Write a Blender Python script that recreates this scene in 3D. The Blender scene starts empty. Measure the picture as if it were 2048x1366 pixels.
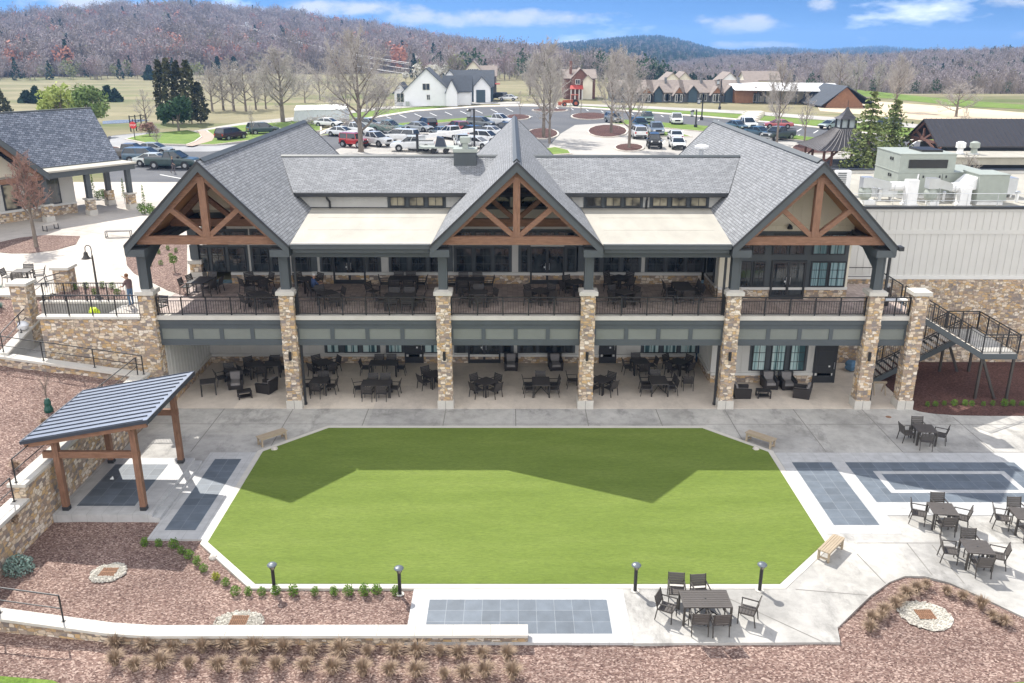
import bpy, math, random
from mathutils import Vector, Matrix, Euler
R_ = math.radians
sc = bpy.context.scene
COL = sc.collection
rnd = random.Random(7)

# ---------------------------------------------------------------- camera (solved from the photograph)
CX, CY, CZ = -.117, -42.005, 18.107
YAW, PITCH, ROLL, FPX = R_(.102), R_(18.897), R_(.084), 1739.21
sy, cy = math.sin(YAW), math.cos(YAW); sp, cp = math.sin(PITCH), math.cos(PITCH)
CF = Vector((sy*cp, cy*cp, -sp)); CR0 = Vector((cy, -sy, 0)); CU0 = CR0.cross(CF)
CRt = CR0*math.cos(ROLL) + CU0*math.sin(ROLL); CUp = CU0*math.cos(ROLL) - CR0*math.sin(ROLL)
CAMP = Vector((CX, CY, CZ))
def ray(x, y): return CF + CRt*((x-1024)/FPX) - CUp*((y-683)/FPX)
def G(x, y, z=0.0):
    d = ray(x, y); return CAMP + d*((z-CZ)/d.z)
def V(x, y, Y=0.0):
    d = ray(x, y); return CAMP + d*((Y-CY)/d.y)
def VX(x, Y, z):          # world X of picture column x at depth Y and height z
    k = (Vector((0, Y, z))-CAMP)
    # solve (k + X*ex) . (CRt - t*CF) = 0
    t = (x-1024)/FPX; n = CRt - CF*t
    return CX - ((k.y)*n.y + (k.z)*n.z)/n.x
cam = bpy.data.cameras.new('camera'); co = bpy.data.objects.new('camera', cam); COL.objects.link(co)
cam.sensor_width = 36; cam.lens = FPX/2048*36; cam.clip_end = 20000; cam.clip_start = .5
m3 = Matrix((CRt, CUp, -CF)).transposed()
co.matrix_world = Matrix.Translation(CAMP) @ m3.to_4x4()
sc.camera = co

# ---------------------------------------------------------------- mesh builder
class MB:
    def __init__(s): s.v=[]; s.f=[]; s.m=[]; s.uv={}
    def face(s, pts, m=0, uv=None):
        n=len(s.v); s.v += [tuple(p) for p in pts]; s.f.append(tuple(range(n, n+len(pts)))); s.m.append(m)
        if uv: s.uv[len(s.f)-1]=uv
        return s
    def hull(s, a, b, m=0, ma=None, mb=None, caps=True):   # loft between two equal loops
        n=len(s.v); k=len(a); s.v += [tuple(p) for p in a]+[tuple(p) for p in b]
        for i in range(k):
            j=(i+1)%k; s.f.append((n+i,n+j,n+k+j,n+k+i)); s.m.append(m)
        if caps:
            s.f.append(tuple(n+k-1-i for i in range(k))); s.m.append(m if ma is None else ma)
            s.f.append(tuple(n+k+i for i in range(k))); s.m.append(m if mb is None else mb)
        return s
    def box(s, x0,y0,z0,x1,y1,z1, m=0, mt=None):
        if x1<x0: x0,x1=x1,x0
        if y1<y0: y0,y1=y1,y0
        if z1<z0: z0,z1=z1,z0
        return s.hull([(x0,y0,z0),(x1,y0,z0),(x1,y1,z0),(x0,y1,z0)],[(x0,y0,z1),(x1,y0,z1),(x1,y1,z1),(x0,y1,z1)],m,mb=mt)
    def beam(s, p, q, w, h, m=0, up=(0,0,1)):
        p=Vector(p); q=Vector(q); d=(q-p).normalized(); u=Vector(up)
        if abs(d.dot(u))>.98: u=Vector((0,1,0))
        r=d.cross(u).normalized(); u=r.cross(d)
        c=[(-w/2,-h/2),(w/2,-h/2),(w/2,h/2),(-w/2,h/2)]
        return s.hull([p+r*a+u*b for a,b in c],[q+r*a+u*b for a,b in c],m)
    def tube(s, p, q, r, r2=None, n=8, m=0, caps=True):
        p=Vector(p); q=Vector(q); d=(q-p)
        if d.length<1e-6: return s
        d.normalize(); u=Vector((0,0,1)) if abs(d.z)<.9 else Vector((1,0,0))
        a=d.cross(u).normalized(); b=a.cross(d); r2=r if r2 is None else r2
        cs=[(math.cos(2*math.pi*i/n),math.sin(2*math.pi*i/n)) for i in range(n)]
        return s.hull([p+a*(r*x)+b*(r*y) for x,y in cs],[q+a*(r2*x)+b*(r2*y) for x,y in cs],m,caps=caps)
    def path(s, pts, r, n=6, m=0):
        for i in range(len(pts)-1): s.tube(pts[i],pts[i+1],r,n=n,m=m)
        return s
    def prism(s, poly, a, b, plane='xy', m=0, mt=None):
        f={'xy':lambda u,v,w:(u,v,w),'xz':lambda u,v,w:(u,w,v),'yz':lambda u,v,w:(w,u,v)}[plane]
        return s.hull([f(u,v,a) for u,v in poly],[f(u,v,b) for u,v in poly],m,mb=mt)
    def lathe(s, prof, n=12, c=(0,0,0), m=0):
        loops=[[(c[0]+r*math.cos(2*math.pi*i/n),c[1]+r*math.sin(2*math.pi*i/n),c[2]+z) for i in range(n)] for r,z in prof]
        for i in range(len(loops)-1): s.hull(loops[i],loops[i+1],m,caps=False)
        s.face(loops[0][::-1],m); s.face(loops[-1],m); return s
    def ball(s, c, r, n=10, m=0, sz=1):
        prof=[(max(.001,r*math.sin(math.pi*i/6)),-r*sz*math.cos(math.pi*i/6)) for i in range(7)]
        return s.lathe(prof,n,c,m)
    def leaf(s, p, size, rng, m=0, up=.3):
        a=Vector((rng.gauss(0,1),rng.gauss(0,1),rng.gauss(0,1)+up)).normalized()
        t=a.cross(Vector((rng.random()-.5,rng.random()-.5,rng.random()-.5))).normalized(); b=a.cross(t)
        p=Vector(p); return s.face([p-t*size,p-b*size*.6,p+t*size,p+b*size*.6],m)
    def build(s, name, mats, parent=None, smooth=False, world=True, merge=False):
        me=bpy.data.meshes.new(name); me.from_pydata(s.v,[],s.f)
        if not isinstance(mats,(list,tuple)): mats=[mats]
        for x in mats: me.materials.append(x)
        me.polygons.foreach_set('material_index', s.m)
        if s.uv:
            ul=me.uv_layers.new(name='UVMap')
            for pi,uv in s.uv.items():
                for li,c in zip(me.polygons[pi].loop_indices,uv): ul.data[li].uv=c
        if smooth: me.polygons.foreach_set('use_smooth',[True]*len(s.f))
        if merge:
            import bmesh
            bm=bmesh.new(); bm.from_mesh(me); bmesh.ops.remove_doubles(bm,verts=bm.verts,dist=1e-4)
            bmesh.ops.recalc_face_normals(bm,faces=bm.faces); bm.to_mesh(me); bm.free()
        o=bpy.data.objects.new(name,me); COL.objects.link(o)
        if parent is not None:
            o.parent=parent
            if world: o.matrix_parent_inverse=wmat(parent).inverted()
        return o
def wmat(o):
    m=Matrix.Translation(o.location)@o.rotation_euler.to_matrix().to_4x4()@Matrix.Diagonal(o.scale).to_4x4()
    return (wmat(o.parent)@o.matrix_parent_inverse@m) if o.parent else m
def tag(o, label, cat, group=None):
    o['label']=label; o['category']=cat; o['kind']='thing'
    if group: o['group']=group
    return o
def thing(name, label, cat, loc=(0,0,0), rz=0, group=None):
    o=bpy.data.objects.new(name,None); o.empty_display_size=.2; COL.objects.link(o)
    o.location=loc; o.rotation_euler=(0,0,rz); return tag(o,label,cat,group)
def struct(o): o['kind']='structure'; return o
def kids(o): return [c for c in bpy.data.objects if c.parent==o]
KIDS={}
def proto_cache(o):
    KIDS[o.name]=[(c,[(g,[]) for g in kids(c)]) for c in kids(o)]
def dup(o, loc, rz=0, label=None, group=None, scale=None, cat=None):
    if o.name not in KIDS: proto_cache(o)
    r=o.copy(); COL.objects.link(r); r.location=loc; r.rotation_euler=(0,0,rz)
    if scale: r.scale=(scale,)*3 if not isinstance(scale,(tuple,list)) else scale
    if label: r['label']=label
    if group: r['group']=group
    if cat: r['category']=cat
    for c,gs in KIDS[o.name]:
        c2=c.copy(); COL.objects.link(c2); c2.parent=r
        for g,_ in gs:
            g2=g.copy(); COL.objects.link(g2); g2.parent=c2
    return r
class Proto:            # first use moves the source itself, later uses copy it
    def __init__(s,o): s.o=o; s.used=False; proto_cache(o)
    def put(s, loc, rz, label, group=None, scale=None):
        if not s.used:
            s.used=True; o=s.o; o.location=loc; o.rotation_euler=(0,0,rz); o['label']=label
            if group: o['group']=group
            if scale: o.scale=(scale,)*3 if not isinstance(scale,(tuple,list)) else scale
            return o
        return dup(s.o,loc,rz,label,group,scale or 1)

# ---------------------------------------------------------------- materials
def _new(name):
    m=bpy.data.materials.new(name); m.use_nodes=True; nt=m.node_tree
    return m,nt,nt.nodes['Principled BSDF'],nt.links
def _ramp(nt, stops, interp='LINEAR'):
    r=nt.nodes.new('ShaderNodeValToRGB'); e=r.color_ramp.elements; r.color_ramp.interpolation=interp
    while len(e)<len(stops): e.new(.5)
    for i,(p,c) in enumerate(stops): e[i].position=p; e[i].color=(*c,1)
    return r
def _coord(nt, scale=(1,1,1), kind='Object', rot=(0,0,0)):
    t=nt.nodes.new('ShaderNodeTexCoord'); m=nt.nodes.new('ShaderNodeMapping')
    m.inputs['Scale'].default_value=scale; m.inputs['Rotation'].default_value=rot
    nt.links.new(t.outputs[kind],m.inputs['Vector']); return m.outputs['Vector']
def _noise(nt, vec, scale, detail=4, rough=.55):
    n=nt.nodes.new('ShaderNodeTexNoise'); n.inputs['Scale'].default_value=scale; n.inputs['Detail'].default_value=detail
    n.inputs['Roughness'].default_value=rough; nt.links.new(vec,n.inputs['Vector']); return n
def _bump(nt, bsdf, h, strength=.3, dist=.02):
    b=nt.nodes.new('ShaderNodeBump'); b.inputs['Strength'].default_value=strength; b.inputs['Distance'].default_value=dist
    nt.links.new(h,b.inputs['Height']); nt.links.new(b.outputs['Normal'],bsdf.inputs['Normal'])
def _mix(nt, fac, a, b, blend='MIX'):
    m=nt.nodes.new('ShaderNodeMix'); m.data_type='RGBA'; m.blend_type=blend
    for s,val in ((0,fac),(6,a),(7,b)):
        if hasattr(val,'is_output') or hasattr(val,'links'): nt.links.new(val,m.inputs[s])
        elif s==0: m.inputs[0].default_value=val
        else: m.inputs[s].default_value=(*val,1)
    return m.outputs[2]
def nm(name, col, var=.15, scale=3, rough=.75, bump=0, bscale=40, metal=0, mapping=(1,1,1), fine=.0, spec=None):
    m,nt,b,l=_new(name); v=_coord(nt,mapping); n=_noise(nt,v,scale)
    lo=tuple(c*(1-var) for c in col); hi=tuple(min(1,c*(1+var)) for c in col)
    r=_ramp(nt,[(.3,lo),(.7,hi)]); l.new(n.outputs['Fac'],r.inputs[0]); out=r.outputs[0]
    if fine:
        n2=_noise(nt,v,bscale,2); r2=_ramp(nt,[(.3,(1-fine,)*3),(.7,(1+fine,)*3)]); l.new(n2.outputs['Fac'],r2.inputs[0])
        out=_mix(nt,1.0,out,r2.outputs[0],'MULTIPLY')
    l.new(out,b.inputs['Base Color']); b.inputs['Roughness'].default_value=rough; b.inputs['Metallic'].default_value=metal
    if spec is not None: b.inputs['Specular IOR Level'].default_value=spec
    if bump:
        n3=_noise(nt,v,bscale,3); _bump(nt,b,n3.outputs['Fac'],bump)
    return m
def stone_mat(name, scale=(4.1,4.1,7.2), cols=None, mortar=(.33,.27,.205)):
    m,nt,b,l=_new(name); v=_coord(nt,scale)
    ns=_noise(nt,v,1.3,2); mx=nt.nodes.new('ShaderNodeVectorMath'); mx.operation='SCALE'; mx.inputs['Scale'].default_value=.25
    l.new(ns.outputs['Color'],mx.inputs[0]); ad=nt.nodes.new('ShaderNodeVectorMath'); l.new(v,ad.inputs[0]); l.new(mx.outputs[0],ad.inputs[1]); v2=ad.outputs[0]
    f=[]
    for ft in ('F1','F2'):
        x=nt.nodes.new('ShaderNodeTexVoronoi'); x.feature=ft; x.distance='CHEBYCHEV'; x.inputs['Scale'].default_value=1; x.inputs['Randomness'].default_value=.82
        l.new(v2,x.inputs['Vector']); f.append(x)
    sub=nt.nodes.new('ShaderNodeMath'); sub.operation='SUBTRACT'; l.new(f[1].outputs['Distance'],sub.inputs[0]); l.new(f[0].outputs['Distance'],sub.inputs[1])
    sep=nt.nodes.new('ShaderNodeSeparateColor'); l.new(f[0].outputs['Color'],sep.inputs[0])
    cols=cols or [(0.502, 0.346, 0.191), (0.651, 0.518, 0.36), (0.335, 0.254, 0.196), (0.725, 0.614, 0.477), (0.577, 0.394, 0.201), (0.26, 0.221, 0.201), (0.614, 0.499, 0.382), (0.502, 0.355, 0.233), (0.763, 0.672, 0.562), (0.428, 0.336, 0.27)]
    r=_ramp(nt,[(i/len(cols),c) for i,c in enumerate(cols)],'CONSTANT'); l.new(sep.outputs[0],r.inputs[0])
    n2=_noise(nt,v,7,3); r2=_ramp(nt,[(.25,(.75,)*3),(.75,(1.2,)*3)]); l.new(n2.outputs['Fac'],r2.inputs[0])
    c=_mix(nt,1.0,r.outputs[0],r2.outputs[0],'MULTIPLY')
    rm=_ramp(nt,[(.03,(0,0,0)),(.10,(1,1,1))]); l.new(sub.outputs[0],rm.inputs[0])
    l.new(_mix(nt,rm.outputs[0],mortar,c),b.inputs['Base Color']); b.inputs['Roughness'].default_value=.9
    _bump(nt,b,rm.outputs[0],.7,.03); return m
def shingle_mat(name, c1, c2, mortar, bw=.32, rh=.15, ms=.012):
    m,nt,b,l=_new(name); v=_coord(nt,(1,1,1),'UV')
    br=nt.nodes.new('ShaderNodeTexBrick'); br.inputs['Scale'].default_value=1
    br.inputs['Brick Width'].default_value=bw; br.inputs['Row Height'].default_value=rh; br.inputs['Mortar Size'].default_value=ms
    br.inputs['Color1'].default_value=(*c1,1); br.inputs['Color2'].default_value=(*c2,1); br.inputs['Mortar'].default_value=(*mortar,1)
    br.inputs['Bias'].default_value=0; br.offset=.37; br.inputs['Mortar Smooth'].default_value=.3
    l.new(v,br.inputs['Vector'])
    n=_noise(nt,v,.5,3); r=_ramp(nt,[(.3,(.93,)*3),(.7,(1.05,)*3)]); l.new(n.outputs['Fac'],r.inputs[0])
    n2=_noise(nt,_coord(nt,(1.6,7,1),'UV'),1,2); r2=_ramp(nt,[(.35,(.90,)*3),(.65,(1.08,)*3)]); l.new(n2.outputs['Fac'],r2.inputs[0])
    c=_mix(nt,1.0,br.outputs['Color'],r.outputs[0],'MULTIPLY'); c=_mix(nt,1.0,c,r2.outputs[0],'MULTIPLY')
    l.new(c,b.inputs['Base Color']); b.inputs['Roughness'].default_value=.9; b.inputs['Specular IOR Level'].default_value=.25
    _bump(nt,b,br.outputs['Fac'],-.5,.02); return m
def tile_mat(name, col, mortar, size=.6096, var=.12, rough=.6, ms=.012, off=(0,0)):
    m,nt,b,l=_new(name); t=nt.nodes.new('ShaderNodeTexCoord'); mp=nt.nodes.new('ShaderNodeMapping'); l.new(t.outputs['Object'],mp.inputs['Vector'])
    mp.inputs['Location'].default_value=(-off[0],-off[1],0); v=mp.outputs['Vector']
    br=nt.nodes.new('ShaderNodeTexBrick'); br.inputs['Scale'].default_value=1; br.offset=0
    br.inputs['Brick Width'].default_value=size; br.inputs['Row Height'].default_value=size; br.inputs['Mortar Size'].default_value=ms
    br.inputs['Color1'].default_value=(*[c*(1-var) for c in col],1); br.inputs['Color2'].default_value=(*[c*(1+var) for c in col],1); br.inputs['Mortar'].default_value=(*mortar,1)
    l.new(v,br.inputs['Vector']); n=_noise(nt,v,2.2,4); r=_ramp(nt,[(.3,(.86,)*3),(.7,(1.1,)*3)]); l.new(n.outputs['Fac'],r.inputs[0])
    l.new(_mix(nt,1.0,br.outputs['Color'],r.outputs[0],'MULTIPLY'),b.inputs['Base Color']); b.inputs['Roughness'].default_value=rough; return m
def chips_mat(name, cols, scale=16, bump=.8):
    m,nt,b,l=_new(name); v=_coord(nt)
    ns=_noise(nt,v,5,2); sc_=nt.nodes.new('ShaderNodeVectorMath'); sc_.operation='SCALE'; sc_.inputs['Scale'].default_value=.14; l.new(ns.outputs['Color'],sc_.inputs[0])
    ad=nt.nodes.new('ShaderNodeVectorMath'); l.new(v,ad.inputs[0]); l.new(sc_.outputs[0],ad.inputs[1])
    mp=nt.nodes.new('ShaderNodeMapping'); mp.inputs['Scale'].default_value=(1,1.7,1); mp.inputs['Rotation'].default_value=(0,0,.6); l.new(ad.outputs[0],mp.inputs['Vector'])
    x=nt.nodes.new('ShaderNodeTexVoronoi'); x.inputs['Scale'].default_value=scale; l.new(mp.outputs[0],x.inputs['Vector'])
    sep=nt.nodes.new('ShaderNodeSeparateColor'); l.new(x.outputs['Color'],sep.inputs[0])
    r=_ramp(nt,[(i/(len(cols)-1),c) for i,c in enumerate(cols)]); l.new(sep.outputs[0],r.inputs[0])
    n=_noise(nt,v,.35,4); r2=_ramp(nt,[(.3,(.78,.76,.76)),(.7,(1.16,1.14,1.12))]); l.new(n.outputs['Fac'],r2.inputs[0])
    l.new(_mix(nt,1.0,r.outputs[0],r2.outputs[0],'MULTIPLY'),b.inputs['Base Color']); b.inputs['Roughness'].default_value=.95; b.inputs['Specular IOR Level'].default_value=.15
    _bump(nt,b,sep.outputs[1],bump,.05); return m
def multi_mat(name, stops, scale, detail=6, rough=.9, bump=0, bscale=20, mapping=(1,1,1), fine=None, fscale=30):
    m,nt,b,l=_new(name); v=_coord(nt,mapping); n=_noise(nt,v,scale,detail,.6); r=_ramp(nt,stops); l.new(n.outputs['Fac'],r.inputs[0]); out=r.outputs[0]
    if fine:
        n2=_noise(nt,v,fscale,3,.7); r2=_ramp(nt,[(.3,(1-fine,)*3),(.7,(1+fine,)*3)]); l.new(n2.outputs['Fac'],r2.inputs[0]); out=_mix(nt,1.0,out,r2.outputs[0],'MULTIPLY')
    l.new(out,b.inputs['Base Color']); b.inputs['Roughness'].default_value=rough; b.inputs['Specular IOR Level'].default_value=.2
    if bump:
        n3=_noise(nt,v,bscale,3); _bump(nt,b,n3.outputs['Fac'],bump,.03)
    return m
def plain(name, col, rough=.5, metal=0, spec=.5, coat=0):
    m,nt,b,l=_new(name); n=_noise(nt,_coord(nt),2.5,2); r=_ramp(nt,[(.3,tuple(c*.94 for c in col)),(.7,tuple(min(1,c*1.06) for c in col))]); l.new(n.outputs['Fac'],r.inputs[0]); l.new(r.outputs[0],b.inputs['Base Color'])
    b.inputs['Roughness'].default_value=rough; b.inputs['Metallic'].default_value=metal; b.inputs['Specular IOR Level'].default_value=spec
    if coat: b.inputs['Coat Weight'].default_value=coat; b.inputs['Coat Roughness'].default_value=.05
    return m
def wood_mat(name, c1, c2, axis=(1,1,1), rough=.65):
    m,nt,b,l=_new(name); v=_coord(nt,axis); n=_noise(nt,v,2.2,6,.7); r=_ramp(nt,[(.3,c1),(.7,c2)]); l.new(n.outputs['Fac'],r.inputs[0]); l.new(r.outputs[0],b.inputs['Base Color'])
    b.inputs['Roughness'].default_value=rough; b.inputs['Specular IOR Level'].default_value=.3; return m
M={}
M['stone']=stone_mat('ledge_stone')
M['cream']=nm('cream_siding',(.56,.55,.515),.04,.8,.7)
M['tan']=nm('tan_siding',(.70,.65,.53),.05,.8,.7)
M['white_trim']=nm('white_trim',(.64,.63,.60),.04,1,.6)
M['cap']=nm('cast_stone_cap',(.52,.495,.445),.06,2,.8,fine=.05)
M['grey']=nm('charcoal_paint',(.066,.077,.083),.07,1,.55)
M['panel']=nm('grey_panel',(.165,.178,.16),.05,1.5,.6)
M['dark']=plain('dark_bronze_trim',(.028,.030,.033),.45)
M['black']=plain('black_metal',(.018,.018,.019),.45)
M['timber']=wood_mat('stained_timber',(.15,.078,.048),(.28,.155,.10),(6,6,1.2))
M['timber_h']=wood_mat('stained_beam',(.15,.078,.048),(.27,.15,.095),(1,6,6))
M['soffit']=wood_mat('wood_soffit',(.34,.165,.065),(.46,.24,.10),(1,.3,1))
M['shingle']=shingle_mat('grey_shingles',(.20,.207,.217),(.285,.293,.305),(.095,.10,.108),.30,.145,.015)
M['shingle2']=shingle_mat('blue_grey_shingles',(.13,.15,.185),(.28,.305,.355),(.05,.055,.07),.34,.17,.02)
M['membrane']=nm('roof_membrane',(.375,.355,.305),.12,.9,.8,fine=.04,mapping=(1,.35,1))
M['glass']=multi_mat('dark_glass',[(.40,(.008,.011,.014)),(.62,(.045,.055,.06))],1.3,3,.05,mapping=(1.4,1,.5))
M['glass'].node_tree.nodes['Principled BSDF'].inputs['Specular IOR Level'].default_value=.9
M['glass_lit']=multi_mat('glass_with_blinds',[(.40,(.05,.10,.11)),(.47,(.34,.50,.50)),(.58,(.52,.64,.62))],1.1,1,.15,mapping=(5,.1,.1))
M['glass_warm']=multi_mat('glass_warm_room',[(.4,(.03,.03,.03)),(.6,(.40,.36,.26))],.9,2,.1)
M['glass_curtain']=multi_mat('glass_with_curtains',[(.4,(.10,.18,.20)),(.6,(.30,.42,.44))],2,1,.15,mapping=(8,.1,.05))
M['concrete']=None
def concrete(name, col, stain=.14):
    m,nt,b,l=_new(name); v=_coord(nt)
    n=_noise(nt,v,.28,6,.62); r=_ramp(nt,[(.32,tuple(c*(1-stain) for c in col)),(.52,col),(.72,tuple(min(1,c*(1+stain*.55)) for c in col))]); l.new(n.outputs['Fac'],r.inputs[0])
    n1=_noise(nt,v,1.7,5,.7); r1=_ramp(nt,[(.34,(1-stain*.6,)*3),(.6,(1.03,)*3)]); l.new(n1.outputs['Fac'],r1.inputs[0])
    n2=_noise(nt,v,60,2); r2=_ramp(nt,[(.3,(.95,)*3),(.7,(1.04,)*3)]); l.new(n2.outputs['Fac'],r2.inputs[0])
    c=_mix(nt,1.0,r.outputs[0],r1.outputs[0],'MULTIPLY'); c=_mix(nt,1.0,c,r2.outputs[0],'MULTIPLY')
    br=nt.nodes.new('ShaderNodeTexBrick'); br.offset=0; br.inputs['Scale'].default_value=1; br.inputs['Brick Width'].default_value=3.66; br.inputs['Row Height'].default_value=3.2; br.inputs['Mortar Size'].default_value=0; br.inputs['Color1'].default_value=(.90,.90,.91,1); br.inputs['Color2'].default_value=(1.05,1.045,1.03,1); l.new(v,br.inputs['Vector'])
    c=_mix(nt,1.0,c,br.outputs['Color'],'MULTIPLY')
    n4=_noise(nt,_coord(nt,(1,.45,1),'Object',(0,0,.5)),.55,7,.75); r4=_ramp(nt,[(.36,(1-stain*1.1,)*3),(.47,(1,)*3),(.62,(1,)*3),(.72,(1+stain*.8,)*3)]); l.new(n4.outputs['Fac'],r4.inputs[0]); c=_mix(nt,1.0,c,r4.outputs[0],'MULTIPLY')
    l.new(c,b.inputs['Base Color']); b.inputs['Roughness'].default_value=.85; b.inputs['Specular IOR Level'].default_value=.3; return m
M['concrete']=concrete('patio_concrete',(.43,.418,.392),.30)
M['concrete_in']=concrete('terrace_concrete',(.62,.55,.47),.14)
M['plaza']=concrete('plaza_concrete',(.52,.475,.42),.14)
M['joint']=plain('joint_line',(.20,.19,.175),.9)
M['wtile']=tile_mat('white_porcelain_tile',(.46,.46,.455),(.33,.33,.32),var=.03,ms=.008)
M['stile']=tile_mat('slate_blue_tile',(.112,.135,.162),(.20,.225,.25),var=.14,ms=.010,off=(12.752,-6.173))
M['turf']=multi_mat('artificial_turf',[(.30,(.110,.155,.028)),(.5,(.128,.176,.034)),(.70,(.147,.194,.042))],.5,5,.95,.35,60,fine=.2,fscale=14,mapping=(.35,1.6,1))
M['paver']=tile_mat('brown_deck_paver',(.42,.34,.30),(.27,.22,.20),size=.3,var=.18,rough=.8,ms=.01)
M['mulch']=chips_mat('red_brown_mulch',[(.075,.045,.04),(.215,.145,.12),(.145,.092,.08),(.44,.34,.29),(.27,.185,.155),(.11,.068,.06),(.33,.25,.21)],16,1.0)
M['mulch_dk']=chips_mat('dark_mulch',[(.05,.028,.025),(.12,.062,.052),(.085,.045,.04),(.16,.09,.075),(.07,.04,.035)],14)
M['grass']=multi_mat('lawn_grass',[(.3,(.10,.17,.028)),(.7,(.18,.24,.055))],.5,6,.95,fine=.3,fscale=8)
M['field']=multi_mat('dry_field_grass',[(.34,(.115,.135,.05)),(.44,(.19,.175,.095)),(.56,(.255,.225,.135)),(.68,(.14,.155,.06))],.017,7,.95,fine=.18,fscale=.5,mapping=(.8,2.4,1))
M['asphalt']=multi_mat('asphalt',[(.3,(.088,.091,.099)),(.7,(.125,.127,.133))],.15,6,.9,fine=.12,fscale=10)
M['asphalt_lt']=multi_mat('worn_pale_asphalt',[(.3,(.34,.325,.30)),(.7,(.44,.42,.385))],.12,6,.9,fine=.08,fscale=6)
M['road']=multi_mat('grey_road',[(.3,(.26,.26,.265)),(.7,(.35,.35,.35))],.2,5,.9,fine=.1,fscale=6)
M['kerb']=nm('concrete_kerb',(.55,.50,.43),.1,1,.85)
M['paint_white']=nm('white_road_paint',(.75,.75,.72),.08,2,.7)
M['gravel']=chips_mat('white_river_gravel',[(.34,.33,.28),(.62,.60,.54),(.48,.46,.40),(.70,.68,.62)],20,.9)
M['rust']=nm('rusty_iron',(.235,.125,.07),.3,12,.8)
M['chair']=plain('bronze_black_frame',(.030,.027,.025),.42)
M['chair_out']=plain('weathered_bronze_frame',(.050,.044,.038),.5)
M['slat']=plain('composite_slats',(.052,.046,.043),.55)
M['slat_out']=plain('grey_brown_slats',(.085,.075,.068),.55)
M['wicker']=nm('black_brown_wicker',(.022,.018,.017),.3,40,.6)
M['cushion']=nm('grey_cushion',(.24,.225,.22),.08,8,.9)
M['benchwood']=wood_mat('weathered_bench_wood',(.30,.24,.17),(.42,.345,.25),(1,6,6))
M['roofmetal']=plain('blue_grey_standing_seam',(.23,.26,.32),.38,.55)
M['seam']=plain('dark_seam',(.05,.06,.08),.4,.3)
M['darkmetal']=plain('dark_bronze_roof_metal',(.058,.054,.057),.45,.3)
M['greymetal']=plain('grey_green_unit',(.33,.36,.32),.5)
M['galv']=plain('galvanised_duct',(.62,.64,.66),.3,.7)
M['whitemetal']=plain('white_metal',(.78,.78,.77),.5)
M['yellow']=plain('safety_yellow',(.70,.48,.05),.5)
M['skin']=plain('skin',(.42,.24,.16),.6)
M['green_bag']=plain('green_watering_bag',(.008,.07,.05),.45)
M['rock']=nm('pale_rock',(.50,.46,.41),.2,9,.9,.6,14)
# ================================================================= CLUBHOUSE
club=thing('clubhouse','two storey clubhouse with three timber gables and stone pillars around a covered deck','building',(0,6,0))
DZ=4.9
C1,C2,C3,C4,C5,C6,C7=-18.45,-11.415,-3.51,3.805,11.14,18.31,20.55
def column(x, z0=0, post=True):
    b=MB(); w=.357; b.box(x-w,0,z0+.46,x+w,.714,6.17); rg=random.Random(int(x*10)+99)
    for k in range(110):   # stones standing a little proud of the face and at the corners
        h_,l_,pr=rg.uniform(.09,.2),rg.uniform(.14,.34),rg.uniform(.008,.03); z=rg.uniform(z0+.47,6.16-h_); q=k%3
        if q==0: xx=rg.choice([x-w-pr*.8,x+w-l_+pr*.8,rg.uniform(x-w,x+w-l_)]); b.box(xx,-pr,z,xx+l_,.05,z+h_)
        else:
            yy=rg.uniform(0,.714-l_); s_=1 if q==1 else -1; b.box(x+s_*(w-.05),yy,z,x+s_*(w+pr),yy+l_,z+h_)
    st=b.build('stone_pillar',M['stone'],club)
    c=MB(); e=.06
    c.box(x-w-e,-e,z0,x+w+e,.714+e,z0+.46)
    c.box(x-.012,-e-.004,z0,x+.012,-e-.001,z0+.46,1); c.build('pillar_base',[M['cap'],M['joint']],st)
    c=MB(); e=.11; c.box(x-w-e,-e,6.17,x+w+e,.714+e,6.36)
    c.hull([(x-w-e,-e,6.36),(x+w+e,-e,6.36),(x+w+e,.714+e,6.36),(x-w-e,.714+e,6.36)],[(x-.24,.11,6.43),(x+.24,.11,6.43),(x+.24,.6,6.43),(x-.24,.6,6.43)]); c.build('pillar_cap',M['cap'],st)
    if post:
        p=MB(); p.box(x-.225,.13,6.43,x+.225,.585,8.75)
        for s in (-1,1):   # raised edges of the boxed post
            p.box(x+s*.185-.038,.112,6.5,x+s*.185+.038,.1295,8.2)
        p.box(x-.24,.11,8.2,x+.24,.605,8.34); p.build('porch_post',M['grey'],club)
    if x not in (C1,C7):
        l=MB(); l.box(x-.055,-.10,2.75,x+.055,-.002,3.15); l.tube((x,-.07,2.72),(x,-.07,3.18),.075,n=10); l.build('wall_sconce',M['black'],st)
for x in (C1,C2,C3,C4,C5,C6): column(x)
column(C7,post=False)
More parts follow.
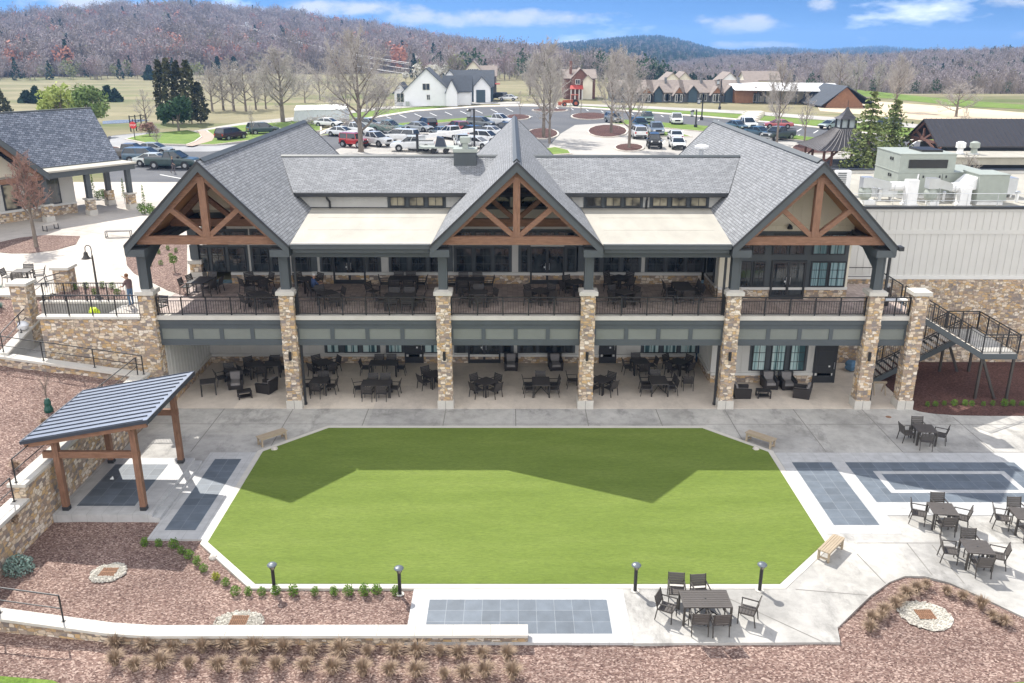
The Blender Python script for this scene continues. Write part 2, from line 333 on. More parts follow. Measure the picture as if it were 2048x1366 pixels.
# deck slab and its panelled front
b=MB(); b.box(-18.8,.30,4.70,20.9,7.0,DZ,1,0); b.build('deck_floor',[M['paver'],M['white_trim']],club)
xs=[C1,C2,C3,C4,C5,C6,C7]
for i in range(6):
    a,c=xs[i]+.36,xs[i+1]-.36
    b=MB(); b.box(a,.20,4.80,c,.60,5.02,1); b.box(a,.27,4.55,c,.6,4.80,0); b.box(a,.38,3.40,c,.6,4.55,2)
    n=4 if i<5 else 1; w=(c-a)/n
    b.box(a,.335,4.30,c,.379,4.55,0); b.box(a,.335,3.40,c,.379,3.72,0)
    for k in range(n+1):
        xx=a+k*w; b.box(max(a,xx-.10),.334,3.72,min(c,xx+.10),.379,4.30,0)
    b.build('deck_fascia',[M['grey'],M['cap'],M['panel']],club)
    # railing
    rb=MB(); zt=6.0
    rb.box(a,.30,zt-.05,c,.36,zt); rb.box(a,.315,zt-.24,c,.345,zt-.205); rb.box(a,.315,5.09,c,.345,5.13)
    k=int((c-a)/.125)
    for q in range(1,k):
        xx=a+(c-a)*q/k; rb.box(xx-.009,.321,5.13,xx+.009,.339,zt-.24)
    ro=rb.build('deck_railing',M['black'],club)
    npst=max(2,round((c-a)/1.3))
    for q in range(npst+1):
        xx=a+.04+(c-a-.08)*q/npst; p=MB(); p.box(xx-.03,.30,5.02,xx+.03,.36,zt-.02); p.build('post',M['black'],ro)
b=MB(); b.box(-18.1,.6,4.40,18.6,6.99,4.69); b.build('terrace_ceiling',M['cream'],club)
b=MB(); b.box(C7-.05,.75,5.02,C7+.0,1.2,6.0); b.build('rail_return',M['black'],club)

# ---- walls with board and batten
def bwall(name, x0, x1, Y, zb, zs, zt, parent=club, siding='cream', front=True, step=.41, sill=True, battens=True, t=.25):
    b=MB()
    if zs>zb: b.box(x0,Y-.06,zb,x1,Y+t,zs,1)
    if sill and zs>zb: b.box(x0,Y-.10,zs,x1,Y+t,zs+.14,2); z=zs+.14
    else: z=zs
    b.box(x0,Y,z,x1,Y+t,zt,0)
    if battens:
        k=max(1,int((x1-x0)/step))
        for q in range(1,k):
            xx=x0+(x1-x0)*q/k; b.box(xx-.025,Y-.022,z,xx+.025,Y-.001,zt,0)
    return b.build(name,[M[siding],M['stone'],M['white_trim']],parent)
def swall(name, X, y0, y1, zb, zs, zt, side, parent=club, siding='cream', t=.25, step=.41):
    b=MB(); s=side; f=X; k=X-s*t
    if zs>zb: b.box(f+s*.06,y0,zb,k,y1,zs,1); b.box(f+s*.10,y0,zs,k,y1,zs+.14,2)
    b.box(f,y0,zs+(.14 if zs>zb else 0),k,y1,zt,0)
    n=max(1,int((y1-y0)/step))
    for q in range(1,n):
        yy=y0+(y1-y0)*q/n; b.box(f+s*.022,yy-.025,zs+.14,f+s*.001,yy+.025,zt,0)
    return b.build(name,[M[siding],M['stone'],M['white_trim']],parent)
bwall('terrace_wall',-18.3,10.95,6.95,0,.42,4.42,step=.41)
swall('terrace_side_wall',-18.05,.75,6.95,0,.42,4.42,1)
bwall('terrace_room_wall',11.15,18.0,3.8,0,.45,4.42)
swall('terrace_room_side',11.15,4.06,6.95,0,.45,4.42,-1)
swall('terrace_room_end',18.0,4.06,7.2,0,.45,4.42,1)
bwall('deck_wall',-16.3,10.95,7.0,DZ,5.42,9.28)
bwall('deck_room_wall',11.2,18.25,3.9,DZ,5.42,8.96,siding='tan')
swall('deck_room_side',11.2,4.16,7.0,DZ,5.42,8.96,-1)
swall('deck_room_end',18.25,4.16,22,DZ,5.42,8.8,1)
swall('deck_west_end',-18.3,8.4,22,DZ,5.42,8.8,-1)
def pil(x):
    b=MB(); b.box(x-.36,6.6,DZ,x+.36,7.3,DZ+.75); b.build('pillar_base',M['cap'],club)
    b=MB(); b.box(x-.33,6.63,DZ+.75,x+.33,7.27,6.15); st=b.build('stone_pillar',M['stone'],club)
    b=MB(); b.box(x-.4,6.55,6.15,x+.4,7.35,6.35); b.build('pillar_cap',M['cap'],st)
    b=MB(); b.box(x-.2,6.75,6.35,x+.2,7.15,8.75); b.build('porch_post',M['grey'],club)
pil(-18.2)

# ---- windows
def window(x0, x1, z0, z1, Y, cols=2, rows=3, glass='glass', parent=club, name='window', tr=.055):
    b=MB(); b.box(x0,Y-.09,z0,x0+tr,Y-.005,z1); b.box(x1-tr,Y-.09,z0,x1,Y-.005,z1); b.box(x0+tr,Y-.09,z1-tr,x1-tr,Y-.005,z1); b.box(x0+tr,Y-.09,z0,x1-tr,Y-.005,z0+tr)
    for c in range(1,cols):
        xx=x0+(x1-x0)*c/cols; b.box(xx-.014,Y-.075,z0+tr,xx+.014,Y-.05,z1-tr)
    for r in range(1,rows):
        zz=z0+(z1-z0)*r/rows; b.box(x0+tr,Y-.073,zz-.014,x1-tr,Y-.052,zz+.014)
    w=b.build(name,M['dark'],parent)
    p=MB(); p.box(x0+tr,Y-.045,z0+tr,x1-tr,Y-.02,z1-tr); p.build('pane',M[glass],w); return w
def door(x0, x1, z0, z1, Y, leaves=2, name='glass_door', solid=False):
    b=MB(); t=.11
    b.box(x0,Y-.11,z0,x0+t,Y-.004,z1); b.box(x1-t,Y-.11,z0,x1,Y-.004,z1); b.box(x0+t,Y-.11,z1-t,x1-t,Y-.004,z1)
    b.box(x0+t,Y-.085,z0,x1-t,Y-.004,z0+.24 if not solid else z1-t,0)
    for k in range(1,leaves):
        xx=x0+(x1-x0)*k/leaves; b.box(xx-.07,Y-.09,z0+.24,xx+.07,Y-.004,z1-t)
    if solid:
        for zz in (z0+.25,z0+1.15):
            b.box(x0+t+.12,Y-.10,zz,x1-t-.12,Y-.086,zz+.75)
    d=b.build(name,M['dark'],club)
    if not solid:
        p=MB(); p.box(x0+t,Y-.05,z0+.24,x1-t,Y-.02,z1-t); p.build('pane',M['glass'],d)
    h=MB(); xm=(x0+x1)/2 if leaves>1 else x1-t-.12
    for s in ((-1,1) if leaves>1 else (1,)): h.tube((xm+s*.11,Y-.13,z0+.85),(xm+s*.11,Y-.13,z0+1.25),.014,n=6)
    h.box(xm-.2,Y-.101,z0+.95,xm-.1,Y-.096,z0+1.05,1); h.build('handle',[M['galv'],M['whitemetal']],d); return d
def trim(x0,x1,z0,z1,Y,mat='grey',name='window_surround'):
    b=MB(); b.box(x0,Y-.035,z0,x1,Y-.003,z1); return b.build(name,M[mat],club)
def band(pxs, z0, z1, Y, pad=.14, glass='glass', cols=2, rows=3, sur=True):
    L=[(VX(a,Y,(z0+z1)/2),VX(c,Y,(z0+z1)/2)) for a,c in pxs]
    if sur: trim(L[0][0]-pad,L[-1][1]+pad,z0-.02,z1+.13,Y)
    for a,c in L: window(a,c,z0,z1,Y-.036 if sur else Y,cols,rows,glass)
YU=7.0; z0,z1=5.62,7.04
band([(386.5,418),(424,451.5),(458,492.5)],z0,z1,YU); band([(506.5,538),(544.5,575)],z0,z1,YU)
band([(587.6,616.6)],z0,z1,YU); trim(VX(620,YU,6.3),VX(634,YU,6.3),z0,z1+.13,YU,name='shutter_panel')
band([(644,663)],z0,z1,YU); band([(736,757)],z0,z1,YU); band([(782,815),(822,852.5),(859,886)],z0,z1,YU)
door(VX(666,YU,6),VX(731,YU,6),DZ,7.1,YU)
band([(912,944.5),(950.7,982.6),(988.8,1019)],z0,z1,YU); band([(1041.5,1056)],z0,z1,YU,cols=1); band([(1133,1151)],z0,z1,YU,cols=1)
door(VX(1060,YU,6),VX(1129,YU,6),DZ,7.1,YU)
trim(VX(893,YU,6.3),VX(906,YU,6.3),z0,z1+.13,YU,name='shutter_panel'); trim(VX(1153,YU,6.3),VX(1170,YU,6.3),z0,z1+.13,YU,name='shutter_panel')
band([(1181,1199),(1206,1239),(1246,1278)],z0,z1,YU); band([(1295,1329),(1334.6,1369),(1374,1404)],z0,z1,YU)
band([(900+11,944),(950,983),(989,1018)],7.22,7.98,YU,rows=1); band([(1041,1072),(1079,1109),(1116,1150)],7.22,7.98,YU,rows=1)
band([(380,415),(421,452),(458,492)],7.22,7.98,YU,rows=1); band([(505,538),(545,575)],7.22,7.98,YU,rows=1)
YR=3.9
trim(VX(1476,YR,7),VX(1695,YR,7),5.56,8.65,YR)
band([(1480,1503),(1506,1529)],5.6,7.0,YR-.04,sur=False); band([(1620,1654),(1657,1690)],5.6,7.0,YR-.04,sur=False,glass='glass_curtain'); 
door(VX(1540,YR,6),VX(1609,YR,6),DZ,7.05,YR-.04)
band([(1480,1503),(1506,1531)],7.38,8.5,YR-.04,sur=False,rows=2); band([(1546,1576),(1580,1610)],7.38,8.5,YR-.04,sur=False,rows=2); band([(1626,1656),(1660,1692)],7.38,8.5,YR-.04,sur=False,rows=2,glass='glass_curtain')
# window on the return wall of the right room
b=MB(); b.box(11.10,4.6,5.6,11.17,6.4,7.0); w=b.build('window',M['dark'],club); b=MB(); b.box(11.07,4.7,5.7,11.10,6.3,6.9); b.build('pane',M['glass'],w)
# terrace level openings
YL=6.95; z0,z1=.66,2.25
band([(652.5,678),(688,717),(724,755)],z0,z1,YL,glass='glass_lit'); band([(775.6,804.6)],z0,z1,YL,glass='glass_lit'); band([(848,885)],z0,z1,YL,glass='glass_lit')
band([(912.6,931)],z0,z1,YL,cols=1); band([(1004,1023)],z0,z1,YL,cols=1); band([(1039,1073),(1077,1107),(1112,1146)],z0,z1,YL)
band([(1286.7,1319),(1326,1355),(1360,1392.7)],z0,z1,YL,glass='glass_lit')
door(VX(809,YL,1),VX(847,YL,1),0,2.35,YL,1,'solid_door',True); door(VX(936,YL,1),VX(1001,YL,1),0,2.35,YL); door(VX(1198,YL,1),VX(1233,YL,1),0,2.35,YL,1,'solid_door',True)
band([(1503.7,1531),(1541,1570),(1579,1609.7)],.74,2.35,3.8,glass='glass_lit'); door(VX(1626,3.8,1),VX(1671,3.8,1),0,2.5,3.8,1,'solid_door',True)

# ---- gables
RZ=12.87
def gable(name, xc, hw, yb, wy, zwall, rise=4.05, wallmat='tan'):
    ze=RZ-rise; yf=-.6; t=.20; s=rise/hw
    L=math.hypot(hw,rise)
    b=MB()
    for sd in (-1,1):
        xe=xc+sd*hw
        pts=[(xc,yf,RZ),(xe,yf,ze),(xe,yb,ze),(xc,yb,RZ)]
        uv=[(0,L),(0,0),(yb-yf,0),(yb-yf,L)]
        if sd>0: b.face(pts,0,uv)
        else: b.face(pts[::-1],0,uv[::-1])
    r=b.build('shingle_roof',M['shingle'],club)
    b=MB()
    for sd in (-1,1):   # wood underside
        xe=xc+sd*(hw-.02); dz=-.26
        b.hull([(xc,yf+.02,RZ-.03),(xe,yf+.02,ze-.03),(xe,yb-.02,ze-.03),(xc,yb-.02,RZ-.03)],[(xc,yf+.02,RZ+dz),(xe,yf+.02,ze+dz),(xe,yb-.02,ze+dz),(xc,yb-.02,RZ+dz)])
    b.build('wood_soffit',M['soffit'],club)
    b=MB()
    for sd in (-1,1):   # rake boards with a thin dark drip edge
        xe=xc+sd*(hw+.02); h=.46
        for yy,th in ((yf-.05,.045),(yb,.045)):
            b.hull([(xc,yy,RZ-.03),(xe,yy,ze-.03),(xe,yy,ze-.03-h),(xc,yy,RZ-.03-h)],[(xc,yy+th,RZ-.03),(xe,yy+th,ze-.03),(xe,yy+th,ze-.03-h),(xc,yy+th,RZ-.03-h)],0)
            b.hull([(xc,yy-.03,RZ+.03),(xe,yy-.03,ze+.03),(xe,yy-.03,ze-.10),(xc,yy-.03,RZ-.10)],[(xc,yy+.06,RZ+.03),(xe,yy+.06,ze+.03),(xe,yy+.06,ze-.10),(xc,yy+.06,RZ-.10)],2)
        # eave return box above the post and the side eave with gutter
        b.box(xe-sd*.02,yf-.03,ze-.55,xe-sd*.95,.10,ze-.20,0)
        b.box(xe,yf,ze-.20,xe-sd*.05,yb,ze-.02,0)
        b.box(xe,.15,ze-.55,xe-sd*.75,yb if sd*xc>1 else wy,ze-.2601,0)
    b.build('rake_fascia',[M['grey'],M['dark'],M['dark']],club)
    b=MB(); 
    for sd in (-1,1):
        b.hull([(xc,yf+.5,RZ+.05),(xc+sd*.17,yf+.5,RZ-.10),(xc+sd*.17,yb,RZ-.10),(xc,yb,RZ+.05)],[(xc,yf+.5,RZ+.09),(xc+sd*.19,yf+.5,RZ-.08),(xc+sd*.19,yb,RZ-.08),(xc,yb,RZ+.09)])
    b.build('ridge_cap',M['grey'],r)
    # gable end wall
    b=MB(); zt=RZ-.28
    hw2=(zt-zwall)/s
    b.prism([(xc-hw2,zwall),(xc+hw2,zwall),(xc,zt)],wy,wy+.2,'xz',0)
    k=int(2*hw2/.45)
    for q in range(1,k):
        xx=xc-hw2+2*hw2*q/k; zz=zt-abs(xx-xc)*s
        if zz>zwall+.1: b.box(xx-.025,wy-.022,zwall,xx+.025,wy-.001,zz-.05,0)
    b.box(xc-hw2*.42,wy-.03,zt-.42*0-hw2*.55*s*.9,xc+hw2*.42,wy-.002,zt-hw2*.55*s*.9+.09,0)
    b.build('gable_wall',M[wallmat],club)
    def truss(Y, w, mat, matv):
        ch=8.84; hw3=hw-.62
        b=MB(); b.box(xc-hw3-.1,Y-w/2,ch,xc+hw3+.1,Y+w/2,ch+.40); tr=b.build('timber_truss',M[mat],club)
        b=MB(); b.box(xc-.17,Y-w/2+.002-.02,ch+.40,xc+.17,Y+w/2+.02,RZ-.75); b.build('king_post',M[matv],tr)
        for sd in (-1,1):
            b=MB()
            xa,za=xc+sd*(hw3),ch+.40; xb,zb_=xc,RZ-.55
            d=Vector((xb-xa,0,zb_-za)).normalized(); nrm=Vector((-d.z*sd*-1,0,0))
            b.hull([(xa-sd*.06,Y-w/2+.01,za-.05),(xb,Y-w/2+.01,RZ-.42),(xb,Y-w/2+.01,RZ-.86),(xa-sd*.45,Y-w/2+.01,za-.05)],[(xa-sd*.06,Y+w/2-.01,za-.05),(xb,Y+w/2-.01,RZ-.42),(xb,Y+w/2-.01,RZ-.86),(xa-sd*.45,Y+w/2-.01,za-.05)])
            b.build('top_chord',M[mat],tr)
            b=MB(); b.beam((xc+sd*.12,Y,ch+.42),(xc+sd*1.72,Y,RZ-2.25),w*.8,.26,up=(0,1,0)); b.build('brace',M[mat],tr)
    truss(-.25,.30,'timber_h','timber')
    if wy>5: truss(4.2,.30,'timber_h','timber')
    return r
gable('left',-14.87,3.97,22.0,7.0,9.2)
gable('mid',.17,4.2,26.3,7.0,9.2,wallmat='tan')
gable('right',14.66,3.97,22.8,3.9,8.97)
# dark boxed beams running back along the gable eaves (porch roof beams)
b=MB()
for x in (C1,C2,C3,C4,C5,C6): b.box(x-.2,.59,8.30,x+.2,6.95 if x<C5+1 else 3.9,8.74)
b.build('porch_beam',M['grey'],club)
# knee bracket at the right corner post
b=MB(); b.prism([(.6,8.3),(2.6,8.3),(2.6,8.15),(.6,7.25)],C6-.08,C6+.08,'yz'); b.prism([(.6,8.3),(2.6,8.3),(2.6,8.15),(.6,7.25)],C1-.08,C1+.08,'yz'); b.build('bracket',M['grey'],club)
# clerestory windows in the centre gable
for a,c in ((968,1020),(1040,1092)):
    window(VX(a,7,9.7),VX(c,7,9.7),9.36,10.05,6.97,2,1)
# back walls and low roof over the middle so that daylight only enters where it should
b=MB(); b.box(-18.3,21.5,DZ,18.25,21.8,9.2); b.prism([(-18.6,9.2),(-11.1,9.2),(-14.87,12.55)],21.5,21.7,'xz'); b.prism([(-3.7,9.2),(4.0,9.2),(.17,12.55)],25.8,26.0,'xz'); b.prism([(10.9,9.2),(18.4,9.2),(14.66,12.55)],22.2,22.4,'xz'); b.build('back_wall',M['cream'],club)
b=MB(); b.box(-18.2,7.26,9.0,18.2,21.49,9.16); b.build('flat_roof',M['membrane'],club)
# ---- canopies (low slope membrane roofs) with gutter and beam
for xl,xr,xlb,xrb in ((-10.86,-4.0,-11.36,-3.54),(4.36,10.68,3.88,11.15)):
    b=MB(); za,zb=8.86,9.32; ya,yb=-.42,6.98
    k=zb-za
    b.hull([(xl,ya,za),(xr,ya,za),(xrb,yb,zb),(xlb,yb,zb)],[(xl,ya,za-.12),(xr,ya,za-.12),(xrb,yb,zb-.12),(xlb,yb,zb-.12)],0)
    # membrane weld lines
    for f in (.36,.7):
        y=ya+(yb-ya)*f; z=za+k*f; b.hull([(xl+.3,y,z+.004),(xr-.3,y,z+.004),(xr-.3,y+.03,z+.006),(xl+.3,y+.03,z+.006)],[(xl+.3,y,z+.008),(xr-.3,y,z+.008),(xr-.3,y+.03,z+.010),(xl+.3,y+.03,z+.010)],0)
    b.build('canopy_roof',M['membrane'],club)
    b=MB(); b.box(xl+.05,ya-.16,za-.20,xr-.05,ya-.005,za+.02,0); b.box(xl+.05,ya-.19,za-.02,xr-.05,ya-.16,za+.03,1); b.build('gutter',[M['grey'],M['grey']],club)
    b=MB(); b.box(xl+.1,ya+.02,za-.42,xr-.1,ya+.30,za-.13,0); b.box(xl-.1,.10,8.10,xr+.1,.5,8.44,0); b.box(xl-.1,.5,8.42,xr+.1,6.9,8.47,1); b.build('canopy_beam',[M['grey'],M['cream']],club)
    b=MB(); b.box(xl+.02,ya+.02,za+.001,xr-.02,ya+.12,za+.05); b.build('roof_edge',M['cap'],club)
# ---- clerestory between the gables
b=MB(); ze,zr,ye,yr=10.26,11.77,6.45,10.6; L=math.hypot(yr-ye,zr-ze)
xl0,xl1=-12.22,-13.78; xr0,xr1=12.02,13.55
b.face([(xl0,ye,ze),(xr0,ye,ze),(xr1,yr,zr),(xl1,yr,zr)],0,[(xl0,0),(xr0,0),(xr1,L),(xl1,L)])
b.face([(xl1,yr,zr),(xr1,yr,zr),(xr0,yr+4.1,ze),(xl0,yr+4.1,ze)],0,[(xl1,L),(xr1,L),(xr0,0),(xl0,0)])
mr=b.build('shingle_roof',M['shingle'],club)
b=MB(); b.hull([(xl1,yr-.15,zr-.03),(xr1,yr-.15,zr-.03),(xr1,yr,zr+.05),(xl1,yr,zr+.05)],[(xl1,yr-.16,zr+.0),(xr1,yr-.16,zr+.0),(xr1,yr,zr+.09),(xl1,yr,zr+.09)]); b.build('ridge_cap',M['grey'],mr)
b=MB(); b.box(xl0+.1,ye-.10,ze-.20,xr0-.1,ye+.03,ze-.02,0); b.box(xl0+.2,ye+.03,ze-.24,xr0-.2,7.0,ze-.16,0); b.build('gutter',M['dark'],mr)
b=MB(); b.box(-12.4,6.99,9.2,12.2,7.2,10.12,0)
for q in range(1,61):
    xx=-12.4+24.6*q/61; b.box(xx-.02,6.968,9.35,xx+.02,6.989,10.1,0)
b.build('clerestory_wall',M['cream'],club)
b=MB(); b.box(-12.0,6.955,9.24,12.0,6.989,9.36); b.build('sill_band',M['dark'],club)
def clw(pxs):
    L=[(VX(a,7,9.7),VX(c,7,9.7)) for a,c in pxs]; trim(L[0][0]-.14,L[-1][1]+.14,9.365,10.06,6.985)
    for a,c in L: window(a,c,9.42,9.98,6.95,2,1,'glass_warm')
clw([(780,811),(818,849),(856,887)]); clw([(1172,1203),(1211,1242),(1249,1281)]); clw([(1304,1335),(1342,1373),(1380,1413)])
for px in (654,1294):
    x=VX(px,6.5,10); b=MB(); b.path([(x,6.4,10.1),(x,6.42,9.95),(x+.05,6.86,9.7),(x+.05,6.88,9.3)],.06,8); b.build('downspout',M['dark'],club)
# downspouts beside the pillars
for x,top in ((C2+.47,8.5),(C5-.47,8.5),(C6+.55,8.6)):
    b=MB(); b.box(x-.055,.42,0.05,x+.055,.53,top); b.box(x-.075,.40,.05,x+.075,.55,.16); b.box(x-.07,.05,top-.1,x+.07,.53,top+.05); b.build('downspout',M['dark'],club)
b=MB(); b.box(18.72,-.75,8.62,18.95,-.3,8.82); b.build('gutter_head',M['dark'],club)
# gooseneck barn lights on gable walls
for px,py,Y in ((485,432,7.0),(1578,452,3.9)):
    p=V(px,py,Y); b=MB(); b.lathe([(.03,.22),(.13,.12),(.15,0),(.14,-.02)],10,(p.x,p.y-.2,p.z-.1)); b.tube((p.x,p.y,p.z+.1),(p.x,p.y-.2,p.z+.1),.02,n=6); b.build('barn_light',M['black'],club)
# vent box and pipe on the roof
vt=thing('roof_vent','dark green boxed roof vent with a pale cap sitting on the middle shingle roof','vent',(VX(931,10,11.6),9.9,11.5))
x=vt.location.x; b=MB(); b.box(x-.66,9.45,11.1,x+.66,10.55,12.12); b.build('curb',M['grey'],vt); b=MB(); b.box(x-.7,9.4,12.12,x+.7,10.6,12.32); b.box(x-.16,9.8,12.32,x+.16,10.3,12.62); b.box(x-.3,9.75,12.62,x+.3,10.35,12.95); b.build('cap',M['greymetal'],vt)
p=G(1403,300,12.0); vt=thing('roof_vent','round white mushroom vent on the right gable roof','vent',(p.x,p.y,11.7))
b=MB(); b.lathe([(.14,-.6),(.14,.1)],10,(p.x,p.y,12)); b.build('pipe',M['galv'],vt); b=MB(); b.lathe([(.35,.05),(.42,.12),(.42,.25),(.2,.33),(.02,.36)],16,(p.x,p.y,12)); b.build('hood',M['whitemetal'],vt,smooth=False)
# terrace floor at ground level
b=MB(); b.box(-18.1,.02,-.2,20.9,6.95,.012); struct(b.build('terrace_floor',M['concrete_in']))
# ================================================================= SITE (lower court)
def hleft(x,y):
    d=max(0,-18.75-x)
    base=2.02+.035*(y+1.5) if y>-12.7 else 1.45+.10*(y+12.7)
    h=base+d*.13
    if y>-1.35: h=1.9+.13*d+.36*(y+1.35)
    return min(h,4.72)
def hfront(x,y):
    h=-.07
    if y<-18.6: h-=.10*(-18.6-y)
    if x<-17 and y<-17.2: h-=.0
    return h
# mulch ground of the court as one sheet
def gridsheet(name, xs, ys, hf, mat, skip=None):
    b=MB(); idx={}
    for i,x in enumerate(xs):
        for j,y in enumerate(ys): idx[i,j]=len(b.v); b.v.append((x,y,hf(x,y)))
    for i in range(len(xs)-1):
        for j in range(len(ys)-1):
            if skip and skip((xs[i]+xs[i+1])/2,(ys[j]+ys[j+1])/2): continue
            b.f.append((idx[i,j],idx[i+1,j],idx[i+1,j+1],idx[i,j+1])); b.m.append(0)
    return struct(b.build(name,mat,smooth=True))
def lin(a,b,n): return [a+(b-a)*i/n for i in range(n+1)]
def bumpy(f,a=.03):
    return lambda x,y: f(x,y)+a*math.sin(x*2.3+y*1.1)*math.sin(y*2.9-x*.7)
gridsheet('mulch_bed',lin(-18.9,46,130),lin(-46,7.3,108),bumpy(hfront,.02),M['mulch'])
gridsheet('mulch_slope',lin(-60,-18.72,80),lin(-46,4.6,101),bumpy(hleft,.04),M['mulch'],skip=lambda x,y: x>-25.2 and -1.25<y)
def sheet(name, pts, z=0, t=.2, mat='concrete', cat=None):
    b=MB(); b.prism(pts,z-t,z); return struct(b.build(name,M[mat]))
XL,XR,YB,YF=-11.714,11.969,-2.468,-15.66
TURF=[(-9.15,YF),(9.43,YF),(XR,-12.93),(XR,-5.12),(9.43,YB),(-9.15,YB),(XL,-5.12),(XL,-12.93)]
def grow(poly,d):
    out=[]; n=len(poly)
    for i in range(n):
        p0,p1,p2=[Vector(poly[(i+k)%n]) for k in (-1,0,1)]
        e1=(p1-p0).normalized(); e2=(p2-p1).normalized(); n1=Vector((e1.y,-e1.x)); n2=Vector((e2.y,-e2.x))
        bis=(n1+n2).normalized(); out.append(tuple(p1+bis*(d/bis.dot(n1))))
    return out
curve_r=[(20.92,.0),(21.2,-.32),(21.8,-.6),(22.8,-.8),(24.5,-.88),(40,-.95)]
mid_bed=[(40,-33),(21.2,-21.5),(18.4,-18.8),(17.2,-17.7),(16.3,-16.5),(15.5,-15.55),(14.8,-15.15),(14.1,-15.13),(13.39,-15.5),(12.4,-16.3),(10.62,-18.06),(10.45,-18.80)]
patio=[(-18.38,-.02),(-18.38,-6.3),(-14.12,-6.3),(-14.12,-5.15),(-11.9,-5.15),(-11.9,-12.95),(-9.2,-15.85),(-3.4,-15.85),(-3.4,-16.2),(3.8,-16.2),(3.8,-18.86)]+mid_bed[::-1]+curve_r[::-1]
sheet('patio',patio,0,.3,'concrete')
b=MB()
def jl(p,q,w=.022,z=.004):
    p=Vector((*p,z)); q=Vector((*q,z)); d=(q-p).normalized(); r=Vector((d.y,-d.x,0))*w
    b.face([p-r,p+r,q+r,q-r])
for x in (-15.1,-11.5,-7.55,-3.5,.15,3.8,7.5,11.1,14.7,18.3): jl((x,-.02),(x,YB+.3 if abs(x)<11 else -5.1))
for y in (-1.95,): jl((-18.3,y),(40,y))
for p,q in (((18.3,-5.1),(24,-5.1)),((22.6,-1),(22.6,-5.1)),((26.2,-1),(26.2,-5.1)),((29.8,-1),(29.8,-5.1)),((15.2,-10.9),(30,-10.9)),((16,-13.1),(16,-15.6)),((13.2,-12.95),(30,-12.95)),((19.6,-10.9),(19.6,-19.5)),((23.6,-10.9),(23.6,-22)),((6.9,-16),(9.9,-18.8)),((9.9,-15.95),(12.3,-16.3)),((12.9,-13.7),(13.2,-15.6)),((15.1,-12.95),(15.1,-15.1))): jl(p,q)
struct(b.build('patio_joint',M['joint']))
sheet('turf_border',grow(TURF,.27),.018,.2,'cap')
def turfsheet():
    b=MB(); b.prism(TURF,.01,.032); return struct(b.build('turf_lawn',M['turf']))
turfsheet()
T=.6096
# porcelain tile surrounds and slate panels
sheet('white_tile_paving',[(12.26,-12.3),(15.19,-12.3),(15.19,-10.9),(24.2,-10.9),(24.2,-5.18),(12.26,-5.18)],.012,.1,'wtile')
sheet('white_tile_paving',[(-14.14,-12.72),(-11.98,-12.72),(-11.98,-5.18),(-14.14,-5.18)],.012,.1,'wtile')
sheet('white_tile_paving',[(-3.5,-18.84),(3.82,-18.84),(3.82,-15.95),(-3.5,-15.95)],.012,.1,'wtile')
def slate(x0,y0,x1,y1,z=.018):
    b=MB(); b.prism([(x0,y0),(x1,y0),(x1,y1),(x0,y1)],z-.02,z)
    m=b.build('slate_tile_panel',M['stile']); return struct(m)
def slate2(x0,y1,nx,ny,z=.018,name='slate_tile_panel'):
    # panel drawn in its own frame so that the tile grid starts at its corner
    b=MB(); b.prism([(12.752,-6.173-ny*T),(12.752+nx*T,-6.173-ny*T),(12.752+nx*T,-6.173),(12.752,-6.173)],z-.02,z)
    o=b.build(name,M['stile']); o.location=(x0-12.752,y1+6.173,0); return struct(o)
slate2(12.752,-6.173,3,9); slate2(-13.71,-5.88,2,10.15); slate2(-2.896,-16.568,10,3)
slate2(15.19,-6.17,12.7,6)
b=MB(); xo0,xo1,yo0,yo1=16.12,22.0,-9.05,-7.05; q=.27
for p in ([(xo0,yo0),(xo1,yo0),(xo1,yo0+q),(xo0,yo0+q)],[(xo0,yo1-q),(xo1,yo1-q),(xo1,yo1),(xo0,yo1)],[(xo0,yo0+q),(xo0+q,yo0+q),(xo0+q,yo1-q),(xo0,yo1-q)],[(xo1-q,yo0+q),(xo1,yo0+q),(xo1,yo1-q),(xo1-q,yo1-q)]): b.prism(p,.01,.024)
struct(b.build('white_tile_ring',M['wtile']))
# dark mulch bed under the stair
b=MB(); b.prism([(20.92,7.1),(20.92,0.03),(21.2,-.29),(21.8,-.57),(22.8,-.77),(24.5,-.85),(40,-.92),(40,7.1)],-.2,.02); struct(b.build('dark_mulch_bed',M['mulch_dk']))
# lawn strip in the lower corners
b=MB(); b.face([(-30,-23,-.2),(-13.2,-23,-.2),(-13.2,-20.75,-.22),(-14,-20.35,-.18),(-15.6,-20.2,-.16),(-30,-20.0,-.15)]); struct(b.build('lawn_strip',M['grass']))
b=MB(); b.face([(12.9,-23,-.25),(30,-23,-.25),(30,-20.2,-.2),(16,-20.35,-.19),(14.5,-20.5,-.2),(13.4,-20.62,-.21)]); struct(b.build('lawn_strip',M['grass']))

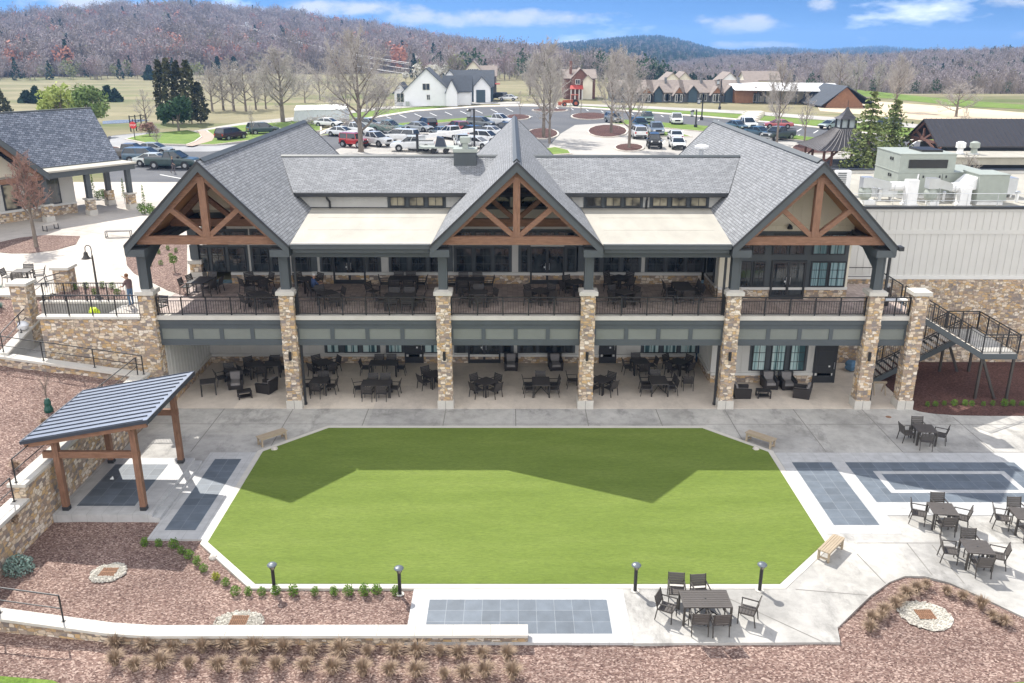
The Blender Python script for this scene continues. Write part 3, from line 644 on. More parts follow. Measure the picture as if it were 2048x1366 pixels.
# ---- low white coped wall along the lower bed
w=thing('garden_wall','low stone garden wall with a long white coping running along the lower bed','wall',(-8,-18.6,0))
pts=[(-26,-16.95,.75),(-17,-18.0,.55),(-13.0,-18.55,.36),(-11.6,-18.66,.34),(.45,-18.62,.34)]
b=MB();c=MB();j=MB()
for i in range(len(pts)-1):
    (x0,y0,z0),(x1,y1,z1)=pts[i],pts[i+1]
    b.hull([(x0,y0-.18,-.6),(x1,y1-.18,-.6),(x1,y1+.18,-.6),(x0,y0+.18,-.6)],[(x0,y0-.18,z0-.1),(x1,y1-.18,z1-.1),(x1,y1+.18,z1-.1),(x0,y0+.18,z0-.1)])
    c.hull([(x0,y0-.29,z0-.1),(x1,y1-.29,z1-.1),(x1,y1+.26,z1-.1),(x0,y0+.26,z0-.1)],[(x0,y0-.29,z0),(x1,y1-.29,z1),(x1,y1+.26,z1),(x0,y0+.26,z0)])
    n=int(math.hypot(x1-x0,y1-y0)/1.2)
    for k in range(1,n):
        f=k/n; x=x0+(x1-x0)*f; y=y0+(y1-y0)*f; z=z0+(z1-z0)*f+.002; c.face([(x-.008,y-.28,z),(x+.008,y-.28,z),(x+.008,y+.25,z),(x-.008,y+.25,z)],1)
b.build('stone_base',M['stone'],w); c.build('coping',[M['cap'],M['joint']],w)
def siterail(name,label,pts,h=.95,posts=None,mid=.5,mat='black',group=None):
    t=thing(name,label,'railing',pts[0],0,group); b=MB()
    P=[Vector(p) for p in pts]; up=Vector((0,0,1))
    b.path([p+up*h for p in P],.026,6); b.path([p+up*h*mid for p in P],.02,6); b.build('rails',M[mat],t)
    for p in (posts or pts):
        q=MB(); q.tube(p,Vector(p)+up*h,.028,n=6); q.box(p[0]-.06,p[1]-.06,p[2],p[0]+.06,p[1]+.06,p[2]+.012); q.build('post',M[mat],t)
    return t
siterail('handrail','short dark two-bar handrail standing on the low white wall at the lower left',[(-20,-17.65,.62),(-18.3,-17.85,.58),(-16.75,-18.03,.545),(-14.55,-18.33,.43)],.98,[(-20,-17.65,.62),(-16.75,-18.03,.545),(-14.55,-18.33,.43)])

# ---- retaining wall left of the pavilion, stepped coping
w=thing('retaining_wall','stone retaining wall with stepped white coping beside the timber pavilion','wall',(-18.7,-10,0))
b=MB(); b.box(-18.98,-12.72,-.4,-18.45,-1.3,2.27); b.box(-18.98,-22,-.4,-18.45,-12.72,1.66); b.build('stone_face',M['stone'],w)
b=MB(); b.box(-19.08,-12.78,2.27,-18.36,-1.32,2.39); b.box(-19.08,-22,1.66,-18.36,-12.70,1.78)
for y in lin(-21,-2.5,15): 
    z=2.392 if y>-12.7 else 1.782; b.face([(-19.06,y-.008,z),(-18.38,y-.008,z),(-18.38,y+.008,z),(-19.06,y+.008,z)],1)
b.build('coping',[M['cap'],M['joint']],w)
siterail('handrail','long dark two-bar railing on top of the upper retaining wall coping behind the pavilion',[(-18.8,-12.6,2.39),(-18.8,-8.6,2.39),(-18.8,-5,2.39),(-18.72,-1.45,2.39)],.98)
siterail('handrail','dark two-bar railing on the lower step of the retaining wall at the left edge',[(-18.8,-21,1.78),(-18.8,-16.6,1.78),(-18.8,-12.95,1.78)],.98)

# ---- stair court at the left end: stone wall, parapet ramp, landing wall
w=thing('stair_wall','tall stone wall with a white cap beside the leftmost clubhouse pillar','wall',(-21.4,.3,0))
b=MB(); b.box(-23.95,.02,0,-18.82,.42,4.92); rg=random.Random(31)
for k in range(330):
    h_,l_,pr=rg.uniform(.09,.2),rg.uniform(.14,.36),rg.uniform(.008,.03); z=rg.uniform(.05,4.9-h_); xx=rg.uniform(-23.95,-18.84-l_); b.box(xx,.02-pr,z,xx+l_,.06,z+h_)
b.build('stone_face',M['stone'],w); b=MB(); b.box(-24.05,-.08,4.92,-18.83,.5,5.04); b.build('cap',M['cap'],w)
def balrail(name,label,a,c,z,h=1.05,n=4):
    t=thing(name,label,'railing',(*a,z)); A=Vector((*a,z)); B=Vector((*c,z)); up=Vector((0,0,1)); b=MB()
    b.beam(A+up*h,B+up*h,.05,.05); b.beam(A+up*.1,B+up*.1,.03,.03); k=int((B-A).length/.13)
    b2=MB()
    for i in range(1,k):
        p=A+(B-A)*i/k; b2.beam(p+up*.1,p+up*(h-.02),.016,.016)
    b.build('rails',M['black'],t); b2.build('balusters',M['black'],t)
    for i in range(n+1):
        p=A+(B-A)*i/n; q=MB(); q.beam(p,p+up*(h-.02),.055,.055); q.build('post',M['black'],t)
    return t
balrail('stair_railing','black baluster railing on the white cap of the tall stone stair wall',(-23.7,.2),(-18.9,.2),5.04)
w=thing('stair_back_wall','grey concrete wall with a pale cap on the far side of the stairwell','wall',(-23,3,2.5))
b=MB(); b.box(-25.35,2.86,2.3,-19.9,3.1,4.88); b.build('concrete_face',M['concrete'],w); b=MB(); b.box(-25.4,2.80,4.88,-19.85,3.2,4.98); b.build('cap',M['cap'],w)
balrail('stair_railing','black baluster railing on the far side of the stairwell in front of the lamp post',(-25.2,3.0),(-20.6,3.0),4.98,1.0)
w=thing('landing_wall','grey concrete landing wall with a sloping white cap at the far left','wall',(-25.3,.5,2))
b=MB(); b.hull([(-25.5,-1.2,1),(-25.2,-1.2,1),(-25.2,2.3,1),(-25.5,2.3,1)],[(-25.5,-1.2,3.42),(-25.2,-1.2,3.42),(-25.2,2.3,4.2),(-25.5,2.3,4.2)]); b.build('concrete_face',M['concrete'],w)
b=MB(); b.hull([(-25.62,-1.25,3.42),(-25.1,-1.25,3.42),(-25.1,2.35,4.2),(-25.62,2.35,4.2)],[(-25.62,-1.25,3.53),(-25.1,-1.25,3.53),(-25.1,2.35,4.31),(-25.62,2.35,4.31)]); b.build('cap',M['cap'],w)
siterail('handrail','black two-bar railing climbing along the sloping landing wall cap',[(-25.4,-1.1,3.55),(-25.4,.7,3.95),(-25.4,2.25,4.28)],.95)
w=thing('ramp_parapet','sloping stone parapet with white coping in front of the tall stair wall','wall',(-22,-1.25,0))
b=MB(); b.hull([(-28,-1.42,0),(-18.45,-1.42,0),(-18.45,-1.1,0),(-28,-1.1,0)],[(-28,-1.42,3.72),(-18.45,-1.42,2.27),(-18.45,-1.1,2.27),(-28,-1.1,3.72)]); b.build('stone_face',M['stone'],w)
b=MB(); b.hull([(-28,-1.54,3.72),(-18.3,-1.54,2.26),(-18.3,-.98,2.26),(-28,-.98,3.72)],[(-28,-1.54,3.84),(-18.3,-1.54,2.38),(-18.3,-.98,2.38),(-28,-.98,3.84)]); b.build('coping',M['cap'],w)
zz=lambda x: 3.84-1.46*(x+28)/9.7
siterail('handrail','long black two-bar railing running down the sloping ramp parapet',[(x,-1.26,zz(x)) for x in (-27.6,-26,-23.4,-20.9,-18.5)],.98,[(x,-1.26,zz(x)) for x in (-26,-23.4,-20.9,-18.5)])
# stair treads and ramp floor (hidden mostly by walls)
b=MB()
for i in range(12):
    x=-20.6-.30*i; b.box(x-.30,.42,1.5,x,2.86,4.85-.165*i)
b.box(-25.2,-1.1,1.2,-23.96,2.86,2.9)
for i in range(16):
    x=-23.95+.34*i; b.box(x,-1.1,0,x+.34,.02,2.8-.16*i)
struct(b.build('stair_flight',M['concrete']))
def pier(label,x,y,z0,zt,w=.42):
    t=thing('stone_pier',label,'pillar',(x,y,z0),0,'stone piers at the top of the stair'); b=MB(); b.box(x-w,y-w,z0,x+w,y+w,zt); b.build('stone_shaft',M['stone'],t)
    b=MB(); b.hull([(x-w-.12,y-w-.12,zt),(x+w+.12,y-w-.12,zt),(x+w+.12,y+w+.12,zt),(x-w-.12,y+w+.12,zt)],[(x-w-.1,y-w-.1,zt+.14),(x+w+.1,y-w-.1,zt+.14),(x+w+.1,y+w+.1,zt+.14),(x-w-.1,y+w+.1,zt+.14)]); b.build('cap',M['cap'],t)
pier('stone pier with a pale cap at the left end of the stairwell railing',-25.55,1.75,3.2,6.28)
pier('stone pier with a pale cap behind the lamp post, nearest the outdoor dining set',-25.15,5.4,4.7,6.2)
siterail('handrail','short black handrail between the two capped stone piers',[(-25.5,2.3,5.3),(-25.3,3.6,5.6),(-25.15,4.9,5.5)],.55,[(-25.3,3.6,5.6)])
w=thing('plaza_edge_wall','low stone wall with white cap under the upper plaza dining set','wall',(-29,4.6,4))
b=MB(); b.box(-45,4.35,3.6,-25.6,4.65,4.86); b.build('stone_face',M['stone'],w); b=MB(); b.box(-45,4.25,4.86,-25.6,4.75,4.97); b.build('cap',M['cap'],w)

# ---- timber pavilion with standing seam roof
pv=thing('timber_pavilion','open timber pavilion with a blue grey standing seam shed roof over a tiled platform','pavilion',(-16.5,-8.9,0))
def rz_(x): return 3.5+.9*(x+19)/4.93
for x,y in ((-18.02,-10.95),(-14.9,-10.95),(-18.02,-6.78),(-14.9,-6.78)):
    b=MB(); top=rz_(x)-.33; b.box(x-.115,y-.115,.30,x+.115,y+.115,top); p=b.build('post',M['timber'],pv)
    b=MB(); b.box(x-.125,y-.125,.30,x+.125,y+.125,.46); b.build('post_base',M['dark'],p)
for x in (-18.02,-14.9):
    b=MB(); z=rz_(x)-.33; b.box(x-.1,-11.35,z-.0,x+.1,-6.35,z+.28); b.build('beam',M['timber'],pv)
for y in (-10.95,-6.78):
    b=MB(); b.box(-18.55,y-.08,2.62,-14.75,y+.08,2.90); b.build('tie_beam',M['timber_h'],pv)
for y in (-11.38,-9.95,-8.5,-7.1,-6.32):
    b=MB(); b.beam((-18.95,y,rz_(-18.95)-.13),(-14.1,y,rz_(-14.1)-.13),.12,.24); b.build('rafter',M['timber_h'],pv)
b=MB(); x0,x1=-19.02,-14.05; y0,y1=-11.47,-6.22
b.hull([(x0,y0,rz_(x0)-.01),(x1,y0,rz_(x1)-.01),(x1,y1,rz_(x1)-.01),(x0,y1,rz_(x0)-.01)],[(x0,y0,rz_(x0)+.05),(x1,y0,rz_(x1)+.05),(x1,y1,rz_(x1)+.05),(x0,y1,rz_(x0)+.05)])
rf=b.build('metal_roof',M['roofmetal'],pv); b=MB()
for k in range(13):
    y=y0+.04+(y1-y0-.08)*k/12; b.beam((x0+.02,y,rz_(x0)+.072),(x1-.16,y,rz_(x1-.16)+.072),.035,.045)
b.build('standing_seams',M['seam'],rf)
b=MB(); b.box(x0-.05,y0-.03,rz_(x0)-.07,x0,y1+.03,rz_(x0)+.07); b.box(x1,y0-.03,rz_(x1)-.13,x1+.03,y1+.03,rz_(x1)+.07)
for y in (y0-.03,y1): b.hull([(x0,y,rz_(x0)-.07),(x1,y,rz_(x1)-.07),(x1,y+.03,rz_(x1)-.07),(x0,y+.03,rz_(x0)-.07)],[(x0,y,rz_(x0)+.07),(x1,y,rz_(x1)+.07),(x1,y+.03,rz_(x1)+.07),(x0,y+.03,rz_(x0)+.07)])
b.build('roof_edge',M['seam'],rf)
b=MB(); b.box(-18.43,-11.33,-.2,-14.46,-6.3,.28,0); b.box(-14.46,-11.33,-.2,-14.15,-6.3,.145,0); b.build('platform',M['wtile'],pv)
b=MB(); b.box(-17.78,-10.65,.27,-15.42,-6.95,.287); b.build('slate_inset',M['stile'],pv)

# ---- bollard lights
def make_bollard():
    t=thing('bollard_light','','bollard'); b=MB(); b.lathe([(.15,0),(.15,.012)],14); b.build('base_plate',M['cap'],t)
    b=MB(); b.tube((0,0,.012),(0,0,.86),.062,n=12); b.build('post',M['black'],t)
    b=MB(); b.lathe([(.06,.86),(.07,.9),(.12,1.0),(.125,1.02)],14); 
    b.build('lens',M['glass_warm'],t)
    b=MB(); b.lathe([(.165,1.02),(.17,1.05),(.13,1.09),(.06,1.115),(.01,1.12)],16); b.build('dome_cap',plain('grey_dome',(.13,.15,.17),.35,.2),t)
    for a in range(3):
        q=MB(); an=a*2.09; q.beam((.06*math.cos(an),.06*math.sin(an),.86),(.135*math.cos(an),.135*math.sin(an),1.02),.02,.02); q.build('bracket',M['black'],t)
    return t
PB=Proto(make_bollard())
for (px,py),lab in zip(((549,1180),(800,1187),(1270,1182),(1519,1181)),('dark bollard light at the turf edge nearest the lower left corner, behind green shrubs','dark bollard light beside the upper left corner of the front tiled panel','dark bollard light at the turf edge just right of the front tiled panel','dark bollard light at the turf edge right of the six-seat table')):
    p=G(px,py); PB.put((p.x,p.y,-.02 if px<810 else 0.01),0,lab,'bollard lights along the turf')

# ---- slatted benches and rock speakers
def make_bench():
    t=thing('wooden_bench','','bench'); L=1.45; b=MB()
    for k in range(5): b.box(-L/2,-.225+k*.092,.42,L/2,-.225+k*.092+.08,.455)
    b.build('seat_slats',M['benchwood'],t)
    for sx in (-1,1):
        for s in (-1,1):
            q=MB(); q.box(sx*.62-.04,s*.19-.035,0,sx*.62+.04,s*.19+.035,.42); q.build('leg',M['benchwood'],t)
    b=MB()
    for s in (-1,1): b.box(-.58,s*.19-.015,.33,.58,s*.19+.015,.415)
    for sx in (-1,1): b.box(sx*.62-.02,-.155,.08,sx*.62+.02,.155,.15)
    b.build('rail',M['benchwood'],t); return t
PBe=Proto(make_bench())
for px,py,rz,lab in ((545,884,R_(43),'weathered wooden bench at the left rear corner of the turf'),(1520,888,R_(-44),'weathered wooden bench at the right rear corner of the turf'),(1660,1108,R_(48),'sunlit wooden bench at the right front corner of the turf')):
    p=G(px,py); PBe.put((p.x,p.y,.004),rz,lab,'wooden benches around the turf')
def rock(label,x,y,z,r,seed):
    rg=random.Random(seed); b=MB(); rings=[]; n=9
    for i in range(5):
        a=math.pi*i/8; rings.append([(x+r*math.cos(a)*math.cos(2*math.pi*k/n)*rg.uniform(.8,1.1),y+r*math.cos(a)*math.sin(2*math.pi*k/n)*rg.uniform(.8,1.1),z-.02+r*1.0*math.sin(a)*rg.uniform(.85,1.05)) for k in range(n)])
    for i in range(4): b.hull(rings[i],rings[i+1],0,caps=False)
    b.face(rings[-1]); o=b.build('rock_speaker' if r<.3 and y>-12 else 'rock',M['rock'],None,smooth=True); tag(o,label,'rock speaker' if y>-12 else 'rock')
for px,py,l,r in ((549,899,'pale rock shaped speaker in front of the left rear bench',.19),(1512,899,'pale rock shaped speaker in front of the right rear bench',.18),(427,1113,'pale rock beside the left corner of the turf border',.19)):
    p=G(px,py); rock(l,p.x,p.y,0 if py<1000 else -.06,r,px)

# ---- drains ringed with gravel
for px,py,rx,ry,l in ((217,1146,.62,.62,'rusty drain grate ringed by grey gravel in the left bed'),(478,1243,.8,.55,'rusty drain grate in pale gravel behind the low white wall'),(1850,1231,.85,.80,'rusty drain grate ringed by white gravel in the right hand bed')):
    p=G(px,py,-.05); t=thing('drain',l,'drain',(p.x,p.y,-.05)); b=MB(); rg=random.Random(px)
    ring=[(p.x+rx*math.cos(a)*rg.uniform(.9,1.08),p.y+ry*math.sin(a)*rg.uniform(.9,1.08)) for a in [2*math.pi*k/22 for k in range(22)]]
    b.face([(x,y,-.035) for x,y in ring]); 
    for k in range(420):
        a=rg.uniform(0,6.28); q=rg.uniform(.3,1.02); x=p.x+rx*q*math.cos(a); y=p.y+ry*q*math.sin(a); s=rg.uniform(.025,.05); z=-.035
        if abs(x-p.x)<.29 and abs(y-p.y)<.25: continue
        h=[(x-s,y-s*.7,z),(x+s*.8,y-s,z),(x+s,y+s*.6,z),(x-s*.6,y+s,z)]; b.hull(h,[(x-s*.4,y-s*.4,z+s),(x+s*.4,y-s*.5,z+s),(x+s*.5,y+s*.3,z+s),(x-s*.3,y+s*.5,z+s)])
    b.build('gravel',M['gravel'],t); b=MB(); 
    b.box(p.x-.27,p.y-.23,-.034,p.x+.27,p.y+.23,-.02,1)
    for k in range(9): b.box(p.x-.27+k*.065,p.y-.23,-.02,p.x-.27+k*.065+.035,p.y+.23,.01)
    b.box(p.x-.28,p.y-.02,-.01,p.x+.28,p.y+.02,.012); b.box(p.x-.28,p.y-.25,-.01,p.x+.28,p.y-.225,.014); b.box(p.x-.28,p.y+.225,-.01,p.x+.28,p.y+.25,.014)
    b.build('grate',[M['rust'],M['black']],t)
p=G(1777,834); b=MB(); b.lathe([(.14,0),(.14,.012),(.1,.013)],16,(p.x,p.y,0)); tag(b.build('floor_drain',M['rust']),'small round bronze drain cover set in the shaded patio','drain')

# ---- plants in the court
M['leaf_g']=multi_mat('bright_shrub_leaf',[(.3,(.062,.13,.018)),(.7,(.155,.255,.038))],3,2,.7)
M['leaf_y']=multi_mat('yellowing_shrub_leaf',[(.3,(.16,.22,.025)),(.7,(.38,.33,.06))],3,2,.7)
M['drygrass']=multi_mat('dry_ornamental_grass',[(.3,(.25,.18,.125)),(.7,(.42,.32,.23))],4,2,.9)
M['bluespruce']=multi_mat('blue_grey_foliage',[(.3,(.12,.20,.17)),(.7,(.28,.38,.33))],4,2,.8)
M['bark']=multi_mat('grey_bark',[(.3,(.13,.11,.09)),(.7,(.26,.22,.185))],3,4,.95,mapping=(1,1,.3))
def shrub_mesh(seed,mat,r=.17,h=.38,n=330,ls=.034):
    rg=random.Random(seed); b=MB()
    for k in range(n):
        a=rg.uniform(0,6.28); t=rg.random()**.6; q=rg.random(); z=.03+h*q; rr=r*t*(.45+.75*math.sin(min(1,q*1.05+.18)*math.pi*.82))
        b.leaf((rr*math.cos(a),rr*math.sin(a),z),ls*rg.uniform(.7,1.2),rg,0,1.2)
    return b
def make_shrub(seed,mat,**k):
    t=thing('shrub','','shrub'); shrub_mesh(seed,mat,**k).build('foliage',M[mat],t); b=MB()
    for i in range(3): b.tube((0,0,-.05),(.05*math.cos(i*2.1),.05*math.sin(i*2.1),.16),.012,.006,n=5)
    b.build('stems',M['bark'],t); return t
SH=[Proto(make_shrub(3,'leaf_g')),Proto(make_shrub(4,'leaf_g',r=.19)),Proto(make_shrub(5,'leaf_y',r=.15,h=.3))]
row=[(290,1092),(318,1093),(348,1096),(363,1107),(379,1117),(395,1130),(408,1143),(432,1160),(452,1171),(472,1190),(497,1190),(524,1190),(552,1189),(587,1190),(630,1190),(668,1190),(697,1190),(729,1190),(754,1188),(791,1190)]
kinds=[0,0,1,0,1,0,1,2,1,1,0,1,1,0,0,0,1,0,1,0]
nth=['first','second','third','fourth','fifth','sixth','seventh','eighth','ninth','tenth','eleventh','twelfth','thirteenth','fourteenth','fifteenth','sixteenth','seventeenth','eighteenth','nineteenth','twentieth']
for i,((px,py),k) in enumerate(zip(row,kinds)):
    p=G(px,py,-.07); SH[k].put((p.x,p.y,-.07),i*1.3,f'{"yellowing" if k==2 else "small green"} shrub, {nth[i]} from the left in the row along the turf border','shrubs along the left turf border',rnd.uniform(.72,1.05))
for i,px in enumerate((1854,1870,1888,1908,1929,1943,1966,1985,2008,2024,2042)):
    p=G(px,812+rnd.uniform(-1,1)); SH[i%2].put((p.x,p.y,.01),i*1.7,f'small green shrub, {nth[i]} from the left in the row below the metal stair','shrubs in the dark bed below the stair',rnd.uniform(.62,.9)*(1.3 if i==8 else 1))
def grass_mesh(seed,n=240,h=.52,r=.42):
    rg=random.Random(seed); b=MB()
    for k in range(n):
        a=rg.uniform(0,6.28); q=rg.random()**.7; l=h*rg.uniform(.6,1.1); rr=r*q; bx,by=.07*math.cos(a)*rg.random(),.07*math.sin(a)*rg.random()
        tip=Vector((bx+rr*math.cos(a),by+rr*math.sin(a),l*(1-.45*q*q))); mid=Vector((bx+rr*.4*math.cos(a),by+rr*.4*math.sin(a),l*.62)); w=.008
        s=Vector((-math.sin(a),math.cos(a),0))*w; bs=Vector((bx,by,-.03))
        b.face([bs-s,bs+s,mid+s,mid-s]); b.face([mid-s,mid+s,tip])
    return b
GR=[]
for s in range(3):
    t=thing('ornamental_grass','','grass tuft'); grass_mesh(20+s,r=.38+.05*s).build('blades',M['drygrass'],t); GR.append(Proto(t))
rowa=[(232,1283),(293,1287),(345,1290),(405,1290),(455,1285),(510,1290),(568,1292),(625,1295),(683,1297),(735,1297),(790,1297),(835,1297),(880,1297),(917,1300),(965,1300),(1015,1304)]
rowb=[(230,1320),(270,1330),(322,1325),(378,1327),(437,1330),(492,1330),(552,1330),(610,1330),(665,1335),(725,1338),(780,1338),(832,1340),(888,1345),(930,1345),(970,1340),(1025,1345)]
for nm_,rw in (('row just below the low white wall',rowa),('front row nearest the camera',rowb)):
    for i,(px,py) in enumerate(rw):
        p=G(px,py+(15 if rw is rowa else 8),-.14); GR[i%3].put((p.x,p.y,hfront(p.x,p.y)),i*2.1,f'dry tan grass tuft, {nth[i]} from left in the {nm_}','dry grass tufts below the low wall',rnd.uniform(.8,1.2))
for i,(px,py) in enumerate(((1742,1246),(1738,1262),(1768,1228),(1790,1217),(1800,1206),(1832,1184),(1852,1178),(1893,1190),(1925,1200),(1962,1216),(1985,1240),(2006,1250),(1760,1240),(1812,1195))):
    p=G(px,py,-.07); GR[i%3].put((p.x,p.y,-.07),i*2.3,f'dry tan grass tuft, number {i+1} counted along the curved edge of the right hand bed' if False else f'dry tan grass tuft, {nth[i]} from left along the right hand bed rim','dry grass tufts in the pointed bed',rnd.uniform(.75,1.05))
for i,(px,py,lab) in enumerate(((85,830,'highest, nearest the pavilion roof edge'),(66,860,'second from the top'),(25,905,'at the left picture edge'),(62,912,'just left of the pavilion roof corner'),(20,985,'lowest, above the stepped coping'))):
    q=G(px,py,2.6); GR[i%3].put((q.x,q.y,hleft(q.x,q.y)),i*1.1,'small dry tan grass tuft on the mulch slope, '+lab,'dry grass tufts on the left slope',.8)
# blue grey shrub at left edge and small agave like plants
t=thing('blue_shrub','blue grey feathery shrub against the retaining wall at the lower left edge','shrub',(-17.75,-14.9,-.07)); rg=random.Random(2); b=MB()
for k in range(900):
    a=rg.uniform(0,6.28); q=rg.random()**.5; z=rg.random(); b.leaf((-17.95+.52*q*math.cos(a),-14.8+.6*q*math.sin(a)*.8,-.05+.8*z*(1-.5*q)),.045,rg,0,.3)
b.build('foliage',M['bluespruce'],t); b=MB(); b.tube((-17.9,-14.75,-.1),(-17.9,-14.75,.6),.03,.01,n=6); b.build('stem',M['bark'],t)
t=thing('agave','','plant'); rg=random.Random(8); b=MB()
for k in range(70):
    a=rg.uniform(0,6.28); q=rg.uniform(.3,1); s=Vector((-math.sin(a),math.cos(a),0))*.022; tip=Vector((.28*q*math.cos(a),.28*q*math.sin(a),.34*(1.2-q))); b.face([s*1,-s*1,tip])
b.build('leaves',M['bluespruce'],t); PA=Proto(t)
for i,(px,py,l) in enumerate(((5,598,'at the left picture edge, lower'),(36,596,'just left of the stone pier'),(4,630,'at the left edge above the landing wall'),(36,612,'lower one beside the stone pier'))):
    p=G(px,py,4.2); PA.put((p.x,max(p.y,1.0) if i!=2 else p.y,hleft(p.x,p.y)),i,'spiky blue green plant, upper mulch slope, '+l,'spiky plants on the upper slope',1.3)
# young tree with watering bag
p=G(95,806,2.6); z=hleft(p.x,p.y); t=thing('sapling','bare young sapling with a dark green watering bag around its stem','tree',(p.x,p.y,z))
b=MB(); rg=random.Random(5); b.tube((p.x,p.y,z-.1),(p.x,p.y,z+1.1),.03,.02,n=6)
for k in range(14):
    a=rg.uniform(0,6.28); q=z+.7+.06*k; b.tube((p.x,p.y,min(q,z+1.1)),(p.x+.35*math.cos(a),p.y+.35*math.sin(a),q+.7),.012,.004,n=4)
b.build('trunk',M['bark'],t); b=MB(); b.lathe([(.19,0),(.20,.12),(.14,.3),(.15,.45),(.10,.62),(.06,.64)],10,(p.x,p.y,z-.02)); b.build('watering_bag',M['green_bag'],t)
# white bag on the landing wall, yellow vest bag on the railing
rg=random.Random(4); b=MB(); c=Vector((-25.4,1.5,4.1))
def lump(c,r,sz,seed,n=10):
    rg=random.Random(seed); b=MB(); L=[]
    for i in range(6):
        a=math.pi*(i+.3)/6.2-math.pi/2; L.append([(c[0]+r*math.cos(a)*math.cos(2*math.pi*k/n)*rg.uniform(.75,1.15),c[1]+r*math.cos(a)*math.sin(2*math.pi*k/n)*rg.uniform(.75,1.15),c[2]+r*sz*math.sin(a)*rg.uniform(.9,1.1)) for k in range(n)])
    for i in range(5): b.hull(L[i],L[i+1],0,caps=False)
    b.face(L[0][::-1]); b.face(L[-1]); return b
tag(lump((-25.38,.9,4.28),.3,.8,3).build('plastic_bag',plain('white_plastic',(.72,.73,.75),.35),smooth=True),'crumpled white plastic bag lying on the sloping landing wall cap','bag')
p=V(180,618,1.2); tag(lump((p.x,1.6,4.65),.32,1.35,9).build('safety_vest',plain('hi_vis_yellow',(.62,.80,.02),.6)),'bright yellow safety vest bundle hanging in the stairwell behind the black railing','vest')
# black lamp post with bell shade
lp=G(198,599,4.9); t=thing('bell_lamp_post','tall black gooseneck lamp post with a bell shade beside the upper stair','lamp',lp)
b=MB(); b.lathe([(.22,0),(.22,.08),(.12,.16),(.075,.3)],12,lp); b.tube((lp.x,lp.y,4.95),(lp.x,lp.y,7.35),.06,.05,n=10); b.build('pole',M['chair_out'],t)
b=MB(); pts=[(lp.x,lp.y,7.3),(lp.x,lp.y,7.75)]+[(lp.x-.16+.16*math.cos(a),lp.y,7.75+.16*math.sin(a)) for a in (.6,1.2,1.8,2.4,3.0)]+[(lp.x-.33,lp.y,7.55)]; b.path(pts,.025,6); b.build('gooseneck',M['chair_out'],t)
b=MB(); b.lathe([(.05,0),(.10,-.05),(.12,-.2),(.17,-.3),(.27,-.38),(.26,-.39)],14,(lp.x-.33,lp.y,7.56)); b.build('bell_shade',M['chair_out'],t)
# ================================================================= FURNITURE
def make_chair(fr, sl):
    t=thing('armchair','','chair'); w=.27; 
    b=MB()
    for k in range(5): b.box(-w+.02,-.235+k*.098,.425,w-.02,-.235+k*.098+.082,.445)
    b.box(-w,-.25,.40,w,.25,.424); b.build('seat',M[sl],t)
    b=MB()
    for k in range(5):
        z=.50+k*.082; y=-.255-.11*(z-.45)/.42; b.hull([(-w+.02,y-.012,z),(w-.02,y-.012,z),(w-.02,y+.008,z),(-w+.02,y+.008,z)],[(-w+.02,y-.03,z+.068),(w-.02,y-.03,z+.068),(w-.02,y-.01,z+.068),(-w+.02,y-.01,z+.068)])
    b.build('backrest',M[sl],t)
    for s in (-1,1):
        b=MB(); b.beam((s*w,.24,0),(s*w,.235,.66),.03,.034); b.build('leg',M[fr],t)
        b=MB(); b.beam((s*w,-.33,0),(s*w,-.255,.45),.03,.034); b.beam((s*w,-.255,.45),(s*w,-.375,.915),.03,.034); b.build('leg',M[fr],t)
        b=MB(); b.beam((s*w,-.30,.655),(s*w,.26,.665),.045,.024); b.build('armrest',M[fr],t)
    return t
CHD=Proto(make_chair('chair','slat')); CHO=Proto(make_chair('chair_out','slat_out'))
def make_table(L,W,fr,sl,xbrace=False):
    t=thing('dining_table','','table'); n=max(8,round(W/.1)); b=MB()
    for k in range(n): b.box(-L/2+.03,-W/2+.03+(W-.06)*k/n,.715,L/2-.03,-W/2+.03+(W-.06)*(k+.86)/n,.735)
    b.box(-L/2,-W/2,.695,L/2,-W/2+.03,.737); b.box(-L/2,W/2-.03,.695,L/2,W/2,.737); b.box(-L/2,-W/2+.03,.695,-L/2+.03,W/2-.03,.737); b.box(L/2-.03,-W/2+.03,.695,L/2,W/2-.03,.737)
    b.box(-L/2+.031,-W/2+.031,.685,L/2-.031,W/2-.031,.700)
    b.tube((0,0,.736),(0,0,.742),.03,n=8,m=1); b.build('tabletop',[M[sl],M['black']],t)
    for sx in (-1,1):
        for s in (-1,1):
            b=MB(); b.box(sx*(L/2-.035)-.035,s*(W/2-.035)-.035,0,sx*(L/2-.035)+.035,s*(W/2-.035)+.035,.694); b.build('leg',M[fr],t)
    if xbrace:
        b=MB(); b.beam((-L/2+.05,-W/2+.06,.12),(L/2-.05,W/2-.06,.66),.03,.03); b.beam((-L/2+.05,W/2-.06,.66),(L/2-.05,-W/2+.06,.12),.03,.03); b.build('brace',M[fr],t)
    return t
TBL={}
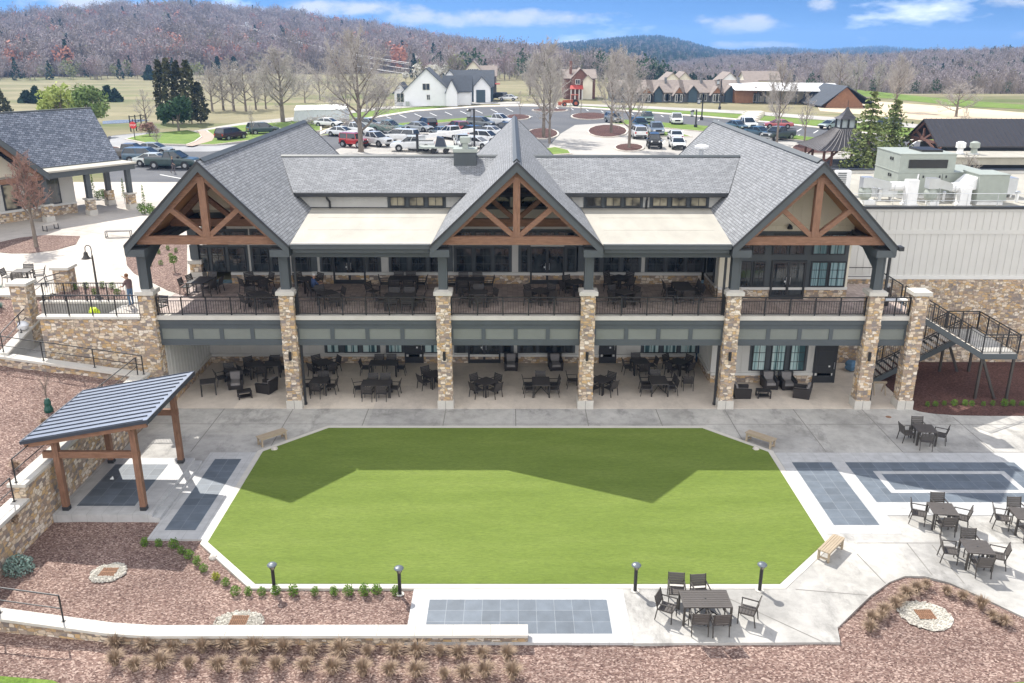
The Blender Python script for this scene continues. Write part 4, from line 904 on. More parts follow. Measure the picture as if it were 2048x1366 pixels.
def table(px,py,zb,L,W,rot,desc,chairs,out=False,xb=False,group='',kindname=''):
    key=(L,W,out,xb)
    if key not in TBL: TBL[key]=Proto(make_table(L,W,'chair_out' if out else 'chair','slat_out' if out else 'slat',xb))
    p=G(px,py,zb+.735); a=R_(rot); tk='rectangular' if max(L,W)>1.2 else 'square'
    col='dark bronze' if out else 'black'
    TBL[key].put((p.x,p.y,zb),a,f'{col} {tk} slatted table {desc}','dining tables '+group); sd_=desc.replace('the ','')
    cnt={}
    for side,off,*j in chairs:
        cnt.setdefault(side,[]).append(off)
    for i,(side,off,*j) in enumerate(chairs):
        jr=j[0] if j else 0; pull=j[1] if len(j)>1 else 0
        d=.17+pull
        lx,ly,rz={'n':(off,W/2+d,math.pi),'s':(off,-W/2-d,0),'w':(-L/2-d,off,-math.pi/2),'e':(L/2+d,off,math.pi/2)}[side]
        x=p.x+lx*math.cos(a)-ly*math.sin(a); y=p.y+lx*math.sin(a)+ly*math.cos(a)
        # name the side by where the chair really stands seen from the front
        vx,vy=x-p.x,y-p.y
        if abs(vx)>1.25*abs(vy): nm2='left' if vx<0 else 'right'
        elif abs(vy)>1.25*abs(vx): nm2='far' if vy>0 else 'near'
        else: nm2=('far ' if vy>0 else 'near ')+('left' if vx<0 else 'right')
        extra=''
        if len(cnt[side])>1:
            o=sorted(cnt[side]); k=o.index(off)
            if side in 'ns': extra=' row left' if (k==0)==(math.cos(a)>0) else ' row right'
            else: extra=' row '+(['nearer','farther'] if len(o)==2 else ['nearest','middle','farthest'])[k]
        ch=CHO if out else CHD; x+=rnd.uniform(-.04,.04); y+=rnd.uniform(-.04,.04); jr+=rnd.uniform(-7,7)
        ch.put((x,y,zb),rz+a+R_(jr),f'{col.split()[-1]} armchair, {nm2}{extra}, table {sd_}','armchairs '+group)
UD,LT=DZ+.001,.013
g1='on the upper deck'
four=[('n',0),('s',0),('w',0),('e',0)]
table(402,560,UD,1.0,1.5,-12,'at the left end of the upper deck',[('w',-.35,8),('w',.35,-6),('e',-.35,-5),('e',.3,8),('n',0)],group=g1)
table(512,556,UD,.9,.9,42,'by wall, left gable bay, upper deck',four,group=g1)
table(517,587,UD,.9,.9,40,'by railing, left gable bay, upper deck',four,group=g1)
table(613,557,UD,.9,.9,45,'behind second pillar near doors, upper deck',[('n',0),('s',0),('e',0)],group=g1)
table(655,585,UD,.9,.9,38,'where the person sits, upper deck',[('s',0),('e',0),('n',0,0,.12)],group=g1)
table(806,556,UD,1.6,.9,0,'by windows, second bay, upper deck',[('n',-.38),('n',.38),('s',-.38),('s',.38),('w',0),('e',0)],group=g1)
table(800,590,UD,1.6,.9,0,'by railing, second bay, upper deck',[('n',-.38),('n',.38),('s',-.38),('s',.38),('w',0,25),('e',0)],group=g1)
table(940,558,UD,1.6,.9,0,'by windows, centre bay, upper deck',[('n',-.38),('n',.38),('s',-.38),('s',.38),('w',0),('e',0)],group=g1)
table(957,584,UD,.95,.95,0,'by railing, left of centre bay, upper deck',[('n',-.05),('s',0),('w',0,-20),('e',0,20)],group=g1)
table(1081,580,UD,.9,.9,44,'by railing, right of centre bay, upper deck',four,group=g1)
table(1152,563,UD,.9,.9,30,'beside centre bay glass door, upper deck',[('w',0),('s',0),('n',0)],group=g1)
table(1239,554,UD,.9,.9,42,'by windows, fourth bay, upper deck',four,group=g1)
table(1249,583,UD,.9,.9,36,'by railing, fourth bay, upper deck',four,group=g1)
table(1366,572,UD,.95,1.9,0,'along fourth bay side wall, upper deck',[('w',-.55),('w',0),('w',.55),('e',-.55),('e',0),('e',.55),('s',0)],group=g1)
g2='on the lower terrace'
table(415,762,LT,.8,.8,20,'alone at the left end of the lower terrace',[],group=g2)
table(509,728,LT,.95,.95,38,'deep in left bay, lower terrace',[('n',0),('s',0),('w',0),('e',0)],group=g2)
table(545,727,LT,.9,.9,10,'deep behind second pillar, lower terrace',[('n',0),('e',0)],group=g2)
table(462,741,LT,.7,.7,30,'behind wicker chairs, left bay, lower terrace',[('w',0),('n',0)],group=g2)
table(647,724,LT,.9,.9,42,'deep in second bay, lower terrace',four,group=g2)
table(767,725,LT,1.6,.9,0,'by wall, second bay, lower terrace',[('n',-.38),('n',.38),('w',0),('e',0)],group=g2)
table(639,760,LT,.95,.95,-4,'just right of second pillar, lower terrace',four,group=g2)
table(753,765,LT,1.6,.9,0,'front of second bay, lower terrace',[('n',-.38),('n',.38),('s',-.38),('s',.38),('w',0,12),('e',0)],group=g2)
table(868,747,LT,.9,.9,40,'partly hidden by third pillar, lower terrace',four,group=g2)
table(972,762,LT,.95,.95,45,'front left of centre bay, lower terrace',four,group=g2)
table(1082,762,LT,.95,1.3,0,'front right of centre bay, lower terrace',[('n',0),('w',-.3),('w',.3),('e',-.3),('e',.3)],xb=True,group=g2)
table(1203,758,LT,.95,.95,45,'just right of fourth pillar, lower terrace',four,group=g2)
table(1280,722,LT,.95,.95,10,'deep left in fourth bay, lower terrace',four,group=g2)
table(1358,722,LT,.9,.9,42,'deep right in fourth bay, lower terrace',four,group=g2)
table(1317,760,LT,.95,1.3,0,'front of fourth bay, lower terrace',[('n',0),('w',-.3),('w',.3),('e',-.3),('e',.3)],xb=True,group=g2)
def lone(px,py,zb,rz,desc,out=False,group=''):
    p=G(px,py,zb); (CHO if out else CHD).put((p.x,p.y,zb),R_(rz),desc,'armchairs '+group)
lone(1374,778,LT,0,'lone black armchair right of the front table, fourth bay, lower terrace',group=g2)
lone(1145,775,LT,-90,'lone black armchair left of the fourth pillar, lower terrace',group=g2)
lone(747,597,UD,-120,'black armchair turned aside, left of second bay railing table, upper deck',group=g1)
g3='on the sunny right hand patio'
fo=[('n',0),('s',0,4),('w',0,4),('e',0,-8)]
table(1850,856,0.02,.92,.92,-6,'in building shade, right patio',[('n',.0),('s',-.1,-14,.08),('w',.05,6,.12),('e',0,-24,.12)],out=True,group=g3)
table(1886,1017,0.02,.95,.95,-8,'just below slate ring panel, right patio',[('n',.1),('s',-.05,4),('w',.1,-10,.2),('e',0,-14,.08)],out=True,group=g3)
table(1955,1093,0.02,.95,.95,-8,'nearest the curved mulch bed, right patio',[('n',.0),('s',-.05,4),('w',.1,-10,.18),('e',0,-18,.08)],out=True,group=g3)
table(2052,1027,0.02,.95,.95,-8,'cut by the right picture edge',[('w',.1,-8,.1),('s',-.1,4),('n',0)],out=True,group=g3)
table(1411,1197,0.02,1.6,.95,0,'with six chairs, front of patio',[('n',-.78,-6,.25),('n',.0,4,.12),('s',-.35,4,.0),('s',.32,8,.1),('w',0,-22,.28),('e',-.2,-28,.42)],out=True,xb=True,group=g3)
g4='on the upper left plaza'
table(44,541,DZ+.03,.92,.92,8,'on the upper plaza at the far left',[('n',0),('s',.1,6,.05),('w',-.1,-14,.1),('e',.1,14,.2)],out=True,group=g4)
lone(322,628,DZ+.02,165,'dark armchair standing alone in the sunlight at the left end of the upper deck',True,g1)
# wicker lounge seating
def make_lounge():
    t=thing('wicker_armchair','','armchair'); b=MB()
    b.box(-.38,-.36,.03,.38,.38,.26)
    for s in (-1,1): b.hull([(s*.38,-.4,.02),(s*.25,-.4,.02),(s*.25,.4,.02),(s*.38,.4,.02)],[(s*.42,-.42,.58),(s*.27,-.42,.58),(s*.27,.42,.56),(s*.42,.42,.56)])
    b.hull([(-.40,-.45,.02),(.40,-.45,.02),(.40,-.32,.02),(-.40,-.32,.02)],[(-.42,-.56,.80),(.42,-.56,.80),(.42,-.45,.80),(-.42,-.45,.80)]); b.build('wicker_body',M['wicker'],t)
    b=MB(); b.hull([(-.25,-.3,.26),(.25,-.3,.26),(.25,.38,.26),(-.25,.38,.26)],[(-.24,-.29,.42),(.24,-.29,.42),(.24,.37,.40),(-.24,.37,.40)]); b.build('seat_cushion',M['cushion'],t)
    b=MB(); b.hull([(-.25,-.36,.42),(.25,-.36,.42),(.25,-.22,.42),(-.25,-.22,.42)],[(-.26,-.47,.82),(.26,-.47,.82),(.26,-.33,.80),(-.26,-.33,.80)]); b.build('back_cushion',M['cushion'],t); return t
LO=Proto(make_lounge())
for px,py,rz,l in ((472,775,195,'wicker armchair facing forward in the left bay of the lower terrace'),(533,783,70,'wicker armchair turned to the left beside the second stone pillar'),(1022,738,180,'left wicker armchair by the double doors in the centre bay'),(1111,738,186,'right wicker armchair below the windows in the centre bay'),(1483,793,-90,'wicker armchair turned right at the left end of the lounge group'),(1538,775,180,'wicker armchair at back left of right bay lounge group'),(1574,776,180,'wicker armchair at back right of right bay lounge group'),(1601,793,70,'wicker armchair turned left at the right end of the lounge group')):
    p=G(px,py,LT); LO.put((p.x,p.y,LT),R_(rz),'dark '+l+' with grey cushions','wicker lounge chairs')
def make_coffee():
    t=thing('coffee_table','','table'); b=MB(); b.box(-.36,-.26,.36,.36,.26,.42); b.box(-.30,-.2,.08,.30,.2,.12); b.build('tabletop',M['wicker'],t)
    for sx in (-1,1):
        for s in (-1,1): b=MB(); b.box(sx*.33-.03,s*.23-.03,0,sx*.33+.03,s*.23+.03,.36); b.build('leg',M['wicker'],t)
    return t
CT=Proto(make_coffee())
for px,py,rz,l in ((490,795,25,'low dark wicker coffee table in front of the two angled wicker chairs'),(1526,794,0,'low dark wicker coffee table in the lounge group of the right bay')):
    p=G(px,py,LT); CT.put((p.x,p.y,LT),R_(rz),l,'wicker coffee tables')
# small oddments on the right of the terrace
p=G(1705,745,LT); o=lump((p.x,p.y+.3,.35),.38,.9,21); tag(o.build('blue_tarp_bundle',plain('blue_cloth',(.10,.20,.32),.8)),'blue cloth bundle heaped behind the rightmost terrace pillar','bundle')
t=thing('sawhorse','small timber sawhorse under the metal stair beside the last stone pillar','sawhorse',(20.0,2.2,0)); b=MB()
b.box(19.6,2.05,.62,20.4,2.17,.72); b.build('top_rail',M['benchwood'],t)
for sx in (19.7,20.3):
    for s in (-1,1): b=MB(); b.beam((sx,2.11,.62),(sx,2.11+s*.28,0),.05,.05); b.build('leg',M['benchwood'],t)

# ================================================================= METAL STAIR ON THE RIGHT
st=thing('metal_stair','dark steel switchback stair with landing rising to the upper deck at the right','stair',(23,3.5,0))
LZ=2.62; X0,X1,Y0,Y1=24.85,26.75,1.3,5.6
b=MB(); b.box(X0,Y0,LZ-.32,X1,Y1,LZ-.03); b.build('landing_frame',M['grey'],st); b=MB(); b.box(X0+.05,Y0+.05,LZ-.03,X1-.05,Y1-.05,LZ); b.build('landing_deck',M['concrete'],st)
def flight(xa,za,xb,zb,ya,yb,n):
    for y in (ya,yb):
        b=MB(); b.hull([(xa,y-.04,za-.30),(xb,y-.04,zb-.30),(xb,y-.04,zb+.03),(xa,y-.04,za+.03)],[(xa,y+.04,za-.30),(xb,y+.04,zb-.30),(xb,y+.04,zb+.03),(xa,y+.04,za+.03)]); b.build('stringer',M['grey'],st)
    b=MB()
    for i in range(n):
        f=(i+.5)/n; x=xa+(xb-xa)*f; z=za+(zb-za)*f; b.box(x-.15,ya+.04,z-.03,x+.15,yb-.04,z+.02); 
    b.build('treads',M['galv'] if False else M['plaza'],st)
    for y in (ya,yb):
        b=MB(); up=Vector((0,0,1)); A=Vector((xa,y,za)); B=Vector((xb,y,zb)); b.beam(A+up*1.05,B+up*1.05,.05,.05); b.beam(A+up*.9,B+up*.9,.03,.03); b.beam(A+up*.1,B+up*.1,.03,.03)
        k=int((B-A).length/.14)
        for i in range(1,k): p=A+(B-A)*i/k; b.beam(p+up*.1,p+up*.9,.016,.016)
        r=b.build('stair_rail',M['black'],st)
        for i in range(5): p=A+(B-A)*i/4; q=MB(); q.beam(p,p+up*1.04,.05,.05); q.build('post',M['black'],r)
flight(20.95,DZ,X0,LZ,1.32,2.75,13)
flight(X0,LZ,20.3,.06,3.9,5.4,15)
def lrail(a,c,n=3):
    b=MB(); up=Vector((0,0,1)); A=Vector((*a,LZ)); B=Vector((*c,LZ)); b.beam(A+up*1.05,B+up*1.05,.05,.05); b.beam(A+up*.9,B+up*.9,.03,.03); b.beam(A+up*.08,B+up*.08,.03,.03); k=int((B-A).length/.14)
    for i in range(1,k): p=A+(B-A)*i/k; b.beam(p+up*.08,p+up*.9,.016,.016)
    r=b.build('landing_rail',M['black'],st)
    for i in range(n+1): p=A+(B-A)*i/n; q=MB(); q.beam(p,p+up*1.04,.05,.05); q.build('post',M['black'],r)
lrail((X0,Y0+.03),(X1,Y0+.03),2); lrail((X1-.03,Y0+.03),(X1-.03,Y1-.03),4); lrail((X0,Y1-.03),(X1,Y1-.03),2)
for x,y in ((X0+.1,Y0+.1),(X1-.1,Y0+.1),(X0+.1,Y1-.1),(X1-.1,Y1-.1)): b=MB(); b.box(x-.06,y-.06,0,x+.06,y+.06,LZ-.32); b.build('support_post',M['chair_out'],st)
for y in (Y0+.1,Y1-.1): b=MB(); b.beam((X0+.16,y,LZ-.34),(X0+1.15,y,0),.12,.12); b.build('diagonal_brace',M['chair_out'],st)
balrail('deck_railing','black baluster railing around the small upper landing at the right end of the deck',(20.85,2.9),(20.85,6.8),DZ,1.05,3)
siterail('handrail','black handrail along the right building wall behind the upper landing',[(18.7,6.7,DZ),(20.8,6.7,DZ)],1.05)
# covered grill and blue bin on the right end of the deck
t=thing('golf_bag','black bag standing on the deck behind the rightmost railing','bag',(19.9,2.6,DZ)); b=MB(); b.lathe([(.16,0),(.18,.1),(.15,.8),(.17,1.0)],10,(19.9,2.6,DZ)); b.build('bag_body',M['wicker'],t); b=MB()
for k in range(5): b.tube((19.83+.035*k,2.6,DZ+1),(19.78+.06*k,2.58,DZ+1.22),.02,n=5)
b.build('club_heads',M['galv'],t)
t=thing('folding_table','pale folding table on the deck behind the rightmost railing','table',(19.7,1.4,DZ)); b=MB(); b.box(18.95,1.0,DZ+.70,20.4,1.6,DZ+.74); b.build('tabletop',M['whitemetal'],t)
for x in (19.05,20.3):
    for y in (1.08,1.52): b=MB(); b.box(x-.02,y-.02,DZ,x+.02,y+.02,DZ+.70); b.build('leg',plain('blue_metal',(.05,.16,.28),.5) if x<19.5 and y<1.2 else bpy.data.materials['blue_metal'],t)

# ================================================================= ANNEX WITH FLAT ROOF
an=thing('annex_building','long flat roofed annex with pale vertical siding above a stone base at the right','building',(30,10,0))
b=MB(); b.box(18.6,7.25,-.3,42,7.6,5.12); rg=random.Random(32)
for k in range(500):
    h_,l_,pr=rg.uniform(.09,.2),rg.uniform(.14,.36),rg.uniform(.008,.03); z=rg.uniform(0,5.1-h_); xx=rg.uniform(18.7,32-l_); b.box(xx,7.25-pr,z,xx+l_,7.3,z+h_)
b.build('stone_base',M['stone'],an)
b=MB(); b.box(18.6,7.22,5.12,42,7.6,5.32); b.build('ledge',M['white_trim'],an)
b=MB(); b.box(18.6,7.32,5.32,42,7.6,9.25); b.box(18.6,7.28,7.78,42,7.319,8.02)
for k in range(56):
    x=18.8+.41*k; b.box(x-.028,7.296,5.32,x+.028,7.319,7.78); b.box(x-.028,7.296,8.02,x+.028,7.319,9.1)
b.box(18.6,7.28,9.1,42,7.319,9.25); b.build('siding_wall',M['cream'],an)
b=MB(); b.box(18.55,7.2,9.25,42,7.62,9.37); b.build('coping',M['dark'],an)
b=MB(); b.box(18.62,7.62,8.9,42,22.5,9.12); b.build('flat_roof',M['membrane'],an)
b=MB(); b.box(18.6,22.5,4.9,42,22.8,9.35,0); b.box(18.55,22.45,9.35,42,22.85,9.43,1); b.build('back_parapet',[M['cream'],M['dark']],an)
rt=thing('roof_railing','thin pale safety railing along the front edge of the annex roof','railing',(30,8,9.12)); b=MB()
b.tube((19.2,8.0,10.0),(42,8.0,10.0),.018,n=5); b.tube((19.2,8.0,9.6),(42,8.0,9.6),.014,n=5); b.build('rails',M['galv'],rt)
for k in range(13): b=MB(); b.tube((19.2+1.75*k,8,9.12),(19.2+1.75*k,8,10.0),.018,n=5); b.build('post',M['galv'],rt)
RFZ=9.12
def unit(label,x0,y0,x1,y1,h,mat='greymetal',cat='air unit'):
    t=thing('rooftop_unit',label,cat,((x0+x1)/2,(y0+y1)/2,RFZ)); b=MB(); b.box(x0,y0,RFZ+.25,x1,y1,RFZ+h); b.box(x0-.03,y0-.03,RFZ+h,x1+.03,y1+.03,RFZ+h+.05); b.build('casing',M[mat],t); b=MB(); b.box(x0+.1,y0+.1,RFZ,x1-.1,y1-.1,RFZ+.25); b.build('curb',M['whitemetal'],t); return t
ua=G(1782,370,10); big=unit('largest grey green air handling unit with a dark intake slot on the annex roof',23.6,11.6,29.2,15.2,1.55)
b=MB(); b.box(23.6,11.62,RFZ+1.6,27.0,15.2,RFZ+2.65); b.box(23.57,11.59,RFZ+2.65,27.03,15.23,RFZ+2.70); b.build('upper_casing',M['greymetal'],big)
b=MB(); b.box(24.15,11.56,RFZ+1.85,26.5,11.615,RFZ+2.35); b.build('intake_slot',M['black'],big)
b=MB()
for x in (24.9,26.3,27.7): b.box(x,11.585,RFZ+.3,x+.02,11.60,RFZ+1.5)
for x in (25.1,26.1,26.5,27.9): b.box(x,11.56,RFZ+1.25,x+.08,11.599,RFZ+1.4)
b.build('access_panels',M['dark'],big)
b=MB()
for y,z in ((12.6,2.2),(12.9,2.2),(12.6,1.2),(12.9,1.2)): b.box(23.55,y,RFZ+z,23.599,y+.12,RFZ+z+.18)
b.build('latches',M['dark'],big)
b=MB(); b.box(25.3,12.6,RFZ+2.7,26.6,14.5,RFZ+2.82); b.build('top_fan',M['black'],big)
sm=unit('grey green box unit with a slanted white hood at the right of the annex roof',27.35,9.2,29.1,11.2,1.75)
b=MB(); b.hull([(27.34,9.4,RFZ+.9),(27.34,11,RFZ+.9),(27.34,11,RFZ+1.6),(27.34,9.4,RFZ+1.6)],[(26.5,9.4,RFZ+.75),(26.5,11,RFZ+.75),(26.5,11,RFZ+.85),(26.5,9.4,RFZ+.85)]); b.build('hood',M['whitemetal'],sm)
def fan(label,x,y,w):
    t=thing('exhaust_fan',label,'fan',(x,y,RFZ)); b=MB(); b.box(x-.1,y-.3,RFZ,x+.55*w,y+.3,RFZ+.25); b.build('curb',M['whitemetal'],t)
    b=MB(); b.lathe([(.2,.25),(.36,.45),(.38,.75),(.3,.9),(.3,1.05)],14,(x,y,RFZ)); b.build('fan_housing',M['greymetal'],t)
    b=MB(); b.hull([(x-.3,y-.3,RFZ+1.0),(x+.3,y-.3,RFZ+1.0),(x+.3,y+.3,RFZ+1.0),(x-.3,y+.3,RFZ+1.0)],[(x-.3,y-.3,RFZ+1.6),(x+.3,y-.3,RFZ+1.6),(x+.3,y+.3,RFZ+1.6),(x-.3,y+.3,RFZ+1.6)]); b.hull([(x+.3,y-.3,RFZ+1.05),(x+.3,y+.3,RFZ+1.05),(x+.3,y+.3,RFZ+1.55),(x+.3,y-.3,RFZ+1.55)],[(x+1.4*w,y-.25,RFZ+.85),(x+1.4*w,y+.25,RFZ+.85),(x+1.4*w,y+.25,RFZ+1.3),(x+1.4*w,y-.25,RFZ+1.3)]); b.build('duct',M['galv'],t)
    b=MB(); b.tube((x+1.4*w,y,RFZ+1.05),(x+2.3*w,y,RFZ+1.05),.27,n=14); b.build('round_duct',M['whitemetal'],t)
    b=MB()
    for dx in (.5,1.6): b.tube((x+dx*w,y-.28,RFZ),(x+dx*w,y-.28,RFZ+1.2),.02,n=5)
    b.build('stand',M['galv'],t)
fan('large galvanised exhaust fan with curved duct at the left of the annex roof',20.9,9.6,1.0); fan('smaller galvanised exhaust fan in the middle of the annex roof',24.6,9.2,.8)
for x,y,h,l in ((23.4,9.2,1.5,'tall white square vent box beside the left exhaust fan'),(26.45,9.0,1.1,'white square vent box beside the middle exhaust fan')):
    t=thing('vent_box',l,'vent',(x,y,RFZ)); b=MB(); b.box(x-.4,y-.35,RFZ,x+.4,y+.35,RFZ+.12); b.build('curb',M['whitemetal'],t); b=MB(); b.box(x-.32,y-.28,RFZ+.12,x+.32,y+.28,RFZ+h); b.build('casing',M['whitemetal'],t)
t=thing('condenser','white condenser with grilled side behind the left exhaust fan on the annex roof','air unit',(20.6,13,RFZ)); b=MB(); b.box(20.3,12.8,RFZ+.1,21.2,13.3,RFZ+1.5); b.build('casing',M['whitemetal'],t); b=MB()
for k in range(10): b.box(20.36,12.78,RFZ+.25+.12*k,20.9,12.799,RFZ+.31+.12*k)
b.build('grille',M['grey'],t)
t=thing('pipe_tripod','thin white pipe on a tripod stand in the middle of the annex roof','vent',(23.9,10,RFZ)); b=MB(); b.tube((24,10,RFZ+.3),(24.1,10,RFZ+1.7),.05,n=8); b.build('pipe',M['whitemetal'],t); b=MB()
for a in (0,2.1,4.2): b.tube((24,10,RFZ+.8),(24+.4*math.cos(a),10+.4*math.sin(a),RFZ),.02,n=5)
b.build('tripod',M['galv'],t)
for i,(x,y,h,r_,l) in enumerate(((22.3,10.8,.7,.10,'short white vent pipe left of the square vent box'),(26.0,10.4,.55,.08,'short white vent pipe in front of the largest air handler'),(30.3,10.2,.6,.10,'short white vent pipe right of the grey green box unit'))):
    t=thing('vent_pipe',l,'vent',(x,y,RFZ)); b=MB(); b.tube((x,y,RFZ),(x,y,RFZ+h),r_,n=10); b.build('pipe',M['whitemetal'],t); b=MB(); b.lathe([(r_*1.5,h-.05),(r_*1.6,h+.04),(r_*.5,h+.10)],10,(x,y,RFZ)); b.build('cap',M['galv'],t)
t=thing('low_duct','low pale duct running across the annex roof behind the exhaust fans','duct',(23,11,RFZ)); b=MB(); b.box(21.2,10.9,RFZ+.2,23.4,11.4,RFZ+.75); b.box(29.3,11.9,RFZ+.2,31.2,13.6,RFZ+1.2); b.build('duct_run',M['galv'],t); b=MB()
for x in (21.5,23.1,29.6,30.9): b.box(x-.05,11.92 if x>25 else 10.95,RFZ,x+.05,12.3 if x>25 else 11.35,RFZ+.2)
b.build('supports',M['whitemetal'],t)
t=thing('ladder_rail','yellow safety ladder hoop rising at the back of the annex roof','railing',(28,13.5,RFZ)); b=MB()
for x in (29.4,29.9,30.4): b.tube((x,13.4,RFZ),(x,13.4,RFZ+1.1),.03,n=6)
for z in (.5,1.1): b.tube((29.4,13.4,RFZ+z),(30.4,13.4,RFZ+z),.03,n=6)
b.build('hoop',M['yellow'],t)

# ================================================================= PEOPLE
def skin_body(verts, edges, radii, root=0, sub=2):
    me=bpy.data.meshes.new('person_body'); me.from_pydata(verts,edges,[]); o=bpy.data.objects.new('body',me); COL.objects.link(o)
    md=o.modifiers.new('skin','SKIN'); lay=me.skin_vertices[0].data
    for i,r in enumerate(radii): lay[i].radius=(r,r) if not isinstance(r,tuple) else r; lay[i].use_root=(i==root)
    s=o.modifiers.new('sub','SUBSURF'); s.levels=sub; s.render_levels=sub
    dg=bpy.context.evaluated_depsgraph_get(); me2=bpy.data.meshes.new_from_object(o.evaluated_get(dg)); bpy.data.objects.remove(o); return me2
def zone_mat(name, zones, skin=(.42,.24,.16)):
    # clothing zones by height on the body, hard edged: list of (z_upper, colour)
    m,nt,b,l=_new(name); t=nt.nodes.new('ShaderNodeTexCoord'); sp_=nt.nodes.new('ShaderNodeSeparateXYZ'); l.new(t.outputs['Object'],sp_.inputs[0])
    mr=nt.nodes.new('ShaderNodeMapRange'); mr.inputs['From Max'].default_value=2.0; l.new(sp_.outputs['Z'],mr.inputs[0])
    st=[]; lo=0
    for zu,c in zones: st.append((lo/2,c)); lo=zu
    r=_ramp(nt,st,'CONSTANT'); l.new(mr.outputs[0],r.inputs[0]); l.new(r.outputs[0],b.inputs['Base Color']); b.inputs['Roughness'].default_value=.85; return m
def hand_edges(V_,E_,Rr,wrist,dirn,side):
    d=Vector(dirn).normalized(); s=d.cross(Vector(side)).normalized(); base=len(V_)
    palm=Vector(V_[wrist])+d*.075; V_.append(tuple(palm)); Rr.append((.030,.018)); E_.append((wrist,base))
    for k,(off,ln) in enumerate(((-.03,.062),(-.010,.074),(.010,.07),(.03,.055))):
        a=palm+s*off+d*.025; q=a+d*ln*.55+Vector((0,0,-.006)); r=q+d*ln*.45+Vector((0,0,-.018)); n=len(V_); V_ += [tuple(a),tuple(q),tuple(r)]; Rr += [.010,.0092,.008]; E_ += [(base,n),(n,n+1),(n+1,n+2)]
    a=Vector(V_[wrist])+d*.03+s*.038; q=a+d*.03+s*.03; n=len(V_); V_ += [tuple(a),tuple(q)]; Rr += [.012,.009]; E_ += [(wrist,n),(n,n+1)]
def person(label, loc, rz, pose, zones, hair=(.06,.04,.03), cap=None, legs=None, armskin=True):
    t=thing('person',label,'person',loc,rz)
    P=dict(hip=(0,0,.93),belly=(0,.01,1.10),chest=(0,0,1.30),neck=(0,-.01,1.47),head0=(0,.01,1.56),head1=(0,.02,1.68),
      hl=(-.09,0,.90),kl=(-.10,.03,.50),al=(-.10,0,.09),tl=(-.11,.17,.04),hr=(.09,0,.90),kr=(.10,.03,.50),ar=(.10,0,.09),tr=(.11,.17,.04),
      sl=(-.18,0,1.40),el=(-.24,-.02,1.12),wl=(-.24,.10,.88),sr=(.18,0,1.40),er=(.24,-.02,1.12),wr=(.24,.10,.88)); P.update(pose)
    names=list(P); ix={n:i for i,n in enumerate(names)}; V_=[P[n] for n in names]
    rad=dict(hip=.145,belly=.135,chest=(.165,.125),neck=.058,head0=.082,head1=.092,hl=.095,kl=.063,al=.043,tl=.040,hr=.095,kr=.063,ar=.043,tr=.040,sl=.068,el=.046,wl=.031,sr=.068,er=.046,wr=.031)
    Rr=[rad[n] for n in names]
    E_=[(ix[a],ix[c]) for a,c in (('hip','belly'),('belly','chest'),('chest','neck'),('neck','head0'),('head0','head1'),('hip','hl'),('hl','kl'),('kl','al'),('al','tl'),('hip','hr'),('hr','kr'),('kr','ar'),('ar','tr'),('chest','sl'),('sl','el'),('el','wl'),('chest','sr'),('sr','er'),('er','wr'))]
    for w,e in (('wl','el'),('wr','er')): hand_edges(V_,E_,Rr,ix[w],Vector(P[w])-Vector(P[e]),(0,0,1))
    me=skin_body(V_,E_,Rr,0,2); me.materials.clear(); me.materials.append(zone_mat(label[:20],zones)); me.materials.append(M['skin'])
    wl,wr,el,er=[Vector(P[k]) for k in ('wl','wr','el','er')]; nz=P['neck'][2]
    # skin faces: head, forearms and hands
    for f in me.polygons:
        c=f.center; f.use_smooth=True
        for e,w in ((el,wl),(er,wr)):
            d=(w-e); k=(c-e).dot(d)/d.length_squared; off=(c-(e+d*k)).length
            if k>(.15 if armskin else .85) and off<.085 and k<2.2: f.material_index=1
        if c.z>nz+.005 and (c.xy-Vector(P['head1']).xy).length<.2: f.material_index=1
    body=bpy.data.objects.new('body',me); COL.objects.link(body); body.parent=t
    h=Vector(P['head1']); b=MB(); rg=random.Random(1)
    if cap:
        b.lathe([(.101,-.01),(.104,.04),(.088,.085),(.05,.112),(.01,.12)],12,(h.x,h.y,h.z-.005)); b.hull([(h.x-.075,h.y+.07,h.z+.0),(h.x+.075,h.y+.07,h.z),(h.x+.06,h.y+.19,h.z-.012),(h.x-.06,h.y+.19,h.z-.012)],[(h.x-.075,h.y+.07,h.z+.014),(h.x+.075,h.y+.07,h.z+.014),(h.x+.06,h.y+.19,h.z+.0),(h.x-.06,h.y+.19,h.z+.0)]); b.build('cap',plain('cap_cloth',cap,.8),t,world=False)
    else:
        b.lathe([(.098,-.05),(.104,.0),(.094,.06),(.058,.098),(.01,.108)],12,(h.x,h.y-.018,h.z)); b.build('hair',plain('hair',hair,.8),t,world=False,smooth=True)
    f=MB()
    for s in (-1,1): f.ball((h.x+s*.034,h.y+.088,h.z-.03),.011,6); f.ball((h.x+s*.099,h.y+.0,h.z-.045),.020,6,2,1.4)
    f.hull([(h.x-.012,h.y+.085,h.z-.04),(h.x+.012,h.y+.085,h.z-.04),(h.x+.016,h.y+.082,h.z-.075),(h.x-.016,h.y+.082,h.z-.075)],[(h.x-.005,h.y+.10,h.z-.045),(h.x+.005,h.y+.10,h.z-.045),(h.x+.009,h.y+.113,h.z-.074),(h.x-.009,h.y+.113,h.z-.074)],2); f.box(h.x-.024,h.y+.082,h.z-.10,h.x+.024,h.y+.09,h.z-.092,1)
    f.build('face',[M['black'],plain('lips',(.30,.12,.10),.5),M['skin']],t,world=False)
    return t
mp=G(264,612,DZ)
